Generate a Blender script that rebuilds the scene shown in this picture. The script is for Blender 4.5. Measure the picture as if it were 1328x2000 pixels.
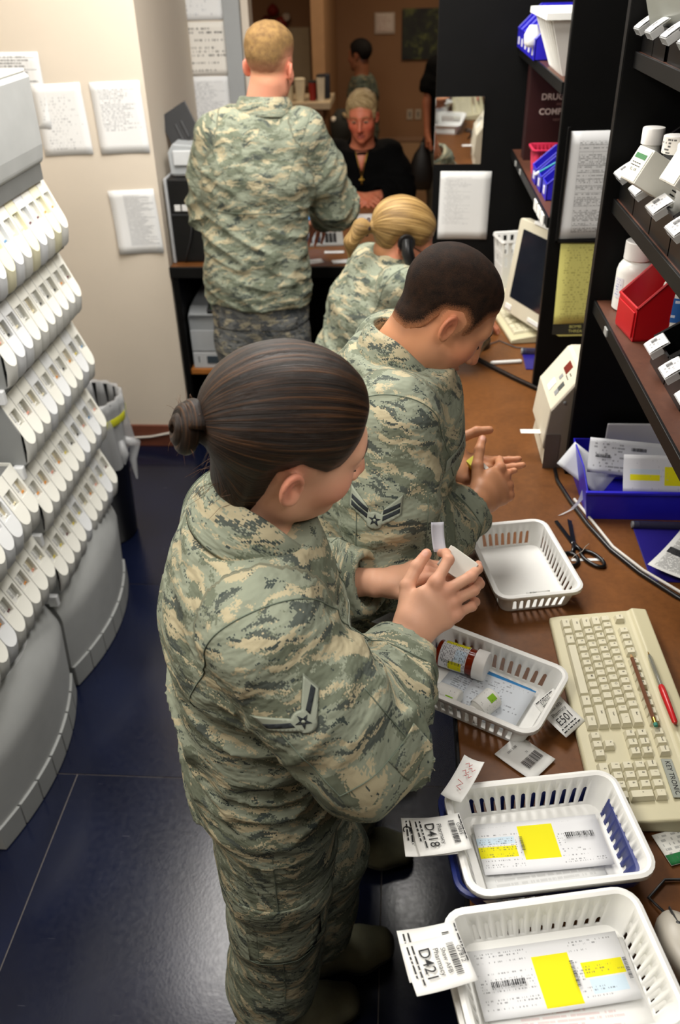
import bpy, bmesh, math, random
import numpy as np
from mathutils import Vector, Matrix, Euler
from mathutils.bvhtree import BVHTree

for _o in list(bpy.data.objects):
    bpy.data.objects.remove(_o, do_unlink=True)
SC = bpy.context.scene
COL = SC.collection

# ---------------------------------------------------------------- camera
cam_d = bpy.data.cameras.new('camera')
cam = bpy.data.objects.new('camera', cam_d)
COL.objects.link(cam)
cam_d.sensor_fit = 'VERTICAL'
cam_d.sensor_height = 36.0
cam_d.lens = 30.02
cam_d.clip_start = 0.05
cam_d.clip_end = 60
_p, _y, _r = math.radians(33.3), math.radians(4.5), math.radians(1.6)
_fw = Vector((-math.sin(_y) * math.cos(_p), math.cos(_y) * math.cos(_p), -math.sin(_p)))
_rt0 = Vector((math.cos(_y), math.sin(_y), 0))
_dn0 = _fw.cross(_rt0)
_rt = math.cos(_r) * _rt0 + math.sin(_r) * _dn0
_dn = _fw.cross(_rt)
_m = Matrix(((_rt.x, -_dn.x, -_fw.x, 0), (_rt.y, -_dn.y, -_fw.y, 0), (_rt.z, -_dn.z, -_fw.z, 2.05), (0, 0, 0, 1)))
cam.matrix_world = _m
cam_d.dof.use_dof = True
cam_d.dof.focus_distance = 1.38
cam_d.dof.aperture_fstop = 4.5
SC.camera = cam

# ---------------------------------------------------------------- world, lights, exposure
w = bpy.data.worlds.new('world')
SC.world = w
w.use_nodes = True
w.node_tree.nodes['Background'].inputs[0].default_value = (1, 0.97, 0.93, 1)
w.node_tree.nodes['Background'].inputs[1].default_value = 0.03

def area(name, loc, sx, sy, power, col=(1, 0.96, 0.9), rot=(0, 0, 0)):
    d = bpy.data.lights.new(name, 'AREA')
    d.shape = 'RECTANGLE'; d.size = sx; d.size_y = sy
    d.energy = power; d.color = col
    o = bpy.data.objects.new(name, d)
    COL.objects.link(o)
    o.location = loc; o.rotation_euler = rot
    return o
CEIL = 2.72
TROFFERS_AND_FILL = [(-0.80, 2.90), (0.0, 2.45), (-0.85, 0.65), (0.75, 0.1)]  # last one is a fill, added to brighten the baskets and the woman's back
for i, (lx, ly) in enumerate(TROFFERS_AND_FILL):
    area('troffer_and_fill_light', (lx, ly, CEIL - 0.035), 0.56, 1.16, (27, 32, 30, 18)[i], (1, 0.965, 0.91))
area('lobby_light', (0.35, 7.0, 2.66), 0.5, 0.5, 15, (1, 0.80, 0.58))
area('lobby_light', (-1.1, 6.2, 2.66), 0.5, 0.5, 12, (1, 0.80, 0.58))
SC.view_settings.view_transform = 'Standard'
SC.view_settings.look = 'None'
SC.view_settings.exposure = 0.35
SC.view_settings.gamma = 1.0
SC.view_settings.use_curve_mapping = False
# ---------------------------------------------------------------- helpers: materials
R = random.Random(7)
def rgb(h):
    h = h.lstrip('#')
    c = [int(h[i:i + 2], 16) / 255 for i in (0, 2, 4)]
    return tuple((x / 12.92 if x <= 0.04045 else ((x + 0.055) / 1.055) ** 2.4) for x in c) + (1,)

class NT:
    """small node-tree builder"""
    def __init__(s, name):
        s.m = bpy.data.materials.new(name); s.m.use_nodes = True
        s.t = s.m.node_tree; s.b = s.t.nodes['Principled BSDF']
    def n(s, typ, **kw):
        nd = s.t.nodes.new('ShaderNode' + typ)
        for k, v in kw.items():
            if k.startswith('i_'): s.put(nd, k[2:], v)
            else: setattr(nd, k, v)
        return nd
    def put(s, nd, key, v):
        key = int(key) if key.isdigit() else key.replace('_', ' ')
        if isinstance(v, bpy.types.NodeSocket): s.t.links.new(v, nd.inputs[key])
        else: nd.inputs[key].default_value = v
    def math(s, op, a, b=0.5, c=None):
        nd = s.n('Math', operation=op)
        for i, v in enumerate((a, b, c)):
            if v is None: continue
            if isinstance(v, bpy.types.NodeSocket): s.t.links.new(v, nd.inputs[i])
            else: nd.inputs[i].default_value = v
        return nd.outputs[0]
    def vmath(s, op, a, b=None):
        nd = s.n('VectorMath', operation=op)
        for i, v in enumerate((a, b)):
            if v is None: continue
            if isinstance(v, bpy.types.NodeSocket): s.t.links.new(v, nd.inputs[i])
            else: nd.inputs[i].default_value = v
        return nd.outputs[0]
    def mix(s, f, a, b):
        nd = s.n('MixRGB')
        for i, v in enumerate((f, a, b)):
            if isinstance(v, bpy.types.NodeSocket): s.t.links.new(v, nd.inputs[i])
            else: nd.inputs[i].default_value = v
        return nd.outputs[0]
    def noise(s, vec=None, scale=5, detail=2, rough=0.5, dist=0.0):
        nd = s.n('TexNoise'); nd.inputs['Scale'].default_value = scale
        nd.inputs['Detail'].default_value = detail; nd.inputs['Roughness'].default_value = rough
        nd.inputs['Distortion'].default_value = dist
        if vec is not None: s.t.links.new(vec, nd.inputs['Vector'])
        return nd
    def ramp(s, f, stops, interp='LINEAR'):
        nd = s.n('ValToRGB'); cr = nd.color_ramp; cr.interpolation = interp
        while len(cr.elements) < len(stops): cr.elements.new(0.5)
        for e, (p, c) in zip(cr.elements, stops): e.position = p; e.color = c
        s.t.links.new(f, nd.inputs[0])
        return nd.outputs[0]
    def attr(s, name):
        return s.n('Attribute', attribute_name=name)
    def obj(s): return s.n('TexCoord').outputs['Object']
    def uv(s): return s.n('TexCoord').outputs['UV']
    def set(s, **kw):
        for k, v in kw.items(): s.put(s.b, k, v)
        return s.m
    def bump(s, h, strength=0.3, dist=0.001):
        nd = s.n('Bump'); nd.inputs['Strength'].default_value = strength; nd.inputs['Distance'].default_value = dist
        s.t.links.new(h, nd.inputs['Height']); s.t.links.new(nd.outputs[0], s.b.inputs['Normal'])

MATS = {}
def plain(name, col, rough=0.5, metal=0.0, var=0.06, scale=14, bump=0.0, spec=0.5, bscale=180):
    """one colour with a faint procedural mottling and optional grain"""
    if name in MATS: return MATS[name]
    t = NT(name); c = rgb(col) if isinstance(col, str) else col
    nz = t.noise(t.obj(), scale, 4)
    d = tuple(max(0, x * (1 - var)) for x in c[:3]) + (1,); l = tuple(min(1, x * (1 + var)) for x in c[:3]) + (1,)
    t.set(Base_Color=t.ramp(nz.outputs[0], [(0.3, d), (0.7, l)]), Roughness=rough, Metallic=metal, Specular_IOR_Level=spec)
    if bump: t.bump(t.noise(t.obj(), bscale, 2).outputs[0], bump, 0.001)
    MATS[name] = t.m
    return t.m
def emis(name, col, s):
    t = NT(name); c = rgb(col); t.set(Base_Color=c, Emission_Color=c, Emission_Strength=s); return t.m
def clear(name, col=(1, 1, 1, 1), rough=0.05, alpha=0.3):
    t = NT(name); t.set(Base_Color=col, Roughness=rough, Alpha=alpha); return t.m

def doc_mat(name, paper='#dfe0e0', ink='#44464a', rows=40, cols=60, top=0.08, left=0.08, right=0.92, bottom=0.06,
            dens=0.55, table=0, strength=0.75, bands=(), seed=0.0, gap=0.0, clean=None):
    """a printed page: rows of broken dark dashes, optional table rules, coloured bands (u0,u1,v0,v1,colour)"""
    t = NT(name)
    sep = t.n('SeparateXYZ'); t.t.links.new(t.uv(), sep.inputs[0])
    u, v = sep.outputs[0], sep.outputs[1]
    vr = t.math('MULTIPLY', v, rows); row = t.math('FLOOR', vr); fr = t.math('FRACT', vr)
    cv = t.n('CombineXYZ'); t.put(cv, '0', t.math('MULTIPLY', u, cols)); t.put(cv, '1', t.math('MULTIPLY_ADD', row, 7.31, seed))
    nz = t.noise(cv.outputs[0], 1.0, 2)
    dash = t.math('GREATER_THAN', nz.outputs[0], 1 - dens)
    wn = t.n('TexWhiteNoise', noise_dimensions='1D'); t.put(wn, 'W', t.math('ADD', row, seed + 3.3))
    length = t.math('MULTIPLY_ADD', wn.outputs[0], (right - left) * 0.55, left + (right - left) * 0.5)
    a = t.math('MULTIPLY', dash, t.math('LESS_THAN', u, length))
    a = t.math('MULTIPLY', a, t.math('GREATER_THAN', u, left))
    a = t.math('MULTIPLY', a, t.math('LESS_THAN', u, right))
    a = t.math('MULTIPLY', a, t.math('LESS_THAN', fr, 0.55))
    a = t.math('MULTIPLY', a, t.math('LESS_THAN', v, 1 - top))
    a = t.math('MULTIPLY', a, t.math('GREATER_THAN', v, bottom))
    if gap:
        a = t.math('MULTIPLY', a, t.math('GREATER_THAN', wn.outputs[0], gap))
    if clean:
        k = t.math('MULTIPLY', t.math('GREATER_THAN', u, clean[0] - .015), t.math('LESS_THAN', u, clean[1] + .015))
        k = t.math('MULTIPLY', k, t.math('MULTIPLY', t.math('GREATER_THAN', v, clean[2]), t.math('LESS_THAN', v, clean[3])))
        a = t.math('MULTIPLY', a, t.math('SUBTRACT', 1.0, k))
    if table:
        uc = t.math('FRACT', t.math('MULTIPLY', t.math('SUBTRACT', u, left), table / (right - left)))
        rule = t.math('LESS_THAN', uc, 0.02)
        rv = t.math('FRACT', t.math('MULTIPLY', v, rows / 4))
        rule = t.math('MAXIMUM', rule, t.math('LESS_THAN', rv, 0.08))
        for s_, op in ((left, 'GREATER_THAN'), (right, 'LESS_THAN')): rule = t.math('MULTIPLY', rule, t.math(op, u, s_))
        rule = t.math('MULTIPLY', rule, t.math('LESS_THAN', v, 1 - top)); rule = t.math('MULTIPLY', rule, t.math('GREATER_THAN', v, bottom))
        a = t.math('MAXIMUM', a, t.math('MULTIPLY', rule, 0.7))
    base = rgb(paper)
    colr = None
    for (u0, u1, v0, v1, bc) in bands:
        k = t.math('MULTIPLY', t.math('GREATER_THAN', u, u0), t.math('LESS_THAN', u, u1))
        k = t.math('MULTIPLY', k, t.math('MULTIPLY', t.math('GREATER_THAN', v, v0), t.math('LESS_THAN', v, v1)))
        colr = t.mix(k, base if colr is None else colr, rgb(bc))
    out = t.mix(t.math('MULTIPLY', a, strength), base if colr is None else colr, rgb(ink))
    t.set(Base_Color=out, Roughness=0.75, Specular_IOR_Level=0.25)
    return t.m

# ---------------------------------------------------------------- helpers: geometry
class G:
    def __init__(s): s.v = []; s.f = []; s.mi = []; s.uv = {}
    def add(s, v, f, mi=0, M=None):
        o = len(s.v)
        if M is not None: v = [tuple(M @ Vector(p)) for p in v]
        s.v += [tuple(p) for p in v]
        s.f += [tuple(i + o for i in q) for q in f]; s.mi += [mi] * len(f)
        return s
    def box(s, x0, x1, y0, y1, z0, z1, mi=0, M=None):
        v = [(x, y, z) for z in (z0, z1) for y in (y0, y1) for x in (x0, x1)]
        return s.add(v, [(0, 2, 3, 1), (4, 5, 7, 6), (0, 1, 5, 4), (2, 6, 7, 3), (0, 4, 6, 2), (1, 3, 7, 5)], mi, M)
    def prism(s, poly, h, mi=0, M=None, z0=0.0):
        n = len(poly)
        v = [(x, y, z0) for x, y in poly] + [(x, y, z0 + h) for x, y in poly]
        f = [tuple(range(n))[::-1], tuple(range(n, 2 * n))] + [(i, (i + 1) % n, n + (i + 1) % n, n + i) for i in range(n)]
        return s.add(v, f, mi, M)
    def lathe(s, prof, n=24, mi=0, M=None, caps=True):
        v = [(r * math.cos(2 * math.pi * k / n), r * math.sin(2 * math.pi * k / n), z) for r, z in prof for k in range(n)]
        f = [(i * n + k, i * n + (k + 1) % n, (i + 1) * n + (k + 1) % n, (i + 1) * n + k) for i in range(len(prof) - 1) for k in range(n)]
        if caps:
            f.append(tuple(range(n))[::-1]); f.append(tuple(range((len(prof) - 1) * n, len(prof) * n)))
        return s.add(v, f, mi, M)
    def tube(s, path, r, n=8, mi=0, M=None, closed=False):
        P = [Vector(p) for p in path]; v = []; m = len(P)
        up = Vector((0, 0, 1)); prev = None
        for i, p in enumerate(P):
            if closed: d = P[(i + 1) % m] - P[i - 1]
            else: d = P[min(i + 1, m - 1)] - P[max(i - 1, 0)]
            d.normalize()
            if prev is None:
                a = d.cross(up if abs(d.z) < 0.95 else Vector((1, 0, 0))).normalized()
            else:
                a = (prev - d * prev.dot(d)).normalized()
            prev = a; b = d.cross(a); rr = r[i] if isinstance(r, (list, tuple)) else r
            v += [tuple(p + (a * math.cos(2 * math.pi * k / n) + b * math.sin(2 * math.pi * k / n)) * rr) for k in range(n)]
        f = []
        for i in range(m if closed else m - 1):
            j = (i + 1) % m
            f += [(i * n + k, i * n + (k + 1) % n, j * n + (k + 1) % n, j * n + k) for k in range(n)]
        if not closed: f += [tuple(range(n))[::-1], tuple(range((m - 1) * n, m * n))]
        return s.add(v, f, mi, M)
    def loft(s, loops, mi=0, caps=True, closed=True, M=None):
        n = len(loops[0]); v = [p for lp in loops for p in lp]
        f = [(i * n + k, i * n + (k + 1) % n, (i + 1) * n + (k + 1) % n, (i + 1) * n + k) for i in range(len(loops) - 1) for k in range(n if closed else n - 1)]
        if caps: f += [tuple(range(n))[::-1], tuple(range((len(loops) - 1) * n, len(loops) * n))]
        return s.add(v, f, mi, M)
    def grid(s, fn, nu, nv, mi=0, M=None):
        v = [fn(i / nu, j / nv) for j in range(nv + 1) for i in range(nu + 1)]
        f = [(j * (nu + 1) + i, j * (nu + 1) + i + 1, (j + 1) * (nu + 1) + i + 1, (j + 1) * (nu + 1) + i) for j in range(nv) for i in range(nu)]
        o = len(s.f); s.add(v, f, mi, M)
        for q, (j, i) in enumerate([(j, i) for j in range(nv) for i in range(nu)]):
            s.uv[o + q] = [(i / nu, j / nv), ((i + 1) / nu, j / nv), ((i + 1) / nu, (j + 1) / nv), (i / nu, (j + 1) / nv)]
        return s
    def quaduv(s, a, b, c, d, mi=0):
        s.uv[len(s.f)] = [(0, 0), (1, 0), (1, 1), (0, 1)]
        return s.add([a, b, c, d], [(0, 1, 2, 3)], mi)
    def mesh(s, name, mats, smooth=False):
        me = bpy.data.meshes.new(name); me.from_pydata(s.v, [], s.f)
        for m in (mats if isinstance(mats, (list, tuple)) else [mats]): me.materials.append(m)
        if any(s.mi): me.polygons.foreach_set('material_index', s.mi)
        if s.uv:
            ul = me.uv_layers.new(name='uv')
            for fi, uvs in s.uv.items():
                p = me.polygons[fi]
                for k, li in enumerate(p.loop_indices): ul.data[li].uv = uvs[k]
        if smooth:
            me.polygons.foreach_set('use_smooth', [True] * len(me.polygons))
            if smooth is not True: me.set_sharp_from_angle(angle=math.radians(smooth))
        me.update()
        return me
    def obj(s, name, mats, parent=None, smooth=False, bevel=0, solid=0, segs=2, offset=-1.0):
        return link(name, s.mesh(name, mats, smooth), parent, bevel, solid, segs, offset)

def link(name, me, parent=None, bevel=0, solid=0, segs=2, offset=-1.0):
    o = bpy.data.objects.new(name, me); COL.objects.link(o)
    if parent is not None: o.parent = parent
    if solid:
        md = o.modifiers.new('solidify', 'SOLIDIFY'); md.thickness = solid; md.offset = offset
    if bevel:
        md = o.modifiers.new('bevel', 'BEVEL'); md.width = bevel; md.segments = segs; md.limit_method = 'ANGLE'; md.angle_limit = math.radians(40)
        md.harden_normals = False
    return o
def tag(o, label=None, cat=None, group=None, kind=None):
    if label: o['label'] = label
    if cat: o['category'] = cat
    if group: o['group'] = group
    if kind: o['kind'] = kind
    return o
def thing(name, label, cat, loc=(0, 0, 0), rz=0.0, group=None, rot=None):
    o = bpy.data.objects.new(name, None); COL.objects.link(o)
    o.empty_display_size = 0.05
    o.location = loc; o.rotation_euler = rot if rot is not None else (0, 0, rz)
    return tag(o, label, cat, group)
def struct(o): o['kind'] = 'structure'; return o
def dup(root, loc=None, rot=None, label=None):
    def cp(o, par):
        c = o.copy(); COL.objects.link(c); c.parent = par
        for ch in o.children: cp(ch, c)
        return c
    r = cp(root, None)
    if loc is not None: r.location = loc
    if rot is not None: r.rotation_euler = rot
    if label: r['label'] = label
    return r
def T(x=0, y=0, z=0, rx=0, ry=0, rz=0, s=1.0):
    return Matrix.Translation((x, y, z)) @ Euler((rx, ry, rz)).to_matrix().to_4x4() @ Matrix.Scale(s, 4)

_font_cache = {}
def text_geo(txt, size=0.01, align='CENTER', bold=0.0):
    key = (txt, align, bold)
    if key not in _font_cache:
        cu = bpy.data.curves.new('text', 'FONT'); cu.body = txt; cu.size = 1.0; cu.align_x = align; cu.align_y = 'CENTER'
        cu.resolution_u = 3; cu.offset = bold
        to = bpy.data.objects.new('text', cu)
        me = to.to_mesh()
        _font_cache[key] = ([tuple(v.co) for v in me.vertices], [tuple(p.vertices) for p in me.polygons])
        to.to_mesh_clear(); bpy.data.objects.remove(to); bpy.data.curves.remove(cu)
    v, f = _font_cache[key]
    return [(x * size, y * size, 0.0) for x, y, z in v], f
def put_text(g, txt, size, M, mi=0, align='CENTER', bold=0.0):
    v, f = text_geo(txt, size, align, bold); g.add(v, f, mi, M)
def put_barcode(g, wd, ht, M, seed=1, mi=0):
    rr = random.Random(seed); x = -wd / 2
    while x < wd / 2:
        b = rr.choice((0.0005, 0.0008, 0.0012)) * wd / 0.03
        if x + b > wd / 2: break
        g.add([(x, -ht / 2, 0), (x + b, -ht / 2, 0), (x + b, ht / 2, 0), (x, ht / 2, 0)], [(0, 1, 2, 3)], mi, M)
        x += b + rr.choice((0.0005, 0.0007, 0.001)) * wd / 0.03
def put_lines(g, x0, x1, y0, n, dy, M, seed=1, mi=0, th=0.35):
    """rows of small broken dashes standing for print too small to read"""
    rr = random.Random(seed)
    for i in range(n):
        x = x0; e = x1 - rr.random() * (x1 - x0) * 0.4
        while x < e:
            l = rr.uniform(0.5, 2.2) * dy
            g.add([(x, y0 - i * dy, 0), (min(x + l, e), y0 - i * dy, 0), (min(x + l, e), y0 - i * dy + dy * th, 0), (x, y0 - i * dy + dy * th, 0)], [(0, 1, 2, 3)], mi, M)
            x += l + dy * 0.35
def rrect(w, h, r, n=5):
    """rounded rectangle outline, counter-clockwise"""
    pts = []
    for cx, cy, a0 in ((w / 2 - r, h / 2 - r, 0), (-w / 2 + r, h / 2 - r, 90), (-w / 2 + r, -h / 2 + r, 180), (w / 2 - r, -h / 2 + r, 270)):
        for k in range(n + 1):
            a = math.radians(a0 + 90 * k / n); pts.append((cx + r * math.cos(a), cy + r * math.sin(a)))
    return pts
def sheet(name, w, h, mat, parent=None, curl=0.0, nu=6, nv=8, thick=0.0004, wave=0.0, seed=0):
    """a sheet of paper lying in local XY, centre at the origin"""
    rr = random.Random(seed); ph = rr.random() * 6
    g = G()
    g.grid(lambda a, b: ((a - .5) * w, (b - .5) * h, curl * ((2 * b - 1) ** 2) * 0.5 + curl * ((2 * a - 1) ** 2) * 0.5 + wave * math.sin(a * 5 + ph) * math.sin(b * 4 + ph)), nu, nv)
    return g.obj(name, mat, parent, smooth=True, solid=thick)
INK = plain('ink', '#1b1b1e', 0.7)
# ---------------------------------------------------------------- the room shell
M_WALL = plain('wall_paint', '#d3c8b8', 0.7, var=0.03, scale=2.5, bump=0.08, bscale=90)
M_REVEAL = plain('wall_paint_shaded', '#c9bfb2', 0.7, var=0.03, scale=2.5)  # wall paint darkened to carry the reveal's shade; not assigned
M_LOBBY = plain('lobby_wall_paint', '#8a6646', 0.75, var=0.05, scale=3)
M_WAINS = plain('lobby_wainscot_paint', '#a58460', 0.7, var=0.05, scale=3)
M_CEIL = plain('ceiling_tile', '#d8d5cf', 0.85)
M_BASE = plain('brown_baseboard', '#6b3a28', 0.55, var=0.15)
M_STEEL = plain('grey_painted_steel', '#9a9d9e', 0.5, var=0.03)
def slab(name, x0, x1, y0, y1, z0, z1, mat, bevel=0, parent=None):
    return struct(G().box(x0, x1, y0, y1, z0, z1).obj(name, mat, parent, bevel=bevel))

# floor: grout bed with large dark blue tiles set on it
M_GROUT = plain('floor_joint', '#56504d', 0.6, var=0.15, scale=40)
_t = NT('navy_floor_tile')
_o = _t.obj()
_n1 = _t.noise(_o, 3.0, 5); _n2 = _t.noise(_o, 60, 3)
_c = _t.ramp(_n1.outputs[0], [(0.3, rgb('#090d1e')), (0.7, rgb('#10162c'))])
_sc = _t.noise(_t.vmath('MULTIPLY', _o, (3, 40, 1)), 3, 2)
_c = _t.mix(_t.math('MULTIPLY', _t.math('GREATER_THAN', _sc.outputs[0], 0.74), 0.10), _c, rgb('#8a8a90'))
_t.set(Base_Color=_c, Roughness=_t.ramp(_n2.outputs[0], [(0.2, (0.17,) * 3 + (1,)), (0.8, (0.25,) * 3 + (1,))]), Specular_IOR_Level=0.46)
_vo = _t.n('TexVoronoi'); _vo.inputs['Scale'].default_value = 130; _t.t.links.new(_o, _vo.inputs['Vector'])
_t.bump(_t.math('ADD', _vo.outputs['Distance'], _t.math('MULTIPLY', _n2.outputs[0], 0.8)), 0.07, 0.0010)
M_TILE = _t.m
floor = slab('floor', -3.2, 2.6, -2.4, 4.72, -0.06, -0.0025, M_GROUT)
slab('floor_lobby', -3.2, 2.6, 4.72, 9.1, -0.06, 0.0, plain('lobby_floor', '#9c7d5c', 0.5, var=.08))
TS = 0.92
_tme = G().box(-TS / 2 + .0018, TS / 2 - .0018, -TS / 2 + .0018, TS / 2 - .0018, -0.004, 0).mesh('floor_tile', M_TILE)
for r in range(-4, 6):
    y = 1.657 + (r - 0.5) * TS
    off = {0: -0.944, 1: -0.484, 2: -1.27}.get(r, -0.944 + 0.31 * r)
    for k in range(-3, 4):
        x = off + (k + 0.5) * TS
        if -3.2 < x < 2.2 and -2.2 < y < 4.4:
            o = link('floor_tile', _tme, floor); o.location = (x, y, 0)
            o.rotation_euler = (0, 0, 0)
slab('ceiling', -3.2, 2.6, -2.4, 9.1, CEIL, CEIL + 0.05, M_CEIL)
# outside the frame: the room goes on behind the camera
slab('wall_left', -1.80, -1.75, -2.4, 3.7, 0, CEIL, M_WALL)
slab('wall_right', 1.10, 1.15, -2.4, 4.6, 0, CEIL, M_WALL)
slab('wall_back', -1.80, 1.15, -2.4, -2.35, 0, CEIL, M_WALL)
wf = slab('wall_front', -1.80, -1.02, 3.70, 4.60, 0, CEIL, M_WALL)
slab('wall_alcove', -1.80, -0.845, 4.60, 4.72, 0, CEIL, M_WALL)
slab('trim_1', -0.845, -0.765, 4.57, 4.73, 0, CEIL, M_STEEL, 0.004)
slab('trim_2', -0.765, -0.728, 4.60, 4.72, 0, CEIL, M_WALL, 0.003)
slab('wall_counter_end', 0.40, 1.15, 4.60, 4.72, 0, CEIL, M_LOBBY)
slab('wall_header', -0.728, 0.40, 4.60, 4.72, 2.35, CEIL, M_LOBBY)
slab('baseboard_front', -1.75, -1.02, 3.685, 3.70, 0, 0.115, M_BASE, 0.003)
# lobby beyond the counter
slab('wall_lobby', -3.2, 2.6, 9.0, 9.06, 0, CEIL, M_LOBBY)
slab('baseboard_lobby', -3.2, 2.6, 8.985, 9.00, 0, 0.48, M_WAINS)
slab('trim_3', -3.2, 2.6, 8.97, 9.00, 0.48, 0.52, plain('chair_rail', '#8d6c50', 0.6), 0.004)
slab('wall_lobby_left', -3.2, -3.14, 4.6, 9.06, 0, CEIL, M_LOBBY)
slab('wall_lobby_right', 2.54, 2.6, 4.6, 9.06, 0, CEIL, M_LOBBY)
slab('wall_lobby_near_left', -3.2, -1.80, 4.60, 4.72, 0, CEIL, M_LOBBY)
slab('wall_lobby_near_right', 1.15, 2.6, 4.60, 4.72, 0, CEIL, M_LOBBY)
slab('wall_partition', -0.715, -0.615, 7.55, 9.0, 0, CEIL, plain('partition_paint', '#a07c58', 0.7), 0.004)
# ---------------------------------------------------------------- fixed furniture
def wood(name, c1, c2, rough=0.4, sc=5):
    t = NT(name); o = t.obj()
    n1 = t.noise(t.vmath('MULTIPLY', o, (1.2, 0.9, 1)), sc, 6, 0.65, 0.6)
    n2 = t.noise(o, 70, 4, 0.6)
    f = t.math('ADD', t.math('MULTIPLY', n1.outputs[0], 0.65), t.math('MULTIPLY', n2.outputs[0], 0.35))
    t.set(Base_Color=t.ramp(f, [(0.35, rgb(c1)), (0.65, rgb(c2))]), Roughness=rough, Specular_IOR_Level=0.35)
    return t.m
M_WORK = wood('brown_laminate', '#5a3618', '#764923', 0.40)
M_SHELFTOP = wood('dark_brown_laminate', '#4a2c20', '#5f3a2a', 0.5)
M_BLACK = plain('black_laminate', '#050505', 0.6, var=0.2, spec=0.15)
M_BLACK2 = plain('black_edge_band', '#0b0b0b', 0.45, var=0.2, spec=0.25)
M_BLKPL = plain('black_plastic', '#0e0e0f', 0.3, var=0.15)
CZ = 0.90

# long pharmacy worktop
wt = thing('pharmacy_worktop', 'long brown laminate worktop running under the black shelving', 'worktop', (0.11, -1.4, 0))
g = G().box(0.004, 0.985, 0, 4.9, CZ - 0.034, CZ); g.obj('worktop_surface', M_WORK, wt, bevel=0.003)
G().box(0, 0.0042, 0, 4.9, CZ - 0.036, CZ - 0.001).obj('edge_band', M_BLACK2, wt)
for y in (0.0, 2.15, 3.8, 4.87): G().box(0.06, 0.98, y, y + 0.028, 0, CZ - 0.034).obj('support_panel', M_BLACK, wt)
G().box(0.55, 0.57, 0.028, 4.87, 0, CZ - 0.034).obj('back_panel', M_BLACK, wt)  # black panel added so the space under the worktop stays dark

# black shelving standing on the worktop
hu = thing('shelving_unit', 'tall black shelving with upright dividers standing on the brown worktop', 'shelving', (0, 0, CZ))
def hz(z): return z - CZ
UP = [(3.50, 0.125), (2.48, 0.421), (1.94, 0.437), (-1.25, 0.437)]
for y, x in UP:
    o = G().box(x, 1.06, y, y + 0.025, 0.0005, 1.5).obj('upright_panel', M_BLACK, hu, bevel=0.0015)
    G().box(x - 0.0015, x + 0.001, y + 0.001, y + 0.024, 0.001, 1.499).obj('edge_band', M_BLACK2, o)
G().box(1.06, 1.075, -1.25, 3.525, 0.0005, 1.5).obj('back_panel', M_BLACK, hu)
def shelf(y0, y1, z, x0=0.43, clips=()):
    o = G().box(x0, 1.06, y0, y1, hz(z) - 0.024, hz(z)).obj('shelf', M_SHELFTOP, hu)
    G().box(x0 - 0.006, x0, y0, y1, hz(z) - 0.028, hz(z) + 0.001).obj('shelf_edge', M_BLACK2, o, bevel=0.001)
    for cy in clips:
        G().box(x0 - 0.009, x0 - 0.005, cy, cy + 0.026, hz(z) - 0.022, hz(z) - 0.006).obj('shelf_clip', plain('grey_clip', '#9c9d9a', 0.4), o, bevel=0.001)
    return o
shelf(2.505, 3.50, 1.750, 0.42)
shelf(2.505, 3.50, 1.405, 0.42, (3.30, 3.16))
shelf(-1.225, 1.94, 1.365, 0.452, (1.77,))
shelf(-1.225, 1.94, 1.590, 0.462)
shelf(-1.225, 1.94, 1.870, 0.462)
# three white shelf tags on the lower far shelf edge
for k, y in enumerate((2.72, 2.645, 2.575)):
    tag(G().box(0.408, 0.4125, y - 0.028, y + 0.028, 1.372, 1.402).obj('shelf_tag', plain('white_tag', '#e6e6e2', 0.5), bevel=0.0008),
        ('white shelf tag nearest the monitor on the far black shelf edge', 'middle one of three white tags on the far shelf edge', 'white shelf tag next to the divider with the yellow paper')[k], 'tag', 'white tags on the far shelf edge')

# reception desk in the alcove
dk = thing('reception_desk', 'reception desk with brown top and black side panel in the alcove', 'desk', (-1.015, 3.70, 0))
G().box(0.0, 1.12, 0.0, 1.18, CZ - 0.028, CZ).obj('desk_top', M_WORK, dk, bevel=0.004)
G().box(-0.004, 1.124, -0.012, 0.0, CZ - 0.05, CZ - 0.001).obj('desk_edge', M_BLACK2, dk, bevel=0.003)
G().box(0.004, 0.03, 0.0, 1.15, 0, CZ - 0.028).obj('side_panel', M_BLACK, dk)
G().box(1.09, 1.115, 0.0, 1.15, 0, CZ - 0.028).obj('side_panel', M_BLACK, dk)
G().box(0.03, 1.09, 0.62, 0.64, 0, CZ - 0.028).obj('modesty_panel', M_BLACK, dk)
G().box(0.03, 0.46, 0.02, 0.62, 0.375, 0.40).obj('printer_shelf', wood('orange_wood', '#9c5f2a', '#b57436'), dk, bevel=0.002)
G().box(0.46, 0.48, 0.02, 0.62, 0.0, 0.40).obj('shelf_support', M_BLACK, dk)

# lobby service counter with a pale top
lc = thing('lobby_counter', 'brown lobby counter with pale top full of cups', 'counter', (-1.395, 6.965, 0))
G().box(0.0, 0.80, 0.02, 0.46, 0, 1.065).obj('front_panel', plain('lobby_counter_laminate', '#7a5638', 0.6), lc)
G().box(-0.02, 0.86, -0.03, 0.48, 1.065, 1.113).obj('counter_top', plain('pale_counter_top', '#b9a88c', 0.5), lc, bevel=0.004)
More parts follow.
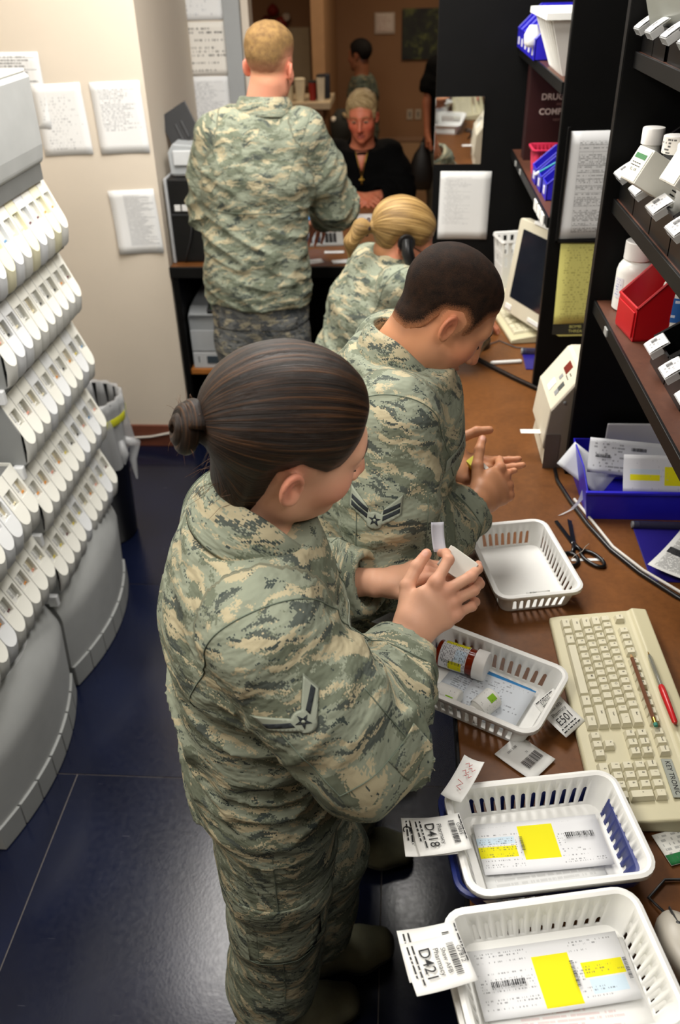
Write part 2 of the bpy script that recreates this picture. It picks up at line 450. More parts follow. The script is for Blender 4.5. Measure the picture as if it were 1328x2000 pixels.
# ---------------------------------------------------------------- dispensing cabinets
M_CAB = plain('light_grey_plastic', '#a9abaa', 0.55, var=0.04, bump=0.05, bscale=400)
M_CAB2 = plain('mid_grey_plastic', '#8f9190', 0.55, var=0.04)
M_RAIL = plain('dark_grey_rail', '#6e6f6e', 0.5)
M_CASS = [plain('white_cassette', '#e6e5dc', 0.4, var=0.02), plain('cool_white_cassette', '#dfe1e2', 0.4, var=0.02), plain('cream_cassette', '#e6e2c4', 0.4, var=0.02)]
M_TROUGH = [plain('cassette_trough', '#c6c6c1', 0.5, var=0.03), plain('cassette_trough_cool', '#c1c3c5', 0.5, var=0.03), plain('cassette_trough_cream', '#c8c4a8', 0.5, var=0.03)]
M_DOT = plain('sensor_dot', '#3a3a38', 0.4)
M_LAB = doc_mat('cassette_label', '#d4d4d0', '#33343a', 9, 14, 0.04, 0.06, 0.94, 0.3, 0.55, strength=0.8)
M_WINS = [plain('amber_window', '#b3aa8f', 0.25, var=0.1), plain('grey_window', '#a5a59e', 0.25, var=0.1), plain('smoke_window', '#8f8d80', 0.25, var=0.1)]
M_PILL = [plain('pill_%s' % n, c, 0.4) for n, c in (('orange', '#d88a2a'), ('white', '#f0efe8'), ('maroon', '#5a1f28'), ('blue', '#5f8fb8'), ('pink', '#e09a86'), ('yellow', '#d9c640'), ('black', '#2a2a28'), ('cream', '#e6dcb8'))]
CW = 0.0598
def cass_plate(first):
    """front plate with a window opening and rounded tongue; back trough with bulging front"""
    g = G(); a = 0.0205
    L = 0.150; s0, s1, s2 = (0.036, 0.088, 0.116) if first else (0.042, 0.090, 0.116)
    def P(u, s): return (0.40 * s, u, -0.905 * s)
    h = CW / 2 - 0.0006
    us = [-h, -a, a, h]; ss = [0, s0, s1, s2]
    v = [P(u, s) for s in ss for u in us]; f = []
    for j in range(3):
        for i in range(3):
            if j == 1 and i == 1: continue
            f.append((j * 4 + i, j * 4 + i + 1, (j + 1) * 4 + i + 1, (j + 1) * 4 + i))
    n = 12; arc = [P(h * math.cos(math.pi * k / n), s2 + (L - s2) * math.sin(math.pi * k / n)) for k in range(0, n + 1)]
    b = len(v); v += arc[1:-1]
    f.append((12, 13, 14, 15) + tuple(b + k for k in range(n - 1)))
    g.add(v, f, 0)
    # window pocket sides
    d = Vector((-0.9, 0, -0.4)) * 0.012
    c = [Vector(P(-a, s0)), Vector(P(a, s0)), Vector(P(a, s1)), Vector(P(-a, s1))]
    q = [p + d for p in c]
    g.add([tuple(p) for p in c + q], [(0, 4, 5, 1), (1, 5, 6, 2), (2, 6, 7, 3), (3, 7, 4, 0)], 0)
    # bulging trough below: the slanted plate cuts its rounded front along the tongue
    top = [(x - .0006, y, z - .0006) for x, y, z in arc]
    def ring(z, dx): return [(x - .0006 - dx, y, z) for x, y, _ in arc]
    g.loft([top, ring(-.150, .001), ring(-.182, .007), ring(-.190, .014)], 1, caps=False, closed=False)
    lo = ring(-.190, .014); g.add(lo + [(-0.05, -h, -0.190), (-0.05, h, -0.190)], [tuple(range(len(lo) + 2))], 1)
    g.box(0.0330, 0.0385, h - 0.0085, h - 0.0055, -0.1660, -0.1630, 2)
    return g, [tuple(p) for p in q]
def cass_bits(first, k):
    """window back, label and pills inside the opening, in cassette coordinates"""
    g, q = cass_plate(first); Q = [Vector(p) for p in q]
    def at(a, b): return Q[0].lerp(Q[1], a).lerp(Q[3].lerp(Q[2], a), b)
    nrm = Vector((0.9, 0, 0.4)).normalized()
    win = G().quaduv(*[tuple(at(a, b)) for a, b in ((0, 1), (1, 1), (1, 0), (0, 0))])
    lab = None
    if not first:
        lab = G().quaduv(*[tuple(at(a, b) + nrm * 0.006) for a, b in ((0.02, 0.98), (0.5, 0.98), (0.5, 0.02), (0.02, 0.02))])
    p = G()
    c = at(0.72 if not first else 0.55, 0.86) + nrm * 0.004
    for j in range(2):
        p.lathe([(0.0005, -0.0025), (0.0026, -0.0018), (0.0036, 0), (0.0026, 0.0018), (0.0005, 0.0025)], 8, 0, Matrix.Translation(c + Vector((0, (j - .5) * 0.008, 0.001 * j))) @ Euler((0, 0.9, 0.5 * j)).to_matrix().to_4x4())
    return win, lab, p
ROWZ = [1.500, 1.285, 1.052, 0.820, 0.590]
def cabinet(y0, label, seed, rows, head, zoff=0.0):
    rr = random.Random(seed)
    cab = thing('dispensing_cabinet', label, 'dispenser', (-1.075, y0, 0))
    W = 0.610
    # carcass, front frame
    G().box(-0.62, -0.09, 0, W, 0.0, 1.50).obj('cabinet_body', M_CAB, cab, bevel=0.006)
    for yy in (0.004, W - 0.030): G().box(-0.09, -0.055, yy, yy + 0.026, 0.40, 1.50).obj('front_post', M_CAB2, cab, bevel=0.003)
    # bulging base
    def base(b, t):  # b along y, t up
        y = b * W; bow = 0.055 * (1 - (2 * b - 1) ** 2)
        zt = 0.44; z = zt * t
        lean = 0.0 if t < 0.55 else -0.075 * ((t - 0.55) / 0.45) ** 1.6 * (0.55 + 0.9 * abs(2 * b - 1) ** 1.5) * 0.9
        return (0.010 + bow + 0.02 * t + lean, y, 0.085 + (zt - 0.085) * t)
    g = G().grid(base, 18, 16)
    e = [base(k / 18, 1) for k in range(19)]
    g.add(e + [(-0.09, W, 0.44), (-0.09, 0, 0.44)], [tuple(range(21))])
    for b, rev in ((0, False), (1, True)):
        s_ = [base(b, k / 16) for k in range(17)]; poly = s_ + [(-0.09, b * W, 0.44), (-0.09, b * W, 0.085)]
        g.add(poly, [tuple(range(19)) if not rev else tuple(range(19))[::-1]])
    g.obj('base_cover', M_CAB, cab, smooth=50)
    for k in range(7):
        b0, b1 = k / 7 + 0.004, (k + 1) / 7 - 0.004
        def fx(b): return 0.012 + 0.055 * (1 - (2 * b - 1) ** 2)
        pts = [(fx(b0 + (b1 - b0) * i / 4) + 0.006, (b0 + (b1 - b0) * i / 4) * W) for i in range(5)]
        G().prism(pts + [(-0.02, b1 * W), (-0.02, b0 * W)], 0.082, z0=0.003).obj('skirt_block', M_CAB2, cab, bevel=0.002)
    for ri in rows:
        z = ROWZ[ri] + zoff; first = ri == 0
        G().box(-0.085, -0.004, 0.004, W - 0.004, z - 0.188, z - 0.006).obj('row_housing', M_RAIL, cab)
        G().box(-0.052, 0.028, 0.004, W - 0.004, z - 0.205, z - 0.193).obj('row_rail', M_CAB2, cab, bevel=0.001)
        for yy in (0.0, W - 0.0035):
            G().prism([(-0.085, 0.004), (0.001, 0.002), (0.040, -0.094), (0.036, -0.190), (-0.085, -0.190)], 0.0035,
                      M=Matrix(((1, 0, 0, 0), (0, 0, 1, yy), (0, 1, 0, z), (0, 0, 0, 1)))).obj('end_plate', M_CASS[0] if yy else M_CAB2, cab)
        G().box(-0.055, 0.022, -0.012, 0.002, z - 0.225, z - 0.197).box(0.0, 0.03, -0.018, 0.002, z - 0.230, z - 0.190).obj('row_latch', M_CASS[1], cab, bevel=0.003)
        for c in range(10):
            tone = rr.choice((0, 0, 1, 1, 2)) if first else rr.choice((0, 0, 0, 1))
            key = ('cass', first, tone)
            if key not in MATS:
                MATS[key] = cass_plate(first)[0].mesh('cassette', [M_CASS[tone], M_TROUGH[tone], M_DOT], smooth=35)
            o = link('cassette', MATS[key], cab); o.location = (0, (c + 0.5) * 0.0606 + 0.003, z)
            wk = rr.randrange(3)
            for nm, idx, mat in (('window', 0, M_WINS[wk] if not first else plain('white_well', '#cfcfc8', 0.4)), ('window_label', 1, M_LAB), ('pill', 2, None)):
                bit = cass_bits(first, 0)[idx]
                if bit is None: continue
                if nm == 'pill':
                    pk = rr.randrange(len(M_PILL)); mat = M_PILL[pk]; key2 = (nm, first, pk)
                else: key2 = (nm, first, wk if idx == 0 else 0)
                if key2 not in MATS: MATS[key2] = bit.mesh(nm, mat, smooth=(nm == 'pill'))
                link(nm, MATS[key2], o)
            if first:
                if ('mini', 0) not in MATS:
                    Q = cass_plate(True)[1]; q0, q1, q2, q3 = [Vector(p) + Vector((0.9, 0, 0.4)) * 0.002 for p in Q]
                    MATS[('mini', 0)] = G().quaduv(*[tuple(p) for p in (q0.lerp(q3, .5).lerp(q1.lerp(q2, .5), .05), q0.lerp(q3, .5).lerp(q1.lerp(q2, .5), .4), q0.lerp(q1, .4), q0.lerp(q1, .05))]).mesh('window_label', M_LAB)
                link('window_label', MATS[('mini', 0)], o)
    if head:
        # rounded control head on top
        prof = [(-0.60, 1.52), (0.006, 1.545), (0.020, 1.553), (0.026, 1.60), (0.026, 1.775), (0.018, 1.79), (-0.60, 1.79)]
        g = G().loft([[(x, yy, z) for x, z in prof] for yy in (0.0, W)])
        g.obj('head_housing', M_CAB, cab, bevel=0.012, segs=3)
        G().box(-0.05, 0.012, 0.02, W - 0.02, 1.503, 1.548).obj('head_vent', M_RAIL, cab)
        # paler slab on top: the light on the head is put into its colour
        G().box(-0.56, 0.018, 0.012, W - 0.012, 1.788, 1.797).obj('head_lit_top', M_CASS[0], cab, bevel=0.004)
    return cab
cabinet(2.018, 'light grey dispensing cabinet with all its cassette rows visible, by the wall', 3, range(5), True)
cabinet(1.388, 'grey dispensing cabinet cut by the photo edge, nearer than the one by the wall', 5, range(3, 5), False, .058)
# ---------------------------------------------------------------- people: implicit-surface modelling
_tab = np.random.default_rng(11).random((32, 32, 32)).astype(np.float32)
def vnoise(x, y, z):
    xi, yi, zi = np.floor(x).astype(int), np.floor(y).astype(int), np.floor(z).astype(int)
    fx, fy, fz = x - xi, y - yi, z - zi
    fx, fy, fz = fx * fx * (3 - 2 * fx), fy * fy * (3 - 2 * fy), fz * fz * (3 - 2 * fz)
    xi &= 31; yi &= 31; zi &= 31; X, Y, Z = (xi + 1) & 31, (yi + 1) & 31, (zi + 1) & 31
    t = _tab
    a = t[xi, yi, zi] * (1 - fx) + t[X, yi, zi] * fx; b = t[xi, Y, zi] * (1 - fx) + t[X, Y, zi] * fx
    c = t[xi, yi, Z] * (1 - fx) + t[X, yi, Z] * fx; d = t[xi, Y, Z] * (1 - fx) + t[X, Y, Z] * fx
    return (a * (1 - fy) + b * fy) * (1 - fz) + (c * (1 - fy) + d * fy) * fz
def smin(a, b, k):
    if k <= 0: return np.minimum(a, b)
    h = np.maximum(k - np.abs(a - b), 0) / k
    return np.minimum(a, b) - h * h * k * 0.25
def smax(a, b, k): return -smin(-a, -b, k)
def sstep(e0, e1, x):
    t = np.clip((x - e0) / (e1 - e0), 0, 1); return t * t * (3 - 2 * t)
def ell(x, y, z, c, r):
    ax, ay, az = (x - c[0]) / r[0], (y - c[1]) / r[1], (z - c[2]) / r[2]
    k0 = np.sqrt(ax * ax + ay * ay + az * az) + 1e-9
    k1 = np.sqrt((ax / r[0]) ** 2 + (ay / r[1]) ** 2 + (az / r[2]) ** 2) + 1e-9
    return k0 * (k0 - 1) / k1
def sph(x, y, z, c, r): return np.sqrt((x - c[0]) ** 2 + (y - c[1]) ** 2 + (z - c[2]) ** 2) - r
def cap(x, y, z, a, b, ra, rb=None):
    if rb is None: rb = ra
    a = np.asarray(a, float); d = np.asarray(b, float) - a; L2 = float(d @ d) + 1e-12
    px, py, pz = x - a[0], y - a[1], z - a[2]
    t = np.clip((px * d[0] + py * d[1] + pz * d[2]) / L2, 0, 1)
    return np.sqrt((px - t * d[0]) ** 2 + (py - t * d[1]) ** 2 + (pz - t * d[2]) ** 2) - (ra + (rb - ra) * t)
def unit(v): v = np.asarray(v, float); return v / (np.linalg.norm(v) + 1e-12)

class Sweep:
    """elliptic sections (centre, half width along side, half depth) joined along a poly-line"""
    def __init__(s, st, side, fold=None, k=0.03, off=0.0):
        s.C = np.array([q[0] for q in st], float); s.A = np.array([q[1] for q in st], float)
        s.B = np.array([q[2] if len(q) > 2 else q[1] for q in st], float)
        s.side = np.array(side, float); s.k = k; s.off = off; s.cut = None
        s.fold = fold if fold is not None else [0] * len(st)
        s.L = np.concatenate([[0], np.cumsum(np.linalg.norm(np.diff(s.C, axis=0), axis=1))])
    def frame(s, i):
        w_ = unit(s.C[i + 1] - s.C[i]); u = s.side - w_ * (s.side @ w_); u = unit(u); return u, np.cross(w_, u), w_
    def ev(s, x, y, z, full=False):
        best = None
        for i in range(len(s.C) - 1):
            u, v, w_ = s.frame(i); c = s.C[i]; L = s.L[i + 1] - s.L[i]
            px, py, pz = x - c[0], y - c[1], z - c[2]
            al = px * w_[0] + py * w_[1] + pz * w_[2]
            qu = px * u[0] + py * u[1] + pz * u[2]; qv = px * v[0] + py * v[1] + pz * v[2]
            t = np.clip(al / L, 0, 1); e = al - t * L
            a = s.A[i] + (s.A[i + 1] - s.A[i]) * t; b = s.B[i] + (s.B[i + 1] - s.B[i]) * t; m = np.minimum(a, b)
            k0 = np.sqrt((qu / a) ** 2 + (qv / b) ** 2 + (e / m) ** 2) + 1e-9
            k1 = np.sqrt((qu / a ** 2) ** 2 + (qv / b ** 2) ** 2 + (e / m ** 2) ** 2) + 1e-9
            d = k0 * (k0 - 1) / k1
            d = np.where(k0 < 0.15, -m * 0.9, d)
            if full:  # cloth coordinates blend smoothly over the bends
                q = (s.L[i] + al, qu, qv)
                if best is None: acc = list(q); ws = np.ones_like(d); TT = i + t; bd = d
                else:
                    wt = np.exp(-np.clip(d - bd, -.3, .3) / .015)
                    acc = [(A_ * ws + B_ * wt) / (ws + wt) for A_, B_ in zip(acc, q)]; TT = np.where(d < bd, i + t, TT)
                    ws = (ws + wt) * np.exp(np.clip(np.minimum(d, bd) - bd, -.3, 0) / .015); bd = np.minimum(bd, d)
            best = d if best is None else smin(best, d, s.k)
        if s.cut is not None:
            for n, p, *rad in s.cut:  # keep the side n points away from (near p only, when a radius is given)
                pl = (x - p[0]) * n[0] + (y - p[1]) * n[1] + (z - p[2]) * n[2]
                if rad: pl = np.minimum(pl, rad[0] - np.sqrt((x - p[0]) ** 2 + (y - p[1]) ** 2 + (z - p[2]) ** 2))
                best = np.maximum(best, pl)
        return (best, acc[0], acc[1], acc[2], TT) if full else best
    def bb(s):
        r = np.maximum(s.A, s.B)[:, None]
        return (s.C - r).min(0), (s.C + r).max(0)

def axis_pts(lo, hi, h, fine=()):
    """grid coordinates from lo to hi with spacing h, refined inside the (a,b,spacing) intervals"""
    pts = [lo]
    while pts[-1] < hi:
        p = pts[-1]; st = h
        for a, b, f in fine:
            if a - h * 0.5 <= p <= b: st = min(st, f)
            elif p < a - h * 0.5 and p + h > a: st = min(st, max(f, a - p))
        pts.append(p + st)
    return np.array(pts, np.float32)

class Field:
    def __init__(s, X, Y, Z): s.ax = (X, Y, Z); s.D = np.full((len(X), len(Y), len(Z)), 0.5, np.float32)
    def sl(s, lo, hi, pad):
        out = []
        for a, l, h in zip(s.ax, lo, hi):
            i = max(0, int(np.searchsorted(a, l - pad)) - 1); j = min(len(a), int(np.searchsorted(a, h + pad)) + 1)
            out.append(slice(i, max(j, i + 1)))
        return tuple(out)
    def xyz(s, q): return s.ax[0][q[0]][:, None, None], s.ax[1][q[1]][None, :, None], s.ax[2][q[2]][None, None, :]
    def add(s, fn, lo, hi, k=0.0, op='u'):
        q = s.sl(lo, hi, k + 0.02); d = fn(*s.xyz(q)).astype(np.float32)
        if op == 'u': s.D[q] = smin(s.D[q], d, k)
        else: s.D[q] = smax(s.D[q], -d, k)
    def sweep(s, sw, k=0.02): lo, hi = sw.bb(); s.add(lambda x, y, z: sw.ev(x, y, z), lo, hi, k)
    def cap(s, a, b, ra, rb=None, k=0.01, op='u'):
        r = max(ra, rb or 0); lo = np.minimum(a, b) - r; hi = np.maximum(a, b) + r
        s.add(lambda x, y, z: cap(x, y, z, a, b, ra, rb), lo, hi, k, op)
    def band(s, w_): return np.nonzero(np.abs(s.D) < w_)
    def mesh(s):
        """naive surface nets -> (verts, quads)"""
        D = s.D; I = D < 0
        c = np.zeros(tuple(n - 1 for n in D.shape), np.int8)
        for dx in (0, 1):
            for dy in (0, 1):
                for dz in (0, 1):
                    c += I[dx:D.shape[0] - 1 + dx, dy:D.shape[1] - 1 + dy, dz:D.shape[2] - 1 + dz]
        cx, cy, cz = np.nonzero((c > 0) & (c < 8)); n = len(cx)
        idx = np.full(c.shape, -1, np.int32); idx[cx, cy, cz] = np.arange(n)
        val = {(a, b, d): D[cx + a, cy + b, cz + d] for a in (0, 1) for b in (0, 1) for d in (0, 1)}
        acc = np.zeros((n, 3)); cnt = np.zeros(n)
        for ax in range(3):
            for o1 in (0, 1):
                for o2 in (0, 1):
                    p = [o1, o2]; p.insert(ax, 0); q = list(p); q[ax] = 1
                    a, b = val[tuple(p)], val[tuple(q)]; m = (a < 0) != (b < 0)
                    t = np.where(m, a / np.where(a == b, 1, a - b), 0)
                    f = np.array(p, float)[None, :].repeat(n, 0); f[:, ax] = t
                    acc += f * m[:, None]; cnt += m
        f = acc / cnt[:, None]
        V = np.stack([s.ax[i][ci] + f[:, i] * (s.ax[i][ci + 1] - s.ax[i][ci]) for i, ci in enumerate((cx, cy, cz))], 1)
        Q = []
        for ax in range(3):
            sh = [slice(1, -1)] * 3; sh[ax] = slice(0, -1)
            a = I[tuple(sh)]; sh2 = list(sh); sh2[ax] = slice(1, None); b = I[tuple(sh2)]
            e = np.array(np.nonzero(a != b)); ins = a[tuple(e)]
            g = e.copy()
            for k in range(3):
                if k != ax: g[k] += 1
            u, v = [(1, 2), (2, 0), (0, 1)][ax]
            def at(du, dv):
                h = g.copy(); h[u] -= du; h[v] -= dv; return idx[tuple(h)]
            q = np.stack([at(1, 1), at(0, 1), at(0, 0), at(1, 0)], 1)
            Q.append(np.where(ins[:, None], q, q[:, ::-1]))
        Q = np.concatenate(Q); Q = Q[(Q >= 0).all(1)]
        return V, Q
def np_mesh(name, V, Q, mats, origin, smooth=1, attrs=None, cols=None):
    V = V.copy()
    for _ in range(smooth):  # light Laplacian relaxation
        acc = np.zeros_like(V); cn = np.zeros(len(V))
        for a, b in ((0, 1), (1, 2), (2, 3), (3, 0)):
            np.add.at(acc, Q[:, a], V[Q[:, b]]); np.add.at(acc, Q[:, b], V[Q[:, a]]); np.add.at(cn, Q[:, a], 1); np.add.at(cn, Q[:, b], 1)
        V = V * 0.5 + 0.5 * acc / np.maximum(cn, 1)[:, None]
    W = V - np.asarray(origin)[None, :]
    me = bpy.data.meshes.new(name)
    me.vertices.add(len(W)); me.vertices.foreach_set('co', W.astype(np.float32).ravel())
    me.loops.add(len(Q) * 4); me.loops.foreach_set('vertex_index', Q.astype(np.int32).ravel())
    me.polygons.add(len(Q)); me.polygons.foreach_set('loop_start', np.arange(0, len(Q) * 4, 4, dtype=np.int32))
    me.polygons.foreach_set('use_smooth', np.ones(len(Q), bool))
    me.update(); me.validate()
    for m in (mats if isinstance(mats, (list, tuple)) else [mats]): me.materials.append(m)
    for k, a in (attrs or {}).items():
        at = me.attributes.new(k, 'FLOAT_VECTOR', 'POINT'); at.data.foreach_set('vector', a.astype(np.float32).ravel())
    if cols is not None:
        at = me.attributes.new('paint', 'FLOAT_COLOR', 'POINT')
        at.data.foreach_set('color', np.concatenate([cols, np.ones((len(cols), 1))], 1).astype(np.float32).ravel())
    return me, V

# ------------- materials of people
def camo_mat(name, sc=1.0, seed=0.0, pal=('#656b5b', '#828877', '#4a504a', '#a59c80', '#3c4441'), rot=(.22, .26)):
    """pixelated tiger-stripe cloth in four greens, following the cloth coordinates"""
    t = NT(name); a = t.attr('cloth').outputs['Vector']
    px = 0.0022
    p = t.vmath('SNAP', a, (px, px, px))
    p = t.vmath('ADD', p, (seed, seed * 1.7, seed * 0.3))
    wn = t.noise(p, 13 * sc, 2)
    wv = t.vmath('MULTIPLY', t.vmath('SUBTRACT', wn.outputs['Color'], (0.5, 0.5, 0.5)), (0.03, 0.03, 0.07))
    mp = t.n('Mapping'); mp.inputs['Rotation'].default_value = (rot[0], rot[1], 0)
    t.t.links.new(t.vmath('ADD', p, wv), mp.inputs['Vector']); q = mp.outputs[0]
    jit = t.n('TexWhiteNoise', noise_dimensions='3D'); t.t.links.new(p, jit.inputs['Vector'])
    j = t.math('MULTIPLY', t.math('SUBTRACT', jit.outputs[0], 0.5), 0.07)
    def lay(vec, scale, det, thr):
        n = t.noise(t.vmath('ADD', t.vmath('MULTIPLY', q, vec), (seed + scale, 0, 0)), scale * sc, det, 0.55)
        return t.math('GREATER_THAN', t.math('ADD', n.outputs[0], j), thr)
    big = lay((0.55, 0.55, 1.15), 24, 2, 0.47)       # light / mid green
    slate = lay((0.42, 0.42, 1.45), 30.3, 3, 0.605)    # dark slate areas
    tan = lay((0.38, 0.38, 1.55), 36.7, 4, 0.56)      # sand streaks
    fine = lay((0.40, 0.40, 1.9), 61.1, 3, 0.65)     # thin dark streaks
    c = t.mix(big, rgb(pal[0]), rgb(pal[1]))
    c = t.mix(slate, c, rgb(pal[2]))
    c = t.mix(tan, c, rgb(pal[3]))
    c = t.mix(fine, c, rgb(pal[4]))
    wr = t.noise(t.vmath('MULTIPLY', a, (12, 12, 22)), 1.0, 3, 0.6)
    wv2 = t.noise(t.vmath('MULTIPLY', a, (900, 900, 900)), 1.0, 1)
    t.set(Base_Color=c, Roughness=0.85, Specular_IOR_Level=0.2)
    t.bump(t.math('ADD', t.math('MULTIPLY', wr.outputs[0], 16.0), t.math('MULTIPLY', wv2.outputs[0], 0.25)), 0.55, 0.0016)
    return t.m
M_CAMO = camo_mat('camouflage_cloth')
M_CAMO3 = camo_mat('camouflage_cloth_trousers', 1.0, 2.6, rot=(.55, .62))
M_CAMO2 = camo_mat('camouflage_cloth_greyer', 1.1, 4.3, ('#56585a', '#6d6e6c', '#3c4043', '#97907c', '#303436'))  # darker, greyer camouflage palette
def skin_mat(name, rough=0.48):
    t = NT(name); c = t.attr('paint').outputs['Color']; o = t.obj()
    n = t.noise(o, 55, 4, 0.6); n2 = t.noise(o, 420, 2)
    c2 = t.mix(t.math('MULTIPLY', n.outputs[0], 0.25), c, t.mix(0.5, c, rgb('#b5624a')))
    t.set(Base_Color=c2, Roughness=rough, Specular_IOR_Level=0.26, Subsurface_Weight=0.08, Subsurface_Radius=(0.01, 0.004, 0.002))
    t.bump(n2.outputs[0], 0.12, 0.0006)
    return t.m
M_SKIN = skin_mat('skin')
def hair_mat(name, dark, mid, light, rough=0.33, fr=70, amt=0.5):
    """hair: fine strands following the 'strand' coordinates (x across, y along)"""
    t = NT(name); a = t.attr('strand').outputs['Vector']
    n1 = t.noise(t.vmath('MULTIPLY', a, (fr, 1.2, 1)), 1.0, 4, 0.65)
    n2 = t.noise(t.vmath('MULTIPLY', a, (fr * 0.22, 0.8, 1)), 1.0, 2, 0.5)
    f = t.math('ADD', t.math('MULTIPLY', n1.outputs[0], 0.55), t.math('MULTIPLY', n2.outputs[0], 0.45))
    t.set(Base_Color=t.ramp(f, [(0.40, rgb(dark)), (0.52, rgb(mid)), (0.64, rgb(light))]), Roughness=rough, Specular_IOR_Level=0.26)
    t.bump(t.math('ADD', n1.outputs[0], t.math('MULTIPLY', n2.outputs[0], 1.5)), amt, 0.0022)
    return t.m
def buzz_mat(name, c1, c2, skin, sc=700, w_=.03):
    """cropped hair, thinning to skin towards its edge (strand z holds the distance inside the hairline)"""
    t = NT(name); o = t.obj(); sp = t.n('SeparateXYZ'); t.t.links.new(t.attr('strand').outputs['Vector'], sp.inputs[0])
    n = t.noise(o, sc, 2, 0.6); n2 = t.noise(o, 60, 3)
    col = t.ramp(t.math('ADD', t.math('MULTIPLY', n.outputs[0], 0.6), t.math('MULTIPLY', n2.outputs[0], 0.4)), [(0.38, rgb(c1)), (0.62, rgb(c2))])
    f = t.math('ADD', t.math('MULTIPLY', t.math('ADD', sp.outputs[2], w_), 1 / w_), t.math('MULTIPLY', t.math('SUBTRACT', n.outputs[0], .5), 1.3))
    f = t.n('Clamp', i_0=f).outputs[0]
    t.set(Base_Color=t.mix(f, col, rgb(skin)), Roughness=0.75, Specular_IOR_Level=0.14)
    t.bump(n.outputs[0], 0.9, 0.0015)
    return t.m
M_BOOT = plain('sage_suede', '#6b6a55', 0.9, var=0.15, scale=30, bump=0.2)
M_SOLE = plain('boot_sole', '#3b3a30', 0.8)

# ------------- head in its own coordinates (x right, y forward, z up; origin between the ears at eye height)
def skull(x, y, z, fem):
    d = ell(x, y, z, (0, -.018, .036), (.0735, .097, .080))
    d = smin(d, ell(x, y, z, (0, .024, -.032), (.0585, .066, .083)), .04)
    return d
def head_sdf(x, y, z, fem=False, nose=1.0):
    ax = np.abs(x)
    d = skull(x, y, z, fem)
    jw = .042 if fem else .048
    d = smin(d, ell(x, y, z, (0, .030, -.080), (jw, .050, .033)), .03)
    d = smin(d, ell(ax, y, z, (.044, -.002, -.062), (.014, .022, .026)), .03)
    d = smin(d, sph(x, y, z, (0, .076, -.099), .0155), .03)
    d = smin(d, sph(ax, y, z, (.041, .052, -.030), .0215), .03)
    d = smin(d, cap(ax, y, z, (.006, .082, .021), (.040, .066, .022), .0105), .022)
    d = smax(d, -sph(ax, y, z, (.031, .0985, -.001), .0165), .014)
    d = smin(d, sph(ax, y, z, (.031, .0735, -.002), .0128), .003)
    d = smin(d, cap(x, y, z, (0, .087, .012), (0, .087 + .024 * nose, -.035), .0075, .0115), .014)
    d = smin(d, sph(ax, y, z, (.0125, .0985, -.0405), .0078), .009)
    d = smin(d, ell(x, y, z, (0, .0875, -.0655), (.023, .012, .0062)), .006)
    d = smin(d, ell(x, y, z, (0, .0855, -.0775), (.020, .0125, .0072)), .006)
    d = smax(d, -ell(x, y, z, (0, .102, -.0714), (.024, .012, .0016)), .004)
    # ears
    q = 1 / .80
    ex, ey, ez = (ax - .0735) * q, (y + .016) * q, (z + .012) * q
    tx = ex * 0.93 - ey * -0.36; ty = ex * -0.36 + ey * 0.93  # flare outward at the back
    ty, ez = ty * .97 + ez * .22, ez * .97 - ty * .22
    e = ell(tx, ty, ez, (.002, -.004, 0), (.0075, .0185, .031))
    tor = np.sqrt((np.sqrt((ty + .004) ** 2 / .40 + (ez) ** 2) - .0275) ** 2 * .55 + (tx - .007) ** 2) - .0046
    e = smin(e, tor, .004)
    e = smin(e, sph(tx, ty, ez, (.003, .003, -.028), .0080), .008)
    e = smax(e, -ell(tx, ty, ez, (.0120, .002, -.002), (.0095, .0085, .0135)), .005)
    e = e * .80
    return smin(d, e, .006)
HAIRLINE = {
    'crew': [(.082, .088), (.066, .062), (.044, .046), (.040, .018), (.031, -.014), (.014, -.020), (.006, .014), (-.012, .022), (-.036, .006), (-.042, -.040), (-.062, -.074), (-.13, -.074), (-.2, .0), (-.2, .2), (.09, .2)],
    'tight': [(.082, .088), (.066, .062), (.044, .046), (.036, .030), (.02, .024), (-.012, .028), (-.036, .022), (-.05, -.005), (-.07, -.030), (-.13, -.030), (-.2, .0), (-.2, .2), (.09, .2)],
    'pulled': [(.084, .078), (.066, .050), (.052, .030), (.040, .016), (.022, .010), (.004, .017), (-.016, .024), (-.036, .004), (-.034, -.045), (-.044, -.098), (-.14, -.098), (-.2, .0), (-.2, .2), (.095, .2)]}
def poly_sd(py, pz, P):
    """signed distance in the side view to a closed polygon"""
    P = np.array(P, float); n = len(P); d = None; s = None
    for i in range(n):
        a = P[i]; b = P[(i + 1) % n]; e = b - a
        wy, wz = py - a[0], pz - a[1]; t = np.clip((wy * e[0] + wz * e[1]) / (e @ e), 0, 1)
        q = (wy - t * e[0]) ** 2 + (wz - t * e[1]) ** 2
        c1 = pz >= a[1]; c2 = pz < b[1]; c3 = e[0] * wz > e[1] * wy
        flip = (c1 & c2 & c3) | (~c1 & ~c2 & ~c3)
        d = q if d is None else np.minimum(d, q); s = flip if s is None else s ^ flip
    return np.where(s, -1, 1) * np.sqrt(d)

class Head:
    def __init__(s, c, f, up=(0, 0, 1), sc=1.0, fem=False, nose=1.0):
        f = unit(f); r = unit(np.cross(f, up)); u = np.cross(r, f)
        s.c = np.array(c, float); s.R = np.stack([r, f, u], 1); s.sc = sc; s.fem = fem; s.nose = nose
    def loc(s, x, y, z):
        px, py, pz = x - s.c[0], y - s.c[1], z - s.c[2]; R_ = s.R
        return tuple((px * R_[0, i] + py * R_[1, i] + pz * R_[2, i]) / s.sc for i in range(3))
    def w(s, p): return s.c + s.R @ (np.array(p, float) * s.sc)
    def sdf(s, x, y, z): return head_sdf(*s.loc(x, y, z), s.fem, s.nose) * s.sc

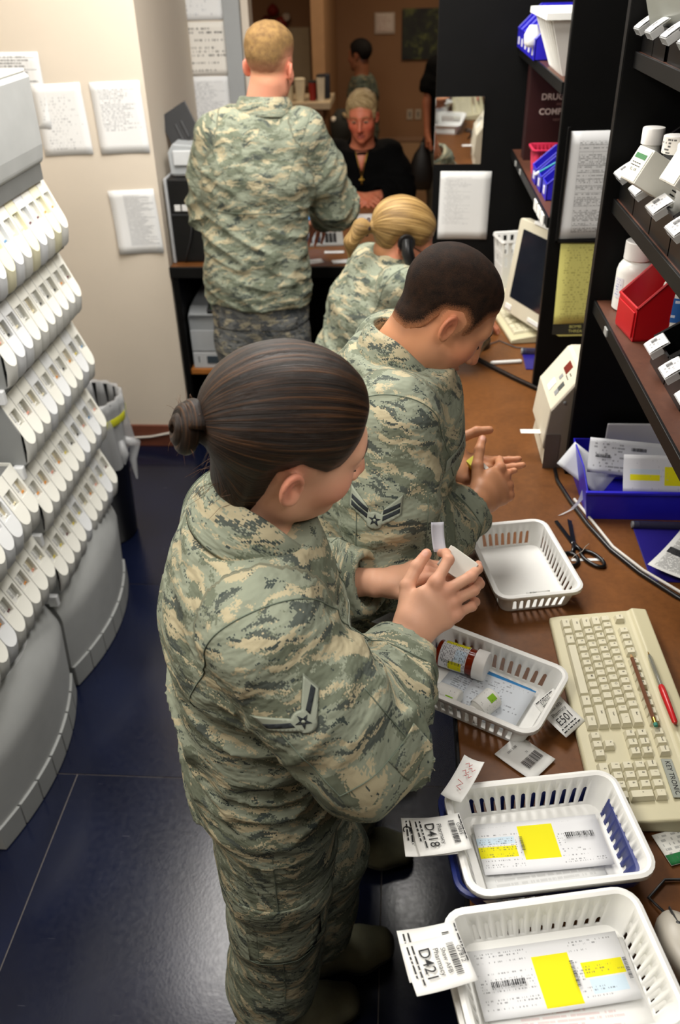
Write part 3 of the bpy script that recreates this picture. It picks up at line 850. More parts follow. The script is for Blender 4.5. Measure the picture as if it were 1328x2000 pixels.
# ------------- hands
class Hand:
    """w wrist, y finger direction, n back-of-hand normal, side +1 when the thumb lies along +x of the hand"""
    def __init__(s, w_, y, n, side, curl=((.3, .4, .3),) * 4, thumb=((.6, .7, -.3), (.4, .9, -.1), (.2, .95, -.1)), sc=1.0, spread=(.10, .03, -.04, -.12), tips=None):
        y = unit(y); n = np.asarray(n, float); n = unit(n - y * (n @ y)); x = np.cross(y, n) * 1.0
        s.M = np.stack([x, y, n], 1); s.o = np.array(w_, float); s.sc = sc; s.side = side; s.seg = []; s.tip = []
        mx = (.030, .010, -.0105, -.029); my = (.086, .090, .086, .078)
        ln = ((.043, .026, .021), (.047, .029, .022), (.043, .027, .021), (.034, .021, .019))
        rd = ((.0098, .0085, .0076), (.0098, .0086, .0077), (.0094, .0081, .0073), (.0085, .0073, .0066))
        s.knuck = []
        for i in range(4):
            p = np.array((side * mx[i], my[i], 0.0)); a = 0.0
            s.knuck.append(s.w(p))
            for j in range(3):
                a += curl[i][j]
                d = np.array((side * math.sin(spread[i]) * math.cos(a), math.cos(spread[i]) * math.cos(a), -math.sin(a)))
                q = p + d * ln[i][j]
                s.seg.append((s.w(p), s.w(q), rd[i][j] * sc, (rd[i][j + 1] if j < 2 else rd[i][j] * 0.88) * sc)); p = q
                up = np.array((side * math.sin(spread[i]) * math.sin(a), math.cos(spread[i]) * math.sin(a), math.cos(a)))
            s.tip.append((s.w(p + up * rd[i][2] * .8 - d * .004), s.M @ up))
        p = np.array((side * .022, .020, -.010))
        for d, l, r0, r1 in zip(thumb, (.044, .034, .027), (.0135, .0112, .0102), (.0115, .0100, .0085)):
            d = unit((d[0] * side, d[1], d[2])); q = p + d * l
            s.seg.append((s.w(p), s.w(q), r0 * sc, r1 * sc)); p = q
        up = unit(np.cross(np.cross(d, (side * 0.6, -0.2, .75)), d)); s.tip.append((s.w(p + up * .008 - d * .003), s.M @ up))
        s.palm = Sweep([(s.w((0, -.012, 0)), .0275 * sc, .0205 * sc), (s.w((0, .020, 0)), .033 * sc, .0190 * sc), (s.w((side * .001, .060, -.001)), .0395 * sc, .0145 * sc), (s.w((side * .001, .082, -.002)), .0375 * sc, .0112 * sc)], x, k=.01)
        s.then = (s.w((side * .016, .014, -.010)), s.w((side * .027, .048, -.013)))
    def w(s, p): return s.o + s.M @ (np.asarray(p, float) * s.sc)
    def put(s, F):
        F.sweep(s.palm, .012)
        F.cap(s.then[0], s.then[1], .0165 * s.sc, .0145 * s.sc, .012)
        for i, (a, b, ra, rb) in enumerate(s.seg):
            F.cap(a, b, ra, rb, .007 if i % 3 == 0 else .003)
            if i % 3: F.cap(a, a, ra * 1.02, ra * 1.02, .004)
        for kn in s.knuck: F.cap(kn, kn, .0108 * s.sc, None, .008)
    def bb(s):
        P = np.array([q for sg in s.seg for q in sg[:2]] + [s.o]); return P.min(0) - .03, P.max(0) + .03
# ------------- body, clothes and decals
def paint_skin(V, hd, hands, sp):
    base = np.array(rgb(sp['skin'])[:3]); pink = np.array(rgb(sp.get('flush', '#c9705c'))[:3])
    C = np.tile(base, (len(V), 1)).astype(float)
    def mixc(m, col): C[:] = C * (1 - m[:, None]) + np.array(col)[None, :] * m[:, None]
    x, y, z = hd.loc(V[:, 0], V[:, 1], V[:, 2]); ax = np.abs(x)
    near = (ax < .12) & (np.abs(y) < .16) & (z > -.16) & (z < .16)
    g = lambda c, r: np.where(near, np.exp(-(((ax - c[0]) / r[0]) ** 2 + ((y - c[1]) / r[1]) ** 2 + ((z - c[2]) / r[2]) ** 2)), 0)
    mixc(0.75 * g((.045, .060, -.035), (.028, .035, .028)), pink)
    mixc(0.7 * g((0, .115, -.036), (.016, .02, .014)), pink)
    mixc(0.75 * g((.085, -.02, -.004), (.016, .022, .034)), pink)
    if sp.get('red'): mixc(sp['red'] * g((0, .08, -.03), (.08, .06, .10)), pink)
    lip = np.array(rgb(sp.get('lip', '#a4554c'))[:3])
    mixc(0.85 * np.where(near, sstep(1.25, .8, np.sqrt((x / .023) ** 2 + ((z + .0712) / .0115) ** 2)) * (y > .07), 0), lip)
    br = np.array(rgb(sp.get('brow', '#2a1d16'))[:3])
    zb = .021 + .10 * (ax - .02) - 5.5 * np.maximum(ax - .034, 0) ** 2 * 6
    mixc(0.8 * np.where(near & (y > .045), sstep(.0052, .0025, np.abs(z - zb)) * sstep(.010, .015, ax) * sstep(.052, .045, ax), 0), br)
    # eyes: lowered lids with a dark lash line, or open
    er = np.sqrt((ax - .031) ** 2 + (y - .0735) ** 2 + (z + .002) ** 2)
    eye = near & (er < .0142) & (y > .074)
    if sp.get('eyes') == 'open':
        mixc(np.where(eye & (np.abs(z + .003) < .0040) & (np.abs(ax - .031) < .012), .8, 0), rgb('#a89a90')[:3])
        mixc(np.where(eye & (np.abs(z + .003) < .0050) & (np.abs(ax - .0305) < .0068), 1, 0), rgb('#2c2620')[:3])
        mixc(np.where(near & (er < .0150) & (y > .072) & (np.abs(z - .0035) < .0022), .9, 0), br)
    else:
        mixc(np.where(near & (er < .0152) & (y > .070) & (np.abs(z + .0095) < .0030), .95, 0), rgb('#120d0b')[:3])
    if sp.get('stubble'):
        m = sstep(-.035, -.06, z) * sstep(.03, -.0, -y) * (z > -.13)
        mixc(np.where(near, sp['stubble'] * m, 0), np.array(rgb('#6d5a50')[:3]))
    if sp.get('scalp'):
        hp = poly_sd(y, z, HAIRLINE[sp['hairline']])
        mixc(np.where(near & (ax < .09), sp.get('scalp_amt', .85) * sstep(sp.get('fade', .012), -.012, hp) * (np.sqrt(((ax - .076) / .02) ** 2 + ((y + .014) / .03) ** 2 + ((z + .006) / .042) ** 2) > .95), 0), rgb(sp['scalp'])[:3])
    for h in hands:
        for i, (a, b, ra, rb) in enumerate(h.seg):
            if i % 3 == 0: continue
            dd = ((V - a[None]) ** 2).sum(1); mixc(.35 * np.exp(-dd / (.010 ** 2)), pink)
        for kn in h.knuck: mixc(.45 * np.exp(-((V - kn[None]) ** 2).sum(1) / (.013 ** 2)), pink)
        for tp, up in h.tip:
            d = V - tp[None]; q = (d ** 2).sum(1)
            mixc(.4 * np.exp(-q / .011 ** 2), pink)
            mixc(.7 * sstep(.0068, .0045, np.sqrt(q)), rgb('#e3b3a2')[:3])
    return C

def build_person(sp):
    """sp holds world-space joints; returns root and the clothing meshes for decals"""
    J = {k: np.array(v, float) for k, v in sp['J'].items()}
    root = thing('person', sp['label'], 'person', tuple(sp['at']), group=sp.get('group'))
    org = np.array(sp['at'], float)
    hd = Head(sp['head'], sp['face'], sp.get('up', (0, 0, 1)), sp.get('hs', 1.0), sp.get('fem', False), sp.get('nose', 1.0))
    hands = [Hand(**h) for h in sp['hands']]
    S = sp.get('size', 1.0); side = unit(sp['side'])  # body's right
    nr = (.047 if sp.get('fem') else .056) * sp.get('hs', 1.0)
    bh = sp.get('bh', .0035)
    # --- skin: one continuous body
    pts = np.array(list(J.values()) + [hd.w((0, 0, .13))]); lo = pts.min(0) - .24; hi = pts.max(0) + .16
    fx, fy, fz = [], [], []
    for b0, b1, f in [(hd.w((0, 0, 0)) - .15, hd.w((0, 0, 0)) + .15, bh)] + [h.bb() + (sp.get('hh', .004),) for h in hands]:
        fx.append((b0[0], b1[0], f)); fy.append((b0[1], b1[1], f)); fz.append((b0[2], b1[2], f))
    F = Field(axis_pts(lo[0], hi[0], .016, fx), axis_pts(lo[1], hi[1], .016, fy), axis_pts(lo[2], hi[2], .018, fz))
    tor = Sweep([(J['pelvis'], .135 * S, .095 * S), (J['waist'], .115 * S, .085 * S), (J['chest'], .130 * S, .095 * S), (J['neck'] * .75 + J['chest'] * .25, .09 * S, .06 * S)], side, k=.05)
    F.sweep(tor, .03)
    F.cap(J['neck'], hd.w((0, -.026, -.050)), nr * 1.12, nr, .03)
    for q in 'RL':
        F.cap(J['neck'] * .8 + J['sh' + q] * .2 - (0, 0, .045), J['sh' + q] - (0, 0, .012), .040 * S, .042 * S, .03)
        F.cap(J['sh' + q], J['el' + q], .045 * S, .036 * S, .02); F.cap(J['el' + q], J['wr' + q], .037 * S, .0255 * S, .015)
        F.cap(J['pelvis'] + side * (.09 if q == 'R' else -.09) * S, J['kn' + q], .07 * S, .05 * S, .03)
        F.cap(J['kn' + q], J['an' + q], .05 * S, .036 * S, .03); F.cap(J['an' + q], J['an' + q] * .5 + J['toe' + q] * .5, .034 * S, .022 * S, .02)
    c = hd.c; F.add(hd.sdf, c - .15, c + .15, .012)
    for h in hands: h.put(F)
    V, Q = F.mesh()
    me, V = np_mesh('body', V, Q, M_SKIN, org, 1, None, None)
    C = paint_skin(V, hd, hands, sp)
    at = me.attributes.new('paint', 'FLOAT_COLOR', 'POINT'); at.data.foreach_set('color', np.concatenate([C, np.ones((len(C), 1))], 1).astype(np.float32).ravel())
    link('body', me, root)
    if sp.get('lashes'):
        sel = ((V[Q[:, 0]] - hd.c) ** 2).sum(1) < .15 ** 2
        bv = BVHTree.FromPolygons([Vector(p) for p in V], [tuple(int(i) for i in q) for q in Q[sel]])
        def face_line(name, pts, rad, mat):
            P = []
            for x_, z_ in pts:
                h, n_, _, _ = bv.ray_cast(Vector(hd.w((x_, .2, z_))), Vector(-hd.R[:, 1]))
                if h is not None: P.append(tuple(np.array(h) + np.array(n_) * .0004 - org))
            if len(P) > 2: G().tube(P, [rad * (.45 if i in (0, len(P) - 1) else 1) for i in range(len(P))], 6).obj(name, mat, root, smooth=True)
        mb = plain('brow_%s' % sp.get('brow', '#2a1d16')[1:], sp.get('brow', '#2a1d16'), .8)
        for s_ in (-1, 1):
            face_line('eyebrow', [(s_ * .011, .0190), (s_ * .020, .0235), (s_ * .030, .0265), (s_ * .040, .0260), (s_ * .050, .0195)], .0014, mb)
            face_line('eyelashes', [(s_ * .018, -.0085), (s_ * .025, -.0110), (s_ * .033, -.0115), (s_ * .040, -.0085), (s_ * .046, -.0045)], .0014, plain('dark_lashes', '#140d0a', .8))
    # --- hair
    if sp.get('hair'):
        hp = sp['hair']; h_ = hp.get('res', .0035)
        c0 = hd.c; F = Field(*[axis_pts(c0[i] - .21, c0[i] + .21, h_) for i in range(3)])
        x, y, z = F.xyz((slice(None),) * 3); lx, ly, lz = hd.loc(x, y, z)
        th = hp['thick']; P = HAIRLINE[hp['line']]
        rg = poly_sd(ly[:, :, :], lz, P)
        sk = skull(lx, ly, lz, sp.get('fem'))
        if hp.get('nape'):
            nk = np.array(hd.loc(*J['neck'])); n0 = np.array((0, -.026, -.050))
            sk = smin(sk, cap(lx, ly, lz, n0, n0 + (nk - n0) * .8, nr / hd.sc * hp['nape'], nr / hd.sc * 1.08 * hp['nape']), .03)
        f0 = hp.get('edge', .25); tt = th * (f0 + (1 - f0) * sstep(0.0, -hp.get('feather', .02), rg))
        if hp.get('top'): tt = tt + hp['top'] * sstep(.03, .10, lz)
        nz = (vnoise(lx * 60 + 9, ly * 60 + 9, lz * 60 + 9) - .5) * hp.get('noise', .001)
        d = smax(sk - tt - nz, rg, .004)
        for (a, b, ra, rb) in hp.get('caps', ()): d = smin(d, cap(lx, ly, lz, a, b, ra, rb), hp.get('ck', .012))
        F.D[:] = d * hd.sc
        V, Q = F.mesh()
        pole = np.array(hp.get('pole', (0, -.13, .05))); L = np.stack(hd.loc(V[:, 0], V[:, 1], V[:, 2]), 1) - pole[None]
        axv = unit(-pole + np.array((0, .02, .03))); e1 = unit(np.cross(axv, (0, 0, 1.)) if abs(axv[2]) < .9 else np.cross(axv, (1., 0, 0))); e2 = np.cross(e1, axv)
        phi = np.arctan2(L @ e1, -(L @ e2)); rho = np.linalg.norm(L, axis=1)
        LL = hd.loc(V[:, 0], V[:, 1], V[:, 2]); st = np.stack([phi, rho * 9, poly_sd(LL[1], LL[2], P)], 1)
        me, _ = np_mesh('hair', V, Q, hp['mat'], org, 1, {'strand': st})
        link('hair', me, root)
    # --- garments
    out = {'root': root, 'head': hd, 'hands': hands, 'J': J}
    for gm in sp['garments']:
        sws = gm['sweeps']; lo = np.min([s_.bb()[0] for s_ in sws], 0) - .03; hi = np.max([s_.bb()[1] for s_ in sws], 0) + .03
        h_ = gm.get('res', .007); F = Field(*[axis_pts(lo[i], hi[i], h_) for i in range(3)])
        for s_ in sws: F.sweep(s_, gm.get('k', .03))
        for (a, b, ra, rb, k) in gm.get('caps', ()): F.cap(np.array(a, float), np.array(b, float), ra, rb, k)
        b = F.band(.03); x, y, z = F.ax[0][b[0]], F.ax[1][b[1]], F.ax[2][b[2]]
        bd = None; dis = np.zeros(len(x))
        for si, s_ in enumerate(sws):
            d, ss, u, v, tt = s_.ev(x, y, z, True)
            am = np.interp(tt, range(len(s_.fold)), s_.fold)
            n1 = vnoise(ss * gm.get('fs', 26) + 7 * si + u * 9 + 3, u * 7 + v * 9 + 5 + 11 * si, v * 6 - ss * 5 + 3)
            n2 = vnoise(ss * 60 + 3 * si, u * 22 + 5, v * 22 + 8)
            r_ = (1 - np.abs(2 * n1 - 1)) ** 2.2 - .35 + .12 * (n2 - .5)
            dd = r_ * am * 1.3
            if bd is None: bd, dis = d, dd
            else: m = d < bd; bd = np.where(m, d, bd); dis = np.where(m, dd, dis)
        F.D[b] -= dis.astype(np.float32)
        for fn, k in gm.get('cuts', ()): x, y, z = F.xyz((slice(None),) * 3); F.D[:] = smax(F.D, -fn(x, y, z).astype(np.float32), k)
        V, Q = F.mesh()
        bd = None
        for si, s_ in enumerate(sws):
            d, ss, u, v, tt = s_.ev(V[:, 0], V[:, 1], V[:, 2], True)
            cl = np.stack([u + si * 1.37, v + .61 * si, ss + .4 * si + gm.get('off', 0.0)], 1)
            if bd is None: bd, CL = d, cl
            else: m = d < bd - .001; bd = np.where(m, d, bd); CL = np.where(m[:, None], cl, CL)
        me, V2 = np_mesh(gm['name'], V, Q, gm['mat'], org, 1, {'cloth': CL})
        o = link(gm['name'], me, root)
        if gm.get('label'): o['label'] = gm['label']
        out[gm['name']] = o; out[gm['name'] + '_bvh'] = BVHTree.FromPolygons([Vector(p) for p in V2], [tuple(int(i) for i in q) for q in Q])
    # --- boots
    if sp.get('boots', True):
        for q in 'RL':
            a, t_ = J['an' + q], J['toe' + q]; f = unit((t_ - a) * (1, 1, 0)); sd = np.cross(f, (0, 0, 1.))
            heel = a - f * .055; heel[2] = .035; ball = a + f * .11; ball[2] = .04; toe = a + f * .165; toe[2] = .042
            sh = Sweep([(np.array((a[0], a[1], .24)), .060, .060), (np.array((a[0], a[1], .12)), .048, .055), (np.array((a[0], a[1], .06)), .045, .055)], sd)
            ft = Sweep([(heel, .036, .036), (a * (1, 1, 0) + (0, 0, .05), .040, .045), (ball, .050, .036), (toe, .041, .033)], sd)
            lo = np.minimum(sh.bb()[0], ft.bb()[0]) - .02; hi = np.maximum(sh.bb()[1], ft.bb()[1]) + .02
            F = Field(*[axis_pts(lo[i], hi[i], .009) for i in range(3)]); F.sweep(sh, .03); F.sweep(ft, .04)
            F.D[:] = np.maximum(F.D, .022 - F.xyz((slice(None),) * 3)[2])
            V, Q = F.mesh(); me, _ = np_mesh('boot', V, Q, sp.get('boot_mat', M_BOOT), org, 1); bo = link('boot', me, root)
            F.D[:] = 0.5; F.sweep(Sweep([(heel, .040, .040), (a * (1, 1, 0) + (0, 0, .05), .041, .05), (ball, .053, .04), (toe, .044, .036)], sd), .02)
            zz = F.xyz((slice(None),) * 3)[2]; F.D[:] = np.maximum(F.D - .002, np.maximum(.003 - zz, zz - .026))
            V, Q = F.mesh(); me, _ = np_mesh('sole', V, Q, M_SOLE, org, 0); link('sole', me, bo)
    return out

def uniform(J, side, fwd, S=1.0, sl=(.080, .074, .066, .054, .047), tw=(.190, .150), tp=None, cuff=None, res=.007, mat=None, hem=None, legs=True, trmat=None, fold=1.0):
    """jacket and trousers around the joints"""
    J = {k: np.array(v, float) for k, v in J.items()}; side = unit(side); up = unit(J['chest'] - J['waist'])
    hem = hem if hem is not None else J['pelvis'] - (0, 0, .10)
    tor = Sweep([(hem - up * .03, tw[0] * 1.05 * S, tw[1] * 1.06 * S), (J['pelvis'], tw[0] * 1.0 * S, tw[1] * S), (J['waist'], tw[0] * .93 * S, tw[1] * .95 * S), (J['chest'], tw[0] * 1.0 * S, tw[1] * .98 * S),
                 (J['chest'] * .35 + J['neck'] * .65, tw[0] * .86 * S, tw[1] * .76 * S), (J['neck'] - up * .015, .085 * S, .078 * S)], side, fold=[.006 * fold, .008 * fold, .010 * fold, .006 * fold, .004 * fold, 0], k=.05)
    hn = unit(hem - J['waist']); tor.cut = [(hn, hem), (unit(J['neck'] - J['chest']), J['neck'] + up * .004)]
    sws = [tor]; cuts = []
    for q in 'RL':
        s, e, w_ = J['sh' + q], J['el' + q], J['wr' + q]; d = unit(w_ - e); ce = w_ - d * .012
        m1 = s * .5 + e * .5; m2 = e * .45 + w_ * .55
        sv = unit(np.cross(e - s, w_ - e) + 1e-4)
        sw = Sweep([(s + (J['neck'] - s) * .10, sl[0] * S, sl[0] * S), (m1, sl[1] * S), (e, sl[2] * S * 1.06), (m2, sl[3] * S), (ce + d * .05, sl[4] * S)], sv,
                   fold=[.003 * fold, .007 * fold, .014 * fold, .010 * fold, .003 * fold], k=.04)
        sw.cut = [(d, ce, .13)]; sws.append(sw)
        cuts.append((lambda x, y, z, a=ce - d * .012, b=ce + d * .06, r=(sl[4] * S - .006): cap(x, y, z, a, b, r), .003))
    gar = [dict(name='jacket', sweeps=sws, mat=mat or M_CAMO, res=res, cuts=cuts, k=.035)]
    if legs:
        tws = [Sweep([(hem + (0, 0, .05), tw[0] * .86 * S, tw[1] * .86 * S), (J['pelvis'] - (0, 0, .14), tw[0] * .89 * S, tw[1] * .88 * S)], side, fold=[.003, .006], k=.04)]
        for q in 'RL':
            hp = J['pelvis'] + side * (.088 if q == 'R' else -.088) * S - (0, 0, .06); k_, a = J['kn' + q], J['an' + q]
            sw = Sweep([(hp, .098 * S), (hp * .5 + k_ * .5, .099 * S), (k_, .092 * S), (k_ * .4 + a * .6 + (0, 0, .02), .088 * S), (a + (0, 0, .10), .084 * S), (a + (0, 0, .03), .058 * S)], side,
                       fold=[.004, .004, .006, .004, .008, .002], k=.04)
            tws.append(sw)
        gar.append(dict(name='trousers', sweeps=tws, mat=trmat or mat or M_CAMO, res=res * 1.15, k=.04, off=2.2, fs=11))
    return gar

def collar(P, out, tilt, r=(.072, .066), h=.030, fall=.045, mat=None, open_=2.55, base=None, drop=0.0):
    """folded shirt collar around the neck; tilt = neck axis"""
    J = out['J']; n = unit(tilt); c = (base if base is not None else J['neck']) - np.array(P['at'], float)
    f = unit(np.array(P['fwd'], float) - n * (n @ np.array(P['fwd'], float))); s_ = np.cross(f, n)
    prof = [(0.0, -.012), (.001, .012), (.003, h * .85), (.0065, h), (.012, h * .96), (.017, h * .6), (.022, h * .6 - fall * .45), (.026, h * .6 - fall)]
    nu = 40; g = G(); cl = []
    rows = []
    for j, (dr, dz) in enumerate(prof):
        row = []
        for i in range(nu + 1):
            th = -open_ + 2 * open_ * i / nu; e = abs(th) / open_
            ext = 1 + (.9 * max(0, e - .72) / .28 if j > 4 else 0)
            R1 = (r[0] + dr * (1 + .5 * (j > 4) * e)); R2 = (r[1] + dr * (1 + .9 * (j > 4) * e))
            zz = dz if j <= 4 else h * .96 + (dz - h * .96) * ext
            zz -= drop * sstep(.35, 1.0, e)
            p = c + s_ * (math.sin(th) * R1) - f * (math.cos(th) * R2) + n * zz
            row.append(tuple(p)); cl.append((th * .07 + 5.1, j * .01, dz + .3))
        rows.append(row)
    g.loft(rows, caps=False, closed=False)
    me = g.mesh('collar', mat or M_CAMO, True)
    at = me.attributes.new('cloth', 'FLOAT_VECTOR', 'POINT'); at.data.foreach_set('vector', np.array(cl, np.float32).ravel())
    o = link('collar', me, out['root'], solid=.003, offset=0.0); sb = o.modifiers.new('subsurf', 'SUBSURF'); sb.levels = 1; sb.render_levels = 1
    return o

class Decal:
    """projects flat outlines onto a garment: origin hit by a ray, local right/up axes"""
    def __init__(s, out, gname, p, n, up, parent=None):
        s.org = np.array(out['root'].location); s.bvh = out[gname + '_bvh']; s.par = out[gname] if parent is None else parent
        s.n = Vector(unit(n)); hit, nn, _, _ = s.bvh.ray_cast(Vector(p) + s.n * .3, -s.n)
        if hit is None: hit = Vector(p)
        s.o = hit; u = Vector(up); u = (u - s.n * u.dot(s.n)).normalized(); s.u = u; s.r = u.cross(s.n)
    def pt(s, x, y, lift):
        q = s.o + s.r * x + s.u * y; h, nn, _, _ = s.bvh.ray_cast(q + s.n * .08, -s.n)
        if h is None or (h - q).length > .07:
            h, nn, _, _ = s.bvh.find_nearest(q)
        if nn.dot(s.n) < 0: nn = -nn
        return h + (nn * .6 + s.n * .4) * lift - Vector(s.org)
    def poly(s, name, polys, mat, lift=.001, cuts=3, thick=.0012, parent=None):
        """polys: list of 2-D outlines"""
        bm = bmesh.new()
        for pl in polys:
            bm.faces.new([bm.verts.new((x, y, 0)) for x, y in pl])
        bmesh.ops.triangulate(bm, faces=bm.faces[:])
        for _ in range(cuts):
            ed = [e for e in bm.edges if e.calc_length() > .006]
            if ed: bmesh.ops.subdivide_edges(bm, edges=ed, cuts=1, use_grid_fill=False); bmesh.ops.triangulate(bm, faces=bm.faces[:])
        for v in bm.verts: v.co = s.pt(v.co.x, v.co.y, lift)
        bmesh.ops.recalc_face_normals(bm, faces=bm.faces[:])
        me = bpy.data.meshes.new(name); bm.to_mesh(me); bm.free(); me.materials.append(mat)
        for p in me.polygons: p.use_smooth = True
        if 'camouflage' in mat.name:
            at = me.attributes.new('cloth', 'FLOAT_VECTOR', 'POINT')
            at.data.foreach_set('vector', np.array([(v.co.x * 1.0 + 3, v.co.y + 2, v.co.z * 1.0) for v in me.vertices], np.float32).ravel())
        return link(name, me, parent if parent is not None else s.par, solid=thick, offset=0)
    def text(s, name, txt, size, mat, at=(0, 0), lift=.0026, bold=.0, parent=None):
        v, f = text_geo(txt, size, 'CENTER', bold); polys = [[(v[i][0] + at[0], v[i][1] + at[1]) for i in q] for q in f]
        bm = bmesh.new(); vs = [bm.verts.new(s.pt(x + at[0], y + at[1], lift)) for x, y, _ in v]
        for q in f:
            try: bm.faces.new([vs[i] for i in q])
            except ValueError: pass
        me = bpy.data.meshes.new(name); bm.to_mesh(me); bm.free(); me.materials.append(mat)
        return link(name, me, parent if parent is not None else s.par)
    def line(s, name, path, w_, mat, lift=.0014, parent=None, closed=False):
        """a stitched seam: thin raised strip along a 2-D path"""
        P = []
        for (x0, y0), (x1, y1) in zip(path[:-1], path[1:]):
            n = max(1, int(math.hypot(x1 - x0, y1 - y0) / .006))
            P += [(x0 + (x1 - x0) * i / n, y0 + (y1 - y0) * i / n) for i in range(n)]
        P.append(path[-1])
        g = G(); g.tube([tuple(s.pt(x, y, lift)) for x, y in P], w_, 5)
        me = g.mesh(name, mat, True)
        if 'camouflage' in mat.name:
            at = me.attributes.new('cloth', 'FLOAT_VECTOR', 'POINT')
            at.data.foreach_set('vector', np.array([(v.co.x + 3, v.co.y + 2, v.co.z) for v in me.vertices], np.float32).ravel())
        return link(name, me, parent if parent is not None else s.par)
def star_poly(r, ri, rot=90, n=5):
    return [((r if k % 2 == 0 else ri) * math.cos(math.radians(rot + 36 * k)), (r if k % 2 == 0 else ri) * math.sin(math.radians(rot + 36 * k))) for k in range(10)]
# ---------------------------------------------------------------- the people
M_PATCH = plain('patch_sage', '#8d9384', 0.85, var=0.05)
M_PBORDER = plain('patch_border', '#6d7364', 0.85)
M_PDARK = plain('patch_dark', '#1c2226', 0.85)
M_SEAM = plain('seam_thread', '#5d6759', 0.9)
HAIR_BUN = hair_mat('brown_hair', '#080402', '#1d1007', '#54361c', .42, 85, .6)
HAIR_PONY = hair_mat('blonde_hair', '#5c4526', '#8f7142', '#bd9f68', .42, 55, .55)
HAIR_GREY = hair_mat('grey_blond_hair', '#6f5a3c', '#a58c62', '#c9b58c', .5, 50, .6)
BUZZ_DARK = buzz_mat('black_crew_cut', '#0b0705', '#2e1d12', '#a8714f', 700, .018)
BUZZ_BLOND = buzz_mat('blond_crew_cut', '#5f4830', '#947548', '#c98a6e', 700, .045)
BUZZ_BLACK = buzz_mat('short_black_hair', '#070606', '#14100e', '#4a3024', 500, .01)
def fdir(phi, pitch): # phi: turn from +X towards +Y, pitch down, degrees
    a, b = math.radians(phi), math.radians(pitch); return (math.cos(a) * math.cos(b), math.sin(a) * math.cos(b), -math.sin(b))

# --- 1: standing woman with bun, nearest
ph = math.radians(18); fw1 = np.array((math.cos(ph), math.sin(ph), 0)); sd1 = np.array((math.sin(ph), -math.cos(ph), 0))
J1 = dict(pelvis=(-.225, 1.02, .87), waist=(-.228, 1.01, 1.04), chest=(-.215, 1.0, 1.21), neck=(-.208, 1.002, 1.368),
          shR=(-.165, .842, 1.280), elR=(-.040, .838, 1.098), wrR=(.014, 1.030, 1.122),
          shL=(-.262, 1.158, 1.272), elL=(-.180, 1.262, 1.055), wrL=(-.034, 1.200, 1.112),
          knR=(-.222, .965, .48), anR=(-.255, .970, .09), toeR=(-.12, 1.01, .04), knL=(-.150, 1.10, .48), anL=(-.180, 1.115, .09), toeL=(-.04, 1.15, .04))
W1 = dict(label='person with a dark bun in camouflage uniform holding a white carton in both hands', at=(-.2, 1.07, 0), J=J1, side=sd1, fwd=fw1,
          head=(-.142, 1.000, 1.506), face=fdir(26, 18), up=(.04, -.26, 1), hs=1.08, fem=True, nose=.85, lashes=1, skin='#dba98c', flush='#cc705a', lip='#b0584e', brow='#2b1a12', S=1.0, size=.95,
          scalp='#4a3222', hairline='pulled', scalp_amt=.5, bh=.003, hh=.0028,
          hands=[dict(w_=(.020, 1.040, 1.130), y=(.72, .52, .46), n=(.2, -.88, .40), side=-1, sc=1.06,
                      curl=((.30, .95, .4), (.10, .65, .35), (.20, .60, .4), (.30, .6, .45)), thumb=((.62, .75, -.35), (.30, .92, -.22), (.12, .95, -.15)), spread=(.22, -.28, -.34, -.42)),
                 dict(w_=(-.022, 1.198, 1.112), y=(.86, -.05, .40), n=(-.35, .10, .9), side=1, sc=.95,
                      curl=((.15, .35, .3), (.5, .6, .4), (.6, .7, .4), (.6, .7, .4)), thumb=((.75, .75, -.1), (.35, .95, .0), (.1, 1., 0)))],
          hair=dict(line='pulled', nape=1.0, thick=.0125, feather=.028, mat=HAIR_BUN, res=.0032, pole=(0, -.122, .012), noise=.001,
                    caps=[((0, -.118, .010), (0, -.134, .008), .022, .016)], ck=.006))
W1['garments'] = uniform(J1, sd1, fw1, 1.0, sl=(.088, .086, .078, .064, .050), tw=(.178, .132), res=.006, hem=np.array((-.225, 1.02, .805)), fold=1.15, trmat=M_CAMO3)
O1 = build_person(W1)
collar(W1, O1, (.42, 0.14, 1), r=(.072, .076), h=.036, fall=.060, base=np.array((-.188, 1.004, 1.384)), drop=.055, open_=2.85)

# coiled bun and loose wisps
h1 = O1['head']; org1 = np.array(W1['at']); P_ = []; nT = 90
for i in range(nT + 1):
    t = i / nT; a = t * 2 * math.pi * 2.5 + .6; rr = .0205 * (1 - t) ** .55 + .002
    P_.append(h1.w((rr * math.cos(a) + .002 * math.sin(9 * t), -.128 - .017 * t, .004 + rr * 1.12 * math.sin(a))) - org1)
g = G(); g.tube([tuple(p) for p in P_], [(.0135 - .0035 * (i / nT)) * 1.05 for i in range(nT + 1)], 14)
me = g.mesh('hair_bun', HAIR_BUN, True); at = me.attributes.new('strand', 'FLOAT_VECTOR', 'POINT')
at.data.foreach_set('vector', np.array([((i % 14) / 14 * .9 + .02 * (i // 14) * .3, (i // 14) * .05, 0) for i in range(len(me.vertices))], np.float32).ravel()); link('hair_bun', me, O1['root'])
g = G(); rw = random.Random(5)
for i in range(26):
    x0 = rw.uniform(-.045, .045); z0 = rw.uniform(-.095, -.05); q = h1.w((x0, -.072 + .3 * (abs(x0)) ** 1.2, z0)) - org1; d = h1.R @ np.array((rw.uniform(-.3, .3), -.7, -.6)) * rw.uniform(.02, .045)
    g.tube([tuple(q), tuple(q + d * .5 + (0, 0, .003)), tuple(q + d + np.array((rw.uniform(-.008, .008), rw.uniform(-.008, .008), -.006)))], [.0005, .0004, .0002], 3)
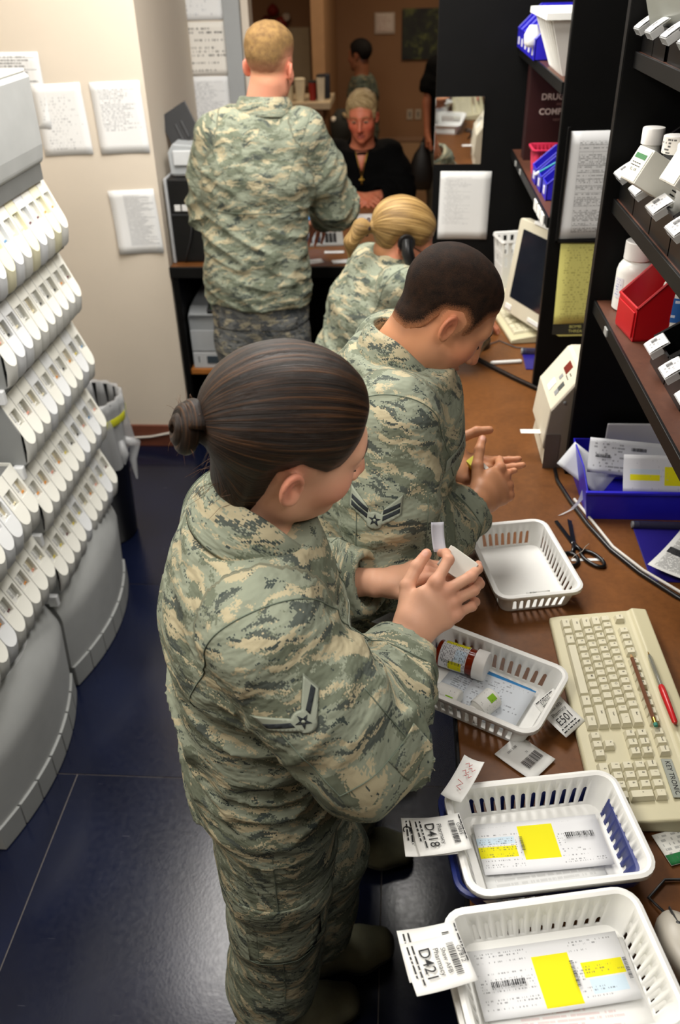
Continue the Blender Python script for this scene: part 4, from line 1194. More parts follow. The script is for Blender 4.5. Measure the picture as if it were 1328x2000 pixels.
for i in range(20):
    a = rw.uniform(0, 6.28); q = h1.w((.026 * math.cos(a), -.140 + rw.uniform(-.01, .01), .004 + .028 * math.sin(a))) - org1; d = h1.R @ np.array((math.cos(a), rw.uniform(-.8, .2), math.sin(a))) * rw.uniform(.008, .02)
    g.tube([tuple(q - d * .5), tuple(q + d * .4), tuple(q + d + np.array((rw.uniform(-.005, .005), 0, rw.uniform(-.005, .005))))], [.0004, .0003, .0002], 3)
o = g.obj('loose_hair', plain('loose_hair_brown', '#5a3a20', .5), O1['root'], smooth=True); o['kind'] = 'stuff'

# --- 2: standing man with crew cut
ph = math.radians(3); fw2 = np.array((math.cos(ph), math.sin(ph), 0)); sd2 = np.array((math.sin(ph), -math.cos(ph), 0))
J2 = dict(pelvis=(-.085, 1.55, .87), waist=(-.065, 1.55, 1.03), chest=(-.025, 1.55, 1.23), neck=(.005, 1.55, 1.395),
          shR=(-.012, 1.368, 1.325), elR=(-.010, 1.315, 1.055), wrR=(.165, 1.500, 1.085),
          shL=(-.015, 1.735, 1.325), elL=(.02, 1.80, 1.06), wrL=(.072, 1.640, 1.110),
          knR=(-.10, 1.44, .48), anR=(-.135, 1.42, .09), toeR=(.0, 1.42, .04), knL=(-.10, 1.65, .48), anL=(-.12, 1.65, .09), toeL=(.03, 1.67, .04))
W2 = dict(label='person with black crew cut in camouflage uniform looking down at a small carton', at=(-.04, 1.55, 0), J=J2, side=sd2, fwd=fw2,
          head=(.090, 1.560, 1.474), face=fdir(14, 43), up=(0, 0, 1), hs=.98, nose=1.0, lashes=1, skin='#c08a66', flush='#b8654c', lip='#8d4d44', brow='#160f0c', size=1.0, stubble=.25,
          scalp='#3a271c', hairline='crew', scalp_amt=.6, fade=.02, bh=.003, hh=.0032,
          hands=[dict(w_=(.172, 1.508, 1.088), y=(.62, .70, .10), n=(.55, -.62, .45), side=-1, sc=1.06,
                      curl=((.7, 1.0, .5), (.9, 1.1, .6), (1.0, 1.1, .6), (1.0, 1.1, .6)), thumb=((.8, .6, -.1), (.7, .75, -.1), (.5, .85, -.15))),
                 dict(w_=(.078, 1.636, 1.114), y=(.90, -.10, -.20), n=(-.10, .35, -.9), side=1, sc=1.06,
                      curl=((.15, .2, .1), (.25, .25, .15), (.35, .3, .2), (.45, .35, .25)), thumb=((.75, .65, -.45), (.5, .85, -.4), (.3, .95, -.2)))],
          hair=dict(line='crew', nape=1.0, thick=.0045, feather=.03, edge=.02, mat=BUZZ_DARK, res=.0032, top=.004, noise=.0015))
W2['garments'] = uniform(J2, sd2, fw2, 1.02, sl=(.086, .084, .074, .062, .049), tw=(.192, .148), res=.0065, fold=1.1)
O2 = build_person(W2)
collar(W2, O2, (.30, 0.05, 1), r=(.062, .062), h=.036, fall=.058, base=np.array((.006, 1.552, 1.405)), drop=.05, open_=2.8)

# --- 3: airman standing at the desk, seen from behind
fw3 = np.array((.10, 1, 0)); sd3 = np.array((1, -.10, 0))
J3 = dict(pelvis=(-.560, 3.30, .97), waist=(-.555, 3.30, 1.12), chest=(-.535, 3.31, 1.36), neck=(-.500, 3.31, 1.575),
          shR=(-.345, 3.31, 1.50), elR=(-.255, 3.42, 1.225), wrR=(-.325, 3.63, 1.12), shL=(-.690, 3.32, 1.485), elL=(-.735, 3.36, 1.225), wrL=(-.66, 3.58, 1.08),
          knR=(-.475, 3.30, .53), anR=(-.47, 3.31, .09), toeR=(-.44, 3.45, .04), knL=(-.64, 3.29, .53), anL=(-.65, 3.30, .09), toeL=(-.66, 3.44, .04))
W3 = dict(label='tall person with blond crew cut seen from behind at the reception desk', at=(-.55, 3.3, 0), J=J3, side=sd3, fwd=fw3,
          head=(-.462, 3.325, 1.722), face=(.22, .95, -.14), up=(.07, 0, 1), hs=1.04, skin='#d9977c', flush='#d0705c', size=1.05, bh=.004, hh=.006,
          scalp='#a8825a', hairline='tight', scalp_amt=.55, fade=.045,
          hands=[dict(w_=(-.328, 3.637, 1.116), y=(-.3, .8, -.6), n=(.2, .5, .8), side=-1, sc=1.05), dict(w_=(-.655, 3.59, 1.075), y=(.3, .8, -.5), n=(-.2, .5, .8), side=1, sc=1.05)],
          hair=dict(line='tight', thick=.004, feather=.05, edge=.02, mat=BUZZ_BLOND, res=.004, top=.012, noise=.003))
W3['garments'] = uniform(J3, sd3, fw3, 1.05, sl=(.082, .078, .072, .060, .048), tw=(.192, .140), res=.008, mat=M_CAMO, hem=np.array((-.562, 3.30, .895)), fold=1.2, trmat=M_CAMO2)
O3 = build_person(W3)
collar(W3, O3, (.03, .12, 1), r=(.074, .072), h=.040, fall=.05, base=np.array((-.492, 3.315, 1.585)))

# --- 4: seated woman on the telephone
ph = math.radians(28); fw4 = np.array((math.cos(ph), math.sin(ph), 0)); sd4 = np.array((math.sin(ph), -math.cos(ph), 0))
J4 = dict(pelvis=(-.150, 2.68, .72), waist=(-.135, 2.69, .90), chest=(-.085, 2.70, 1.06), neck=(-.022, 2.710, 1.212),
          shR=(.015, 2.56, 1.175), elR=(.21, 2.63, 1.02), wrR=(.155, 2.69, 1.15), shL=(-.105, 2.85, 1.165), elL=(.02, 2.95, .99), wrL=(.20, 2.93, .965),
          knR=(.18, 2.76, .66), anR=(.14, 2.74, .16), toeR=(.27, 2.80, .10), knL=(.12, 2.93, .66), anL=(.10, 2.92, .16), toeL=(.23, 2.97, .10))
W4 = dict(label='person with blonde ponytail and glasses talking on a black telephone', at=(-.10, 2.72, 0), J=J4, side=sd4, fwd=fw4,
          head=(.008, 2.700, 1.292), face=fdir(14, 32), up=(0, 0, 1), hs=.98, fem=True, nose=.8, lashes=1, skin='#cf8d70', flush='#c3604c', size=.93, bh=.004, hh=.005, brow='#7a5a34',
          scalp='#8a6a3a', hairline='pulled', scalp_amt=.6,
          hands=[dict(w_=(.152, 2.695, 1.16), y=(-.35, .05, .85), n=(.5, -.8, .1), side=-1, curl=((.6, .9, .6),) * 4, sc=.93), dict(w_=(.207, 2.93, .963), y=(1, .05, -.12), n=(.1, 0, 1), side=1, sc=.93)],
          hair=dict(line='pulled', thick=.013, feather=.03, mat=HAIR_PONY, res=.004, pole=(0, -.115, -.016),
                    caps=[((0, -.112, -.016), (0, -.140, -.030), .018, .026), ((0, -.140, -.030), (0, -.145, -.085), .026, .023), ((0, -.145, -.085), (.004, -.128, -.125), .022, .006)], ck=.01))
W4['garments'] = uniform(J4, sd4, fw4, .95, sl=(.078, .074, .068, .058, .048), tw=(.185, .14), res=.008, mat=M_CAMO, hem=np.array((-.155, 2.675, .70)), fold=1.1)
O4 = build_person(W4)
collar(W4, O4, (.28, .12, 1), r=(.064, .062), h=.045, fall=.055, base=np.array((-.020, 2.712, 1.214)))
hd = O4['head']; o4 = np.array(W4['at'])
def hw(hd, org, p): return tuple(hd.w(p) - np.array(org))
g = G()
g.tube([hw(hd, o4, (-.021, -.122, -.020)), hw(hd, o4, (.0, -.132, .002)), hw(hd, o4, (.021, -.122, -.020)), hw(hd, o4, (0, -.112, -.042))], .006, 6, closed=True)
g.obj('hair_tie', plain('dark_hair_tie', '#2a1a18', .7), O4['root'], smooth=True)
def glasses(out, org, y=.094):
    hd = out['head']; g = G(); P = lambda p: hw(hd, org, p)
    for s in (-1, 1):
        ring = [P((s * .031 + .021 * math.cos(a) * 1.0, y - .10 * abs(.031 * s + .021 * math.cos(a)) * .5, -.004 + .0135 * math.sin(a))) for a in np.linspace(0, 2 * math.pi, 16, endpoint=False)]
        g.tube(ring, .0013, 5, closed=True)
        g.tube([P((s * .053, y - .004, .002)), P((s * .072, .045, .004)), P((s * .080, -.004, .006)), P((s * .079, -.02, -.006))], .0016, 5)
    g.tube([P((-.010, y, .0)), P((0, y + .004, .003)), P((.010, y, .0))], .0013, 5)
    return g.obj('glasses_frame', plain('dark_glasses_frame', '#1a1412', .3), out['root'], smooth=True)
glasses(O4, o4)

# --- 5: elderly man in black across the desk
sd5 = np.array((-1, .02, 0)); fw5 = np.array((0, -1, 0))
J5 = dict(pelvis=(-0.215, 5.08, .66), waist=(-0.215, 5.07, .80), chest=(-0.210, 5.03, .99), neck=(-0.213, 4.99, 1.155), shR=(-.385, 5.02, 1.105), elR=(-.455, 4.93, .93), wrR=(-.245, 4.80, .935),
          shL=(-.055, 5.02, 1.10), elL=(.005, 4.94, .93), wrL=(-.135, 4.80, .935), knR=(-.29, 4.86, .48), anR=(-.28, 4.90, .12), toeR=(-.28, 4.78, .05), knL=(-.10, 4.86, .48), anL=(-.10, 4.90, .12), toeL=(-.10, 4.78, .05))
W5 = dict(label='older person in a black shirt with a gold cross seated across the desk', at=(-.19, 5.0, 0), J=J5, side=sd5, fwd=fw5,
          head=(-.212, 4.935, 1.315), face=(-.10, -1, -.20), up=(-.03, 0, 1), hs=1.0, nose=1.15, skin='#c4785a', flush='#c0503c', red=.35, lip='#9c4a40', brow='#8c6a48', size=1.03, bh=.0035, hh=.0045, eyes='open',
          scalp='#a58c62', hairline='crew', scalp_amt=.6,
          hands=[dict(w_=(-.243, 4.798, .934), y=(.75, -.6, -.05), n=(-.2, -.35, .85), side=-1, curl=((.5, .8, .5),) * 4, sc=1.05), dict(w_=(-.137, 4.798, .936), y=(-.75, -.62, -.03), n=(.2, -.35, .85), side=1, curl=((.5, .8, .5),) * 4, sc=1.05)],
          hair=dict(line='crew', thick=.011, feather=.02, mat=HAIR_GREY, res=.0042, top=.003, noise=.006, pole=(.05, .06, .12)))
M_BLKSHIRT = plain('black_shirt_cloth', '#040404', .9, var=.2, spec=.1)
g5 = uniform(J5, sd5, fw5, 1.06, sl=(.078, .072, .066, .056, .046), tw=(.195, .13), res=.009, mat=M_BLKSHIRT, trmat=plain('dark_trousers', '#15161a', .85))
g5[0]['name'] = 'shirt'; g5[0]['sweeps'][0].B[5] *= .8
W5['garments'] = g5; W5['boot_mat'] = plain('black_leather', '#101010', .5)
O5 = build_person(W5)
collar(W5, O5, (0, -.22, 1), r=(.070, .068), h=.030, fall=.045, mat=M_BLKSHIRT, base=np.array((-.213, 4.995, 1.160)), open_=2.2, drop=.05)
# open neck: skin triangle, chain and cross
d5 = Decal(O5, 'shirt', (-.215, 4.9, 1.08), (0, -1, .35), (0, 0, 1), parent=O5['root'])
d5.poly('neck_opening', [[(-.030, .062), (.030, .062), (.004, -.035), (-.004, -.035)]], plain('neck_skin', '#b86c50', .5), .002, 2, .002)
M_GOLD = plain('gold_metal', '#c9a14a', .3, 1.0)
ch = d5.line('necklace_chain', [(-.034, .066), (-.012, -.02), (0, -.062), (.012, -.02), (.034, .066)], .0016, M_GOLD, .006)
d5.poly('cross_pendant', [[(-.004, -.06), (.004, -.06), (.004, -.073), (.015, -.073), (.015, -.081), (.004, -.081), (.004, -.105), (-.004, -.105), (-.004, -.081), (-.015, -.081), (-.015, -.073), (-.004, -.073)]], M_GOLD, .007, 1, .003)

# --- 6: person in uniform walking away in the lobby (seen in profile)
def scaled(J, c, k): return {n: tuple(np.array(c) + (np.array(v) - np.array((0, 0, 0))) * k) for n, v in J.items()}
sd6 = np.array((.25, .97, 0)); fw6 = np.array((-.97, .25, 0))
B6 = dict(pelvis=(0, 0, .93), waist=(0, 0, 1.07), chest=(0, 0, 1.26), neck=(-.01, 0, 1.41), shR=(.03, .16, 1.36), elR=(.05, .18, 1.09), wrR=(-.02, .19, .88), shL=(-.01, -.16, 1.36), elL=(.03, -.19, 1.09), wrL=(-.06, -.20, .88),
          knR=(-.06, .09, .5), anR=(.10, .09, .09), toeR=(-.03, .10, .04), knL=(-.14, -.08, .5), anL=(-.12, -.08, .09), toeL=(-.25, -.07, .04))
J6 = scaled(B6, (-.318, 7.6, 0), .86)
W6 = dict(label='person with black hair in dark uniform walking past the lobby wall', at=(-.318, 7.6, 0), J=J6, side=sd6, fwd=fw6, head=(-.345, 7.6, 1.362), face=(-.85, .5, -.10), hs=.92, skin='#7a5038', flush='#7a4434', size=.84, bh=.006, hh=.008,
          scalp='#0c0908', hairline='crew', hands=[dict(w_=J6['wrR'], y=(-.2, 0, -.9), n=(0, 1, 0), side=1, sc=.88), dict(w_=J6['wrL'], y=(-.2, 0, -.9), n=(0, -1, 0), side=-1, sc=.88)],
          hair=dict(line='crew', thick=.010, feather=.02, mat=BUZZ_BLACK, res=.006, noise=.002))
W6['garments'] = uniform(J6, sd6, fw6, .82, sl=(.072, .07, .064, .056, .046), tw=(.185, .140), res=.011, mat=camo_mat('camouflage_cloth_dark', 1.0, 8.1, ('#3f463c', '#4b5248', '#2f3733', '#6a6450', '#262b29')))
O6 = build_person(W6)
# --- 7: person in a black T-shirt, half hidden by the black divider
sd7 = np.array((-1, .15, 0)); fw7 = np.array((-.1, -1, 0))
B7 = dict(pelvis=(0, 0, .93), waist=(0, 0, 1.08), chest=(0, 0, 1.28), neck=(-.01, 0, 1.47), shR=(-.155, 0, 1.42), elR=(-.205, -.02, 1.16), wrR=(-.195, -.06, .93), shL=(.155, 0, 1.42), elL=(.20, 0, 1.14), wrL=(.19, -.05, .90),
          knR=(-.09, -.02, .5), anR=(-.09, .01, .09), toeR=(-.10, -.13, .04), knL=(.10, -.01, .5), anL=(.10, .01, .09), toeL=(.10, -.13, .04))
J7 = scaled(B7, (.375, 7.2, 0), .92)
W7 = dict(label='person in a black T-shirt half hidden by the black divider carrying a bag', at=(.375, 7.2, 0), J=J7, side=sd7, fwd=fw7, head=(.36, 7.17, 1.475), face=(-.1, -1, -.1), hs=.95, skin='#a86a4c', flush='#a0523e', size=.92, bh=.007, hh=.006, scalp='#0c0908', hairline='crew',
          hands=[dict(w_=J7['wrR'], y=(0, .0, -1), n=(-1, 0, 0), side=-1, curl=((1.0, 1.2, .6),) * 4), dict(w_=J7['wrL'], y=(0, 0, -1), n=(1, 0, 0), side=1)],
          hair=dict(line='crew', thick=.010, feather=.02, mat=BUZZ_BLACK, res=.007, noise=.002))
g7 = uniform(J7, sd7, fw7, .92, sl=(.082, .078, .060, .05, .045), tw=(.19, .135), res=.012, mat=M_BLKSHIRT, trmat=plain('olive_trousers', '#4a4638', .85))
for sw_, q in zip(g7[0]['sweeps'][1:], 'RL'):
    s_, e_ = np.array(J7['sh' + q]), np.array(J7['el' + q]); sw_.cut = [(unit(e_ - s_), s_ + (e_ - s_) * .72)]
g7[0]['name'] = 'shirt'; g7[0]['cuts'] = []
W7['garments'] = g7; W7['boot_mat'] = plain('black_leather', '#101010', .5)
O7 = build_person(W7)
# ---------------------------------------------------------------- insignia, seams and pockets on the uniforms
def chevron(out, p, n, up, s=1.0, stripes=1):
    d = Decal(out, 'jacket', p, n, up)
    def wing(side, y0, y1, x0=.015, x1=.048, k=.62):
        # one arm of the chevron from the disc outward and up
        return [(side * x0 * s, (y0) * s), (side * x1 * s, (y0 + k * (x1 - x0)) * s), (side * x1 * s, (y1 + k * (x1 - x0)) * s), (side * x0 * s, y1 * s)][::side]
    h = .011 * stripes + .006
    base = [(-.050, .030 + h), (-.050, .016), (-.014, -.010)]
    base += [(.017 * math.cos(a), -.004 + .017 * math.sin(a)) for a in np.linspace(math.radians(215), math.radians(325), 9)]
    base += [(.014, -.010), (.050, .016), (.050, .030 + h), (.018, .010 + h * .6)]
    base += [(.016 * math.cos(a), .002 + .014 * math.sin(a)) for a in np.linspace(math.radians(50), math.radians(130), 7)]
    base += [(-.018, .010 + h * .6)]
    base = [(x * s, y * s) for x, y in base]
    big = [(x * 1.05, y * 1.07) for x, y in base]
    o = d.poly('rank_insignia', [big], M_PBORDER, .0012, 4, .0012); o['label'] = 'grey-green chevron patch with a dark star'
    d.poly('patch_field', [base], M_PATCH, .0020, 4, .0008, parent=out['jacket'])
    for k in range(stripes):
        y0 = .003 + .0125 * k
        for sd__ in (1, -1): d.poly('chevron_stripe', [wing(sd__, y0 - .003, y0 + .0062)], M_PDARK, .0028, 3, .0006, parent=out['jacket'])
    st = [(x, y - .001 * s) for x, y in star_poly(.0125 * s, .0050 * s)]
    ctr = (0, -.001 * s)
    tri = []
    for i in range(10): tri.append([ctr, st[i], st[(i + 1) % 10]])
    d.poly('insignia_star', tri, M_PDARK, .0029, 2, .0005, parent=out['jacket'])
    d.poly('star_centre', [[(.0028 * s * math.cos(a), -.001 * s + .0028 * s * math.sin(a)) for a in np.linspace(0, 2 * math.pi, 10, endpoint=False)]], M_PATCH, .0036, 1, .0004, parent=out['jacket'])
    return d
def nametape(out, p, n, up, txt, w_=.12):
    d = Decal(out, 'jacket', p, n, up)
    d.poly('name_tape', [[(-w_ / 2, -.0125), (w_ / 2, -.0125), (w_ / 2, .0125), (-w_ / 2, .0125)]], M_PATCH, .0012, 4, .001)
    d.text('name_lettering', txt, .021, M_PDARK, lift=.0030, bold=.012)
    return d
def pocket(out, gname, p, n, up, w_=.13, h=.15, flap=.055, mat=None):
    mat = mat or M_CAMO; d = Decal(out, gname, p, n, up)
    d.poly('patch_pocket', [[(-w_ / 2, -h), (w_ / 2, -h), (w_ / 2, 0), (-w_ / 2, 0)]], mat, .0012, 4, .0015)
    d.poly('pocket_flap', [[(-w_ / 2 - .003, -flap * .8), (0, -flap), (w_ / 2 + .003, -flap * .8), (w_ / 2 + .003, .004), (-w_ / 2 - .003, .004)]], mat, .0035, 4, .0015)
    d.line('seam', [(-w_ / 2 + .004, -h + .004), (w_ / 2 - .004, -h + .004)], .0007, M_SEAM, .0035)
    return d
# woman: right sleeve faces the camera
nR1 = unit((.28, -.86, .42)); J = J1
shR, elR = np.array(J['shR']), np.array(J['elR'])
ax1 = unit(elR - shR)
chevron(O1, shR + (elR - shR) * .42 + np.array((-.01, -.06, .02)), nR1, -ax1 + np.array((-.16, 0, 0)), .86, 1)
pt = Decal(O1, 'jacket', shR + (elR - shR) * .60, nR1, -ax1)
pt.line('sleeve_pocket_seam', [(-.060, .06), (-.062, -.075), (.055, -.080), (.058, .02)], .0009, M_SEAM, .0010)
pt2 = Decal(O1, 'jacket', shR + (elR - shR) * .95 + np.array((.04, 0, 0)), nR1, -ax1)
pt2.poly('elbow_patch', [[(-.012, -.03), (.045, -.03), (.045, .022), (-.012, .022)]], M_CAMO, .0012, 4, .0012)
# armhole seam: a ring around the sleeve head
def ring_seam(out, gname, c, axis, r, name='armhole_seam', a0=0, a1=2 * math.pi, w_=.0011, seg=54, off=.0008):
    bv = out[gname + '_bvh']; ax = unit(axis); e1 = unit(np.cross(ax, (0.2, .3, 1.))); e2 = np.cross(ax, e1); P = []
    for k in range(seg + 1):
        a = a0 + (a1 - a0) * k / seg; dr = e1 * math.cos(a) + e2 * math.sin(a)
        h, nn, _, _ = bv.ray_cast(Vector(np.array(c) + dr * r * 2.2), Vector(-dr))
        if h is not None and (np.linalg.norm(np.array(h) - c) < r * 1.9): P.append(tuple(h + Vector(dr) * off - Vector(out['root'].location)))
    if len(P) > 5: return G().tube(P, w_, 5).obj(name, M_SEAM, out[gname], smooth=True)
for out, J_ in ((O1, J1), (O2, J2), (O3, J3), (O4, J4)):
    for q in 'RL':
        s_, n_ = np.array(J_['sh' + q]), np.array(J_['neck'])
        lat = unit((s_ - n_) * (1, 1, .25)); dn = unit(np.array(J_['el' + q]) - s_)
        ring_seam(out, 'jacket', s_ - lat * .030 - np.array((0, 0, .03)), unit(lat * .8 + dn * .35), .10)
        w_, e_ = np.array(J_['wr' + q]), np.array(J_['el' + q]); d_ = unit(w_ - e_)
        ring_seam(out, 'jacket', w_ - d_ * .065, d_, .06, 'cuff_seam', seg=30)
# front placket, chest pocket flap and name tape
f1 = unit(np.array((math.cos(math.radians(18)), math.sin(math.radians(18)), 0)))
ch1 = np.array(J1['chest'])
nametape(O1, ch1 + f1 * .11 + sd1 * .085 + np.array((0, 0, .01)), unit(f1 + sd1 * .75 + np.array((0, 0, .35))), (0, 0, 1), 'LAW', .115)
dp = Decal(O1, 'jacket', ch1 + f1 * .14 + np.array((0, 0, .0)), f1, (0, 0, 1))
dp.line('front_placket', [(0.02, .09), (.02, -.34)], .0022, M_CAMO, .001)
dp.line('front_placket', [(-.02, .09), (-.02, -.34)], .0012, M_SEAM, .001)
for yy in (.05, -.03, -.11, -.19):
    dp.poly('button', [[(.008 * math.cos(a), yy + .008 * math.sin(a)) for a in np.linspace(0, 6.283, 10, endpoint=False)]], M_PBORDER, .002, 1, .002)
# man: sleeve rank, name tape
shR, elR = np.array(J2['shR']), np.array(J2['elR']); ax2 = unit(elR - shR)
nR2 = unit((.10, -.90, .30))
chevron(O2, shR + (elR - shR) * .46 + np.array((-.03, -.06, .0)), nR2, -ax2 + np.array((.12, 0, 0)), .86, 2)
pt = Decal(O2, 'jacket', shR + (elR - shR) * .58, nR2, -ax2)
pt.line('sleeve_pocket_seam', [(-.066, .05), (-.070, -.085), (.056, -.085), (.060, .05)], .0009, M_SEAM, .0010)
f2 = fw2; ch2 = np.array(J2['chest'])
nametape(O2, ch2 + f2 * .12 + sd2 * .085 + np.array((0, 0, -.005)), unit(f2 + sd2 * .75 + np.array((0, 0, .25))), (0, 0, 1), 'ARNOLD', .125)
dp = Decal(O2, 'jacket', ch2 + f2 * .14, f2, (0, 0, 1))
dp.line('front_placket', [(0.02, .11), (.02, -.34)], .0022, M_CAMO, .001)
# trousers of the nearest person: side seam, cargo pocket, hip pocket
nt = unit((.25, -.95, .1))
kn, hp = np.array(J1['knR']), np.array(J1['pelvis']) + sd1 * .10
sd_ = Decal(O1, 'trousers', hp * .6 + kn * .4 + np.array((0.0, -.05, 0)), nt, (0, 0, 1))
sd_.line('side_seam', [(.0, .30), (.0, -.42)], .0009, M_SEAM, .001)
pocket(O1, 'trousers', hp * .42 + kn * .58 + np.array((0.02, -.06, .02)), nt, (0, 0, 1), .17, .20, .06, M_CAMO3)
sd_.line('hip_pocket_seam', [(.045, .26), (.075, .08)], .0010, M_SEAM, .001)
# airman from behind: yoke seam, hip pockets
b3 = np.array(J3['chest'])
dk3 = Decal(O3, 'jacket', b3, (0, -1, 0), (0, 0, 1))
dk3.line('yoke_seam', [(-.17, -.10), (.17, -.10)], .0013, M_SEAM, .0012)
dk3.line('waist_seam', [(-.18, -.16), (-.05, -.165)], .0011, M_SEAM, .0012)
pk = Decal(O3, 'trousers', np.array(J3['pelvis']) + np.array((.09, 0, -.14)), (0, -1, 0), (0, 0, 1))
pk.poly('pocket_flap', [[(-.07, -.025), (.07, -.025), (.07, .02), (-.07, .02)]], M_CAMO2, .002, 3, .0015)
pk2 = Decal(O3, 'trousers', np.array(J3['pelvis']) + np.array((-.09, 0, -.14)), (0, -1, 0), (0, 0, 1))
pk2.poly('pocket_flap', [[(-.07, -.025), (.07, -.025), (.07, .02), (-.07, .02)]], M_CAMO2, .002, 3, .0015)
# ---------------------------------------------------------------- things on the walls
M_WHITE = plain('white_plastic', '#e4e4e0', 0.4, var=0.03)
M_PAPER = plain('white_paper', '#dcdcda', 0.8, var=0.02)
M_BEIGE = plain('beige_plastic', '#c9c3ae', 0.5, var=0.03, bump=0.04, bscale=500)
M_BLUEBIN = plain('blue_bin_plastic', '#2620b8', 0.35, var=0.06)
M_CLEAR = clear('clear_plastic', (0.9, 0.92, 0.92, 1), 0.08, 0.28)
M_GREY = plain('grey_plastic', '#8b8d8e', 0.5)
M_DGREY = plain('dark_grey_plastic', '#2c2d2f', 0.45)
def wall_sheet(name, label, cat, x, y, z, w_, h_, mat, tilt=0.0, curl=0.004, group=None, seed=0, facing=-1, wave=0.0012):
    o = sheet(name, w_, h_, mat, None, curl, wave=wave, seed=seed)
    o.location = (x, y - 0.003, z); o.rotation_euler = (math.pi / 2, tilt, 0)
    return tag(o, label, cat, group)
GP = 'papers taped to the beige wall'
wall_sheet('wall_paper_sheet', 'printed schedule sheet half hidden behind the grey cabinet head', 'paper', -1.535, 3.70, 1.61, .216, .279, doc_mat('doc_schedule', rows=26, cols=40, table=5, top=.05, seed=1), .01, group=GP, seed=1)
wall_sheet('wall_paper_sheet', 'white sheet with a faint table beside the grey cabinet head', 'paper', -1.378, 3.70, 1.502, .205, .268, doc_mat('doc_faint', ink='#777a80', rows=24, cols=34, dens=.42, strength=.6, top=.16, left=.14, seed=2), -.03, group=GP, seed=2)
wall_sheet('wall_paper_sheet', 'white sheet with two text columns nearest the wall corner', 'paper', -1.138, 3.70, 1.506, .205, .268, doc_mat('doc_columns', ink='#6b6e74', rows=34, cols=44, dens=.5, strength=.65, top=.10, bottom=.32, left=.14, seed=3), -.02, group=GP, seed=3)
wall_sheet('wall_paper_sheet', 'curling sheet with a dense small table, lowest on the beige wall', 'paper', -1.134, 3.70, 1.095, .198, .268, doc_mat('doc_dense', ink='#7a7d84', rows=52, cols=60, dens=.62, strength=.6, top=.08, left=.30, right=.94, bottom=.12, seed=4), -.035, .010, GP, 4, wave=.003)
GA = 'papers on the alcove wall'
wall_sheet('wall_paper_sheet', 'plain notice at the top of the alcove wall above the calendar', 'paper', -.942, 4.60, 1.90, .200, .215, doc_mat('doc_notice', ink='#8a8f98', rows=12, cols=20, dens=.4, strength=.5, bottom=.05, top=.4, seed=5), 0, group=GA, seed=5)
cal = wall_sheet('calendar_sheet', 'calendar sheet with rows of dark dates on the alcove wall', 'calendar', -.940, 4.60, 1.672, .196, .225, doc_mat('doc_calendar', '#dedad2', ink='#26262a', rows=14, cols=34, dens=.47, strength=.85, top=.06, left=.04, right=.96, seed=6, gap=.25), 0, group=GA, seed=6)
wall_sheet('wall_paper_sheet', 'typed page below the calendar beside the tall person', 'paper', -.948, 4.60, 1.432, .200, .245, doc_mat('doc_typed', ink='#7c8088', rows=36, cols=46, dens=.5, strength=.6, seed=7), 0, group=GA, seed=7)
# black divider: mirror and pale grid
mr = tag(G().prism(rrect(.180, .238, .004), .004, M=T(.213, 3.4955, 1.473, math.pi / 2 + .062, 0, .0)).obj('wall_mirror', [NT('mirror_glass').set(Base_Color=(.85, .86, .86, 1), Metallic=1.0, Roughness=.02)], bevel=.0008),
         'small frameless mirror tile on the far black divider above a pale sheet', 'mirror')
wall_sheet('posted_sheet', 'pale grid sheet on the far black divider under the mirror', 'paper', .248, 3.50, 1.200, .196, .258, doc_mat('doc_grid', '#d3d3d1', ink='#8e8f92', rows=40, cols=60, table=4, dens=.5, strength=.45, left=.08, right=.62, top=.09, bottom=.22, seed=8), .012)
wall_sheet('posted_sheet', 'printed formulary table in a black frame on the middle divider', 'paper', .551, 2.48, 1.497, .214, .282, doc_mat('doc_formulary', '#d8d9da', ink='#55575c', rows=64, cols=40, table=5, dens=.5, strength=.7, left=.15, right=1.0, top=.09, seed=9, gap=.2), -.012, .001)
fr = tag(G().box(.437, .445, 2.468, 2.478, 1.345, 1.648).box(.437, .66, 2.468, 2.478, 1.345, 1.353).obj('sheet_frame', M_BLKPL, bevel=.001), 'thin black frame strip round the formulary sheet on the divider', 'frame')
yo = wall_sheet('yellow_form', 'yellow checklist form hanging below the framed sheet on the divider', 'form', .552, 2.48, 1.228, .190, .245, doc_mat('doc_yellow', '#d6d27c', ink='#8b8442', rows=34, cols=34, dens=.45, strength=.55, left=.08, right=.85, top=.05, seed=10), -.022, .003)
bt = G().box(-.095, .095, -.004, 0, -.032, .0)
b2_ = bt.obj('form_band', plain('dark_print_band', '#2b2a22', .7), yo); b2_.matrix_parent_inverse = Matrix.Identity(4)
b2_.rotation_euler = (-math.pi / 2, 0, 0); b2_.location = (0, -.124, -.002)
tg = G(); put_text(tg, 'BOMB', .013, T(-.03, -.1315, .004), 0); put_text(tg, 'THREAT', .013, T(-.025, -.1455, .004), 0)
tg.obj('form_lettering', plain('yellow_lettering', '#d6d27c', .7), yo)
G().add([(-.095, -.150, .001), (.09, -.150, .001), (.09, -.162, .001), (-.075, -.162, .001)], [(0, 3, 2, 1)]).obj('form_bottom_edge', plain('yellow_stock', '#d6d27c', .7), yo)

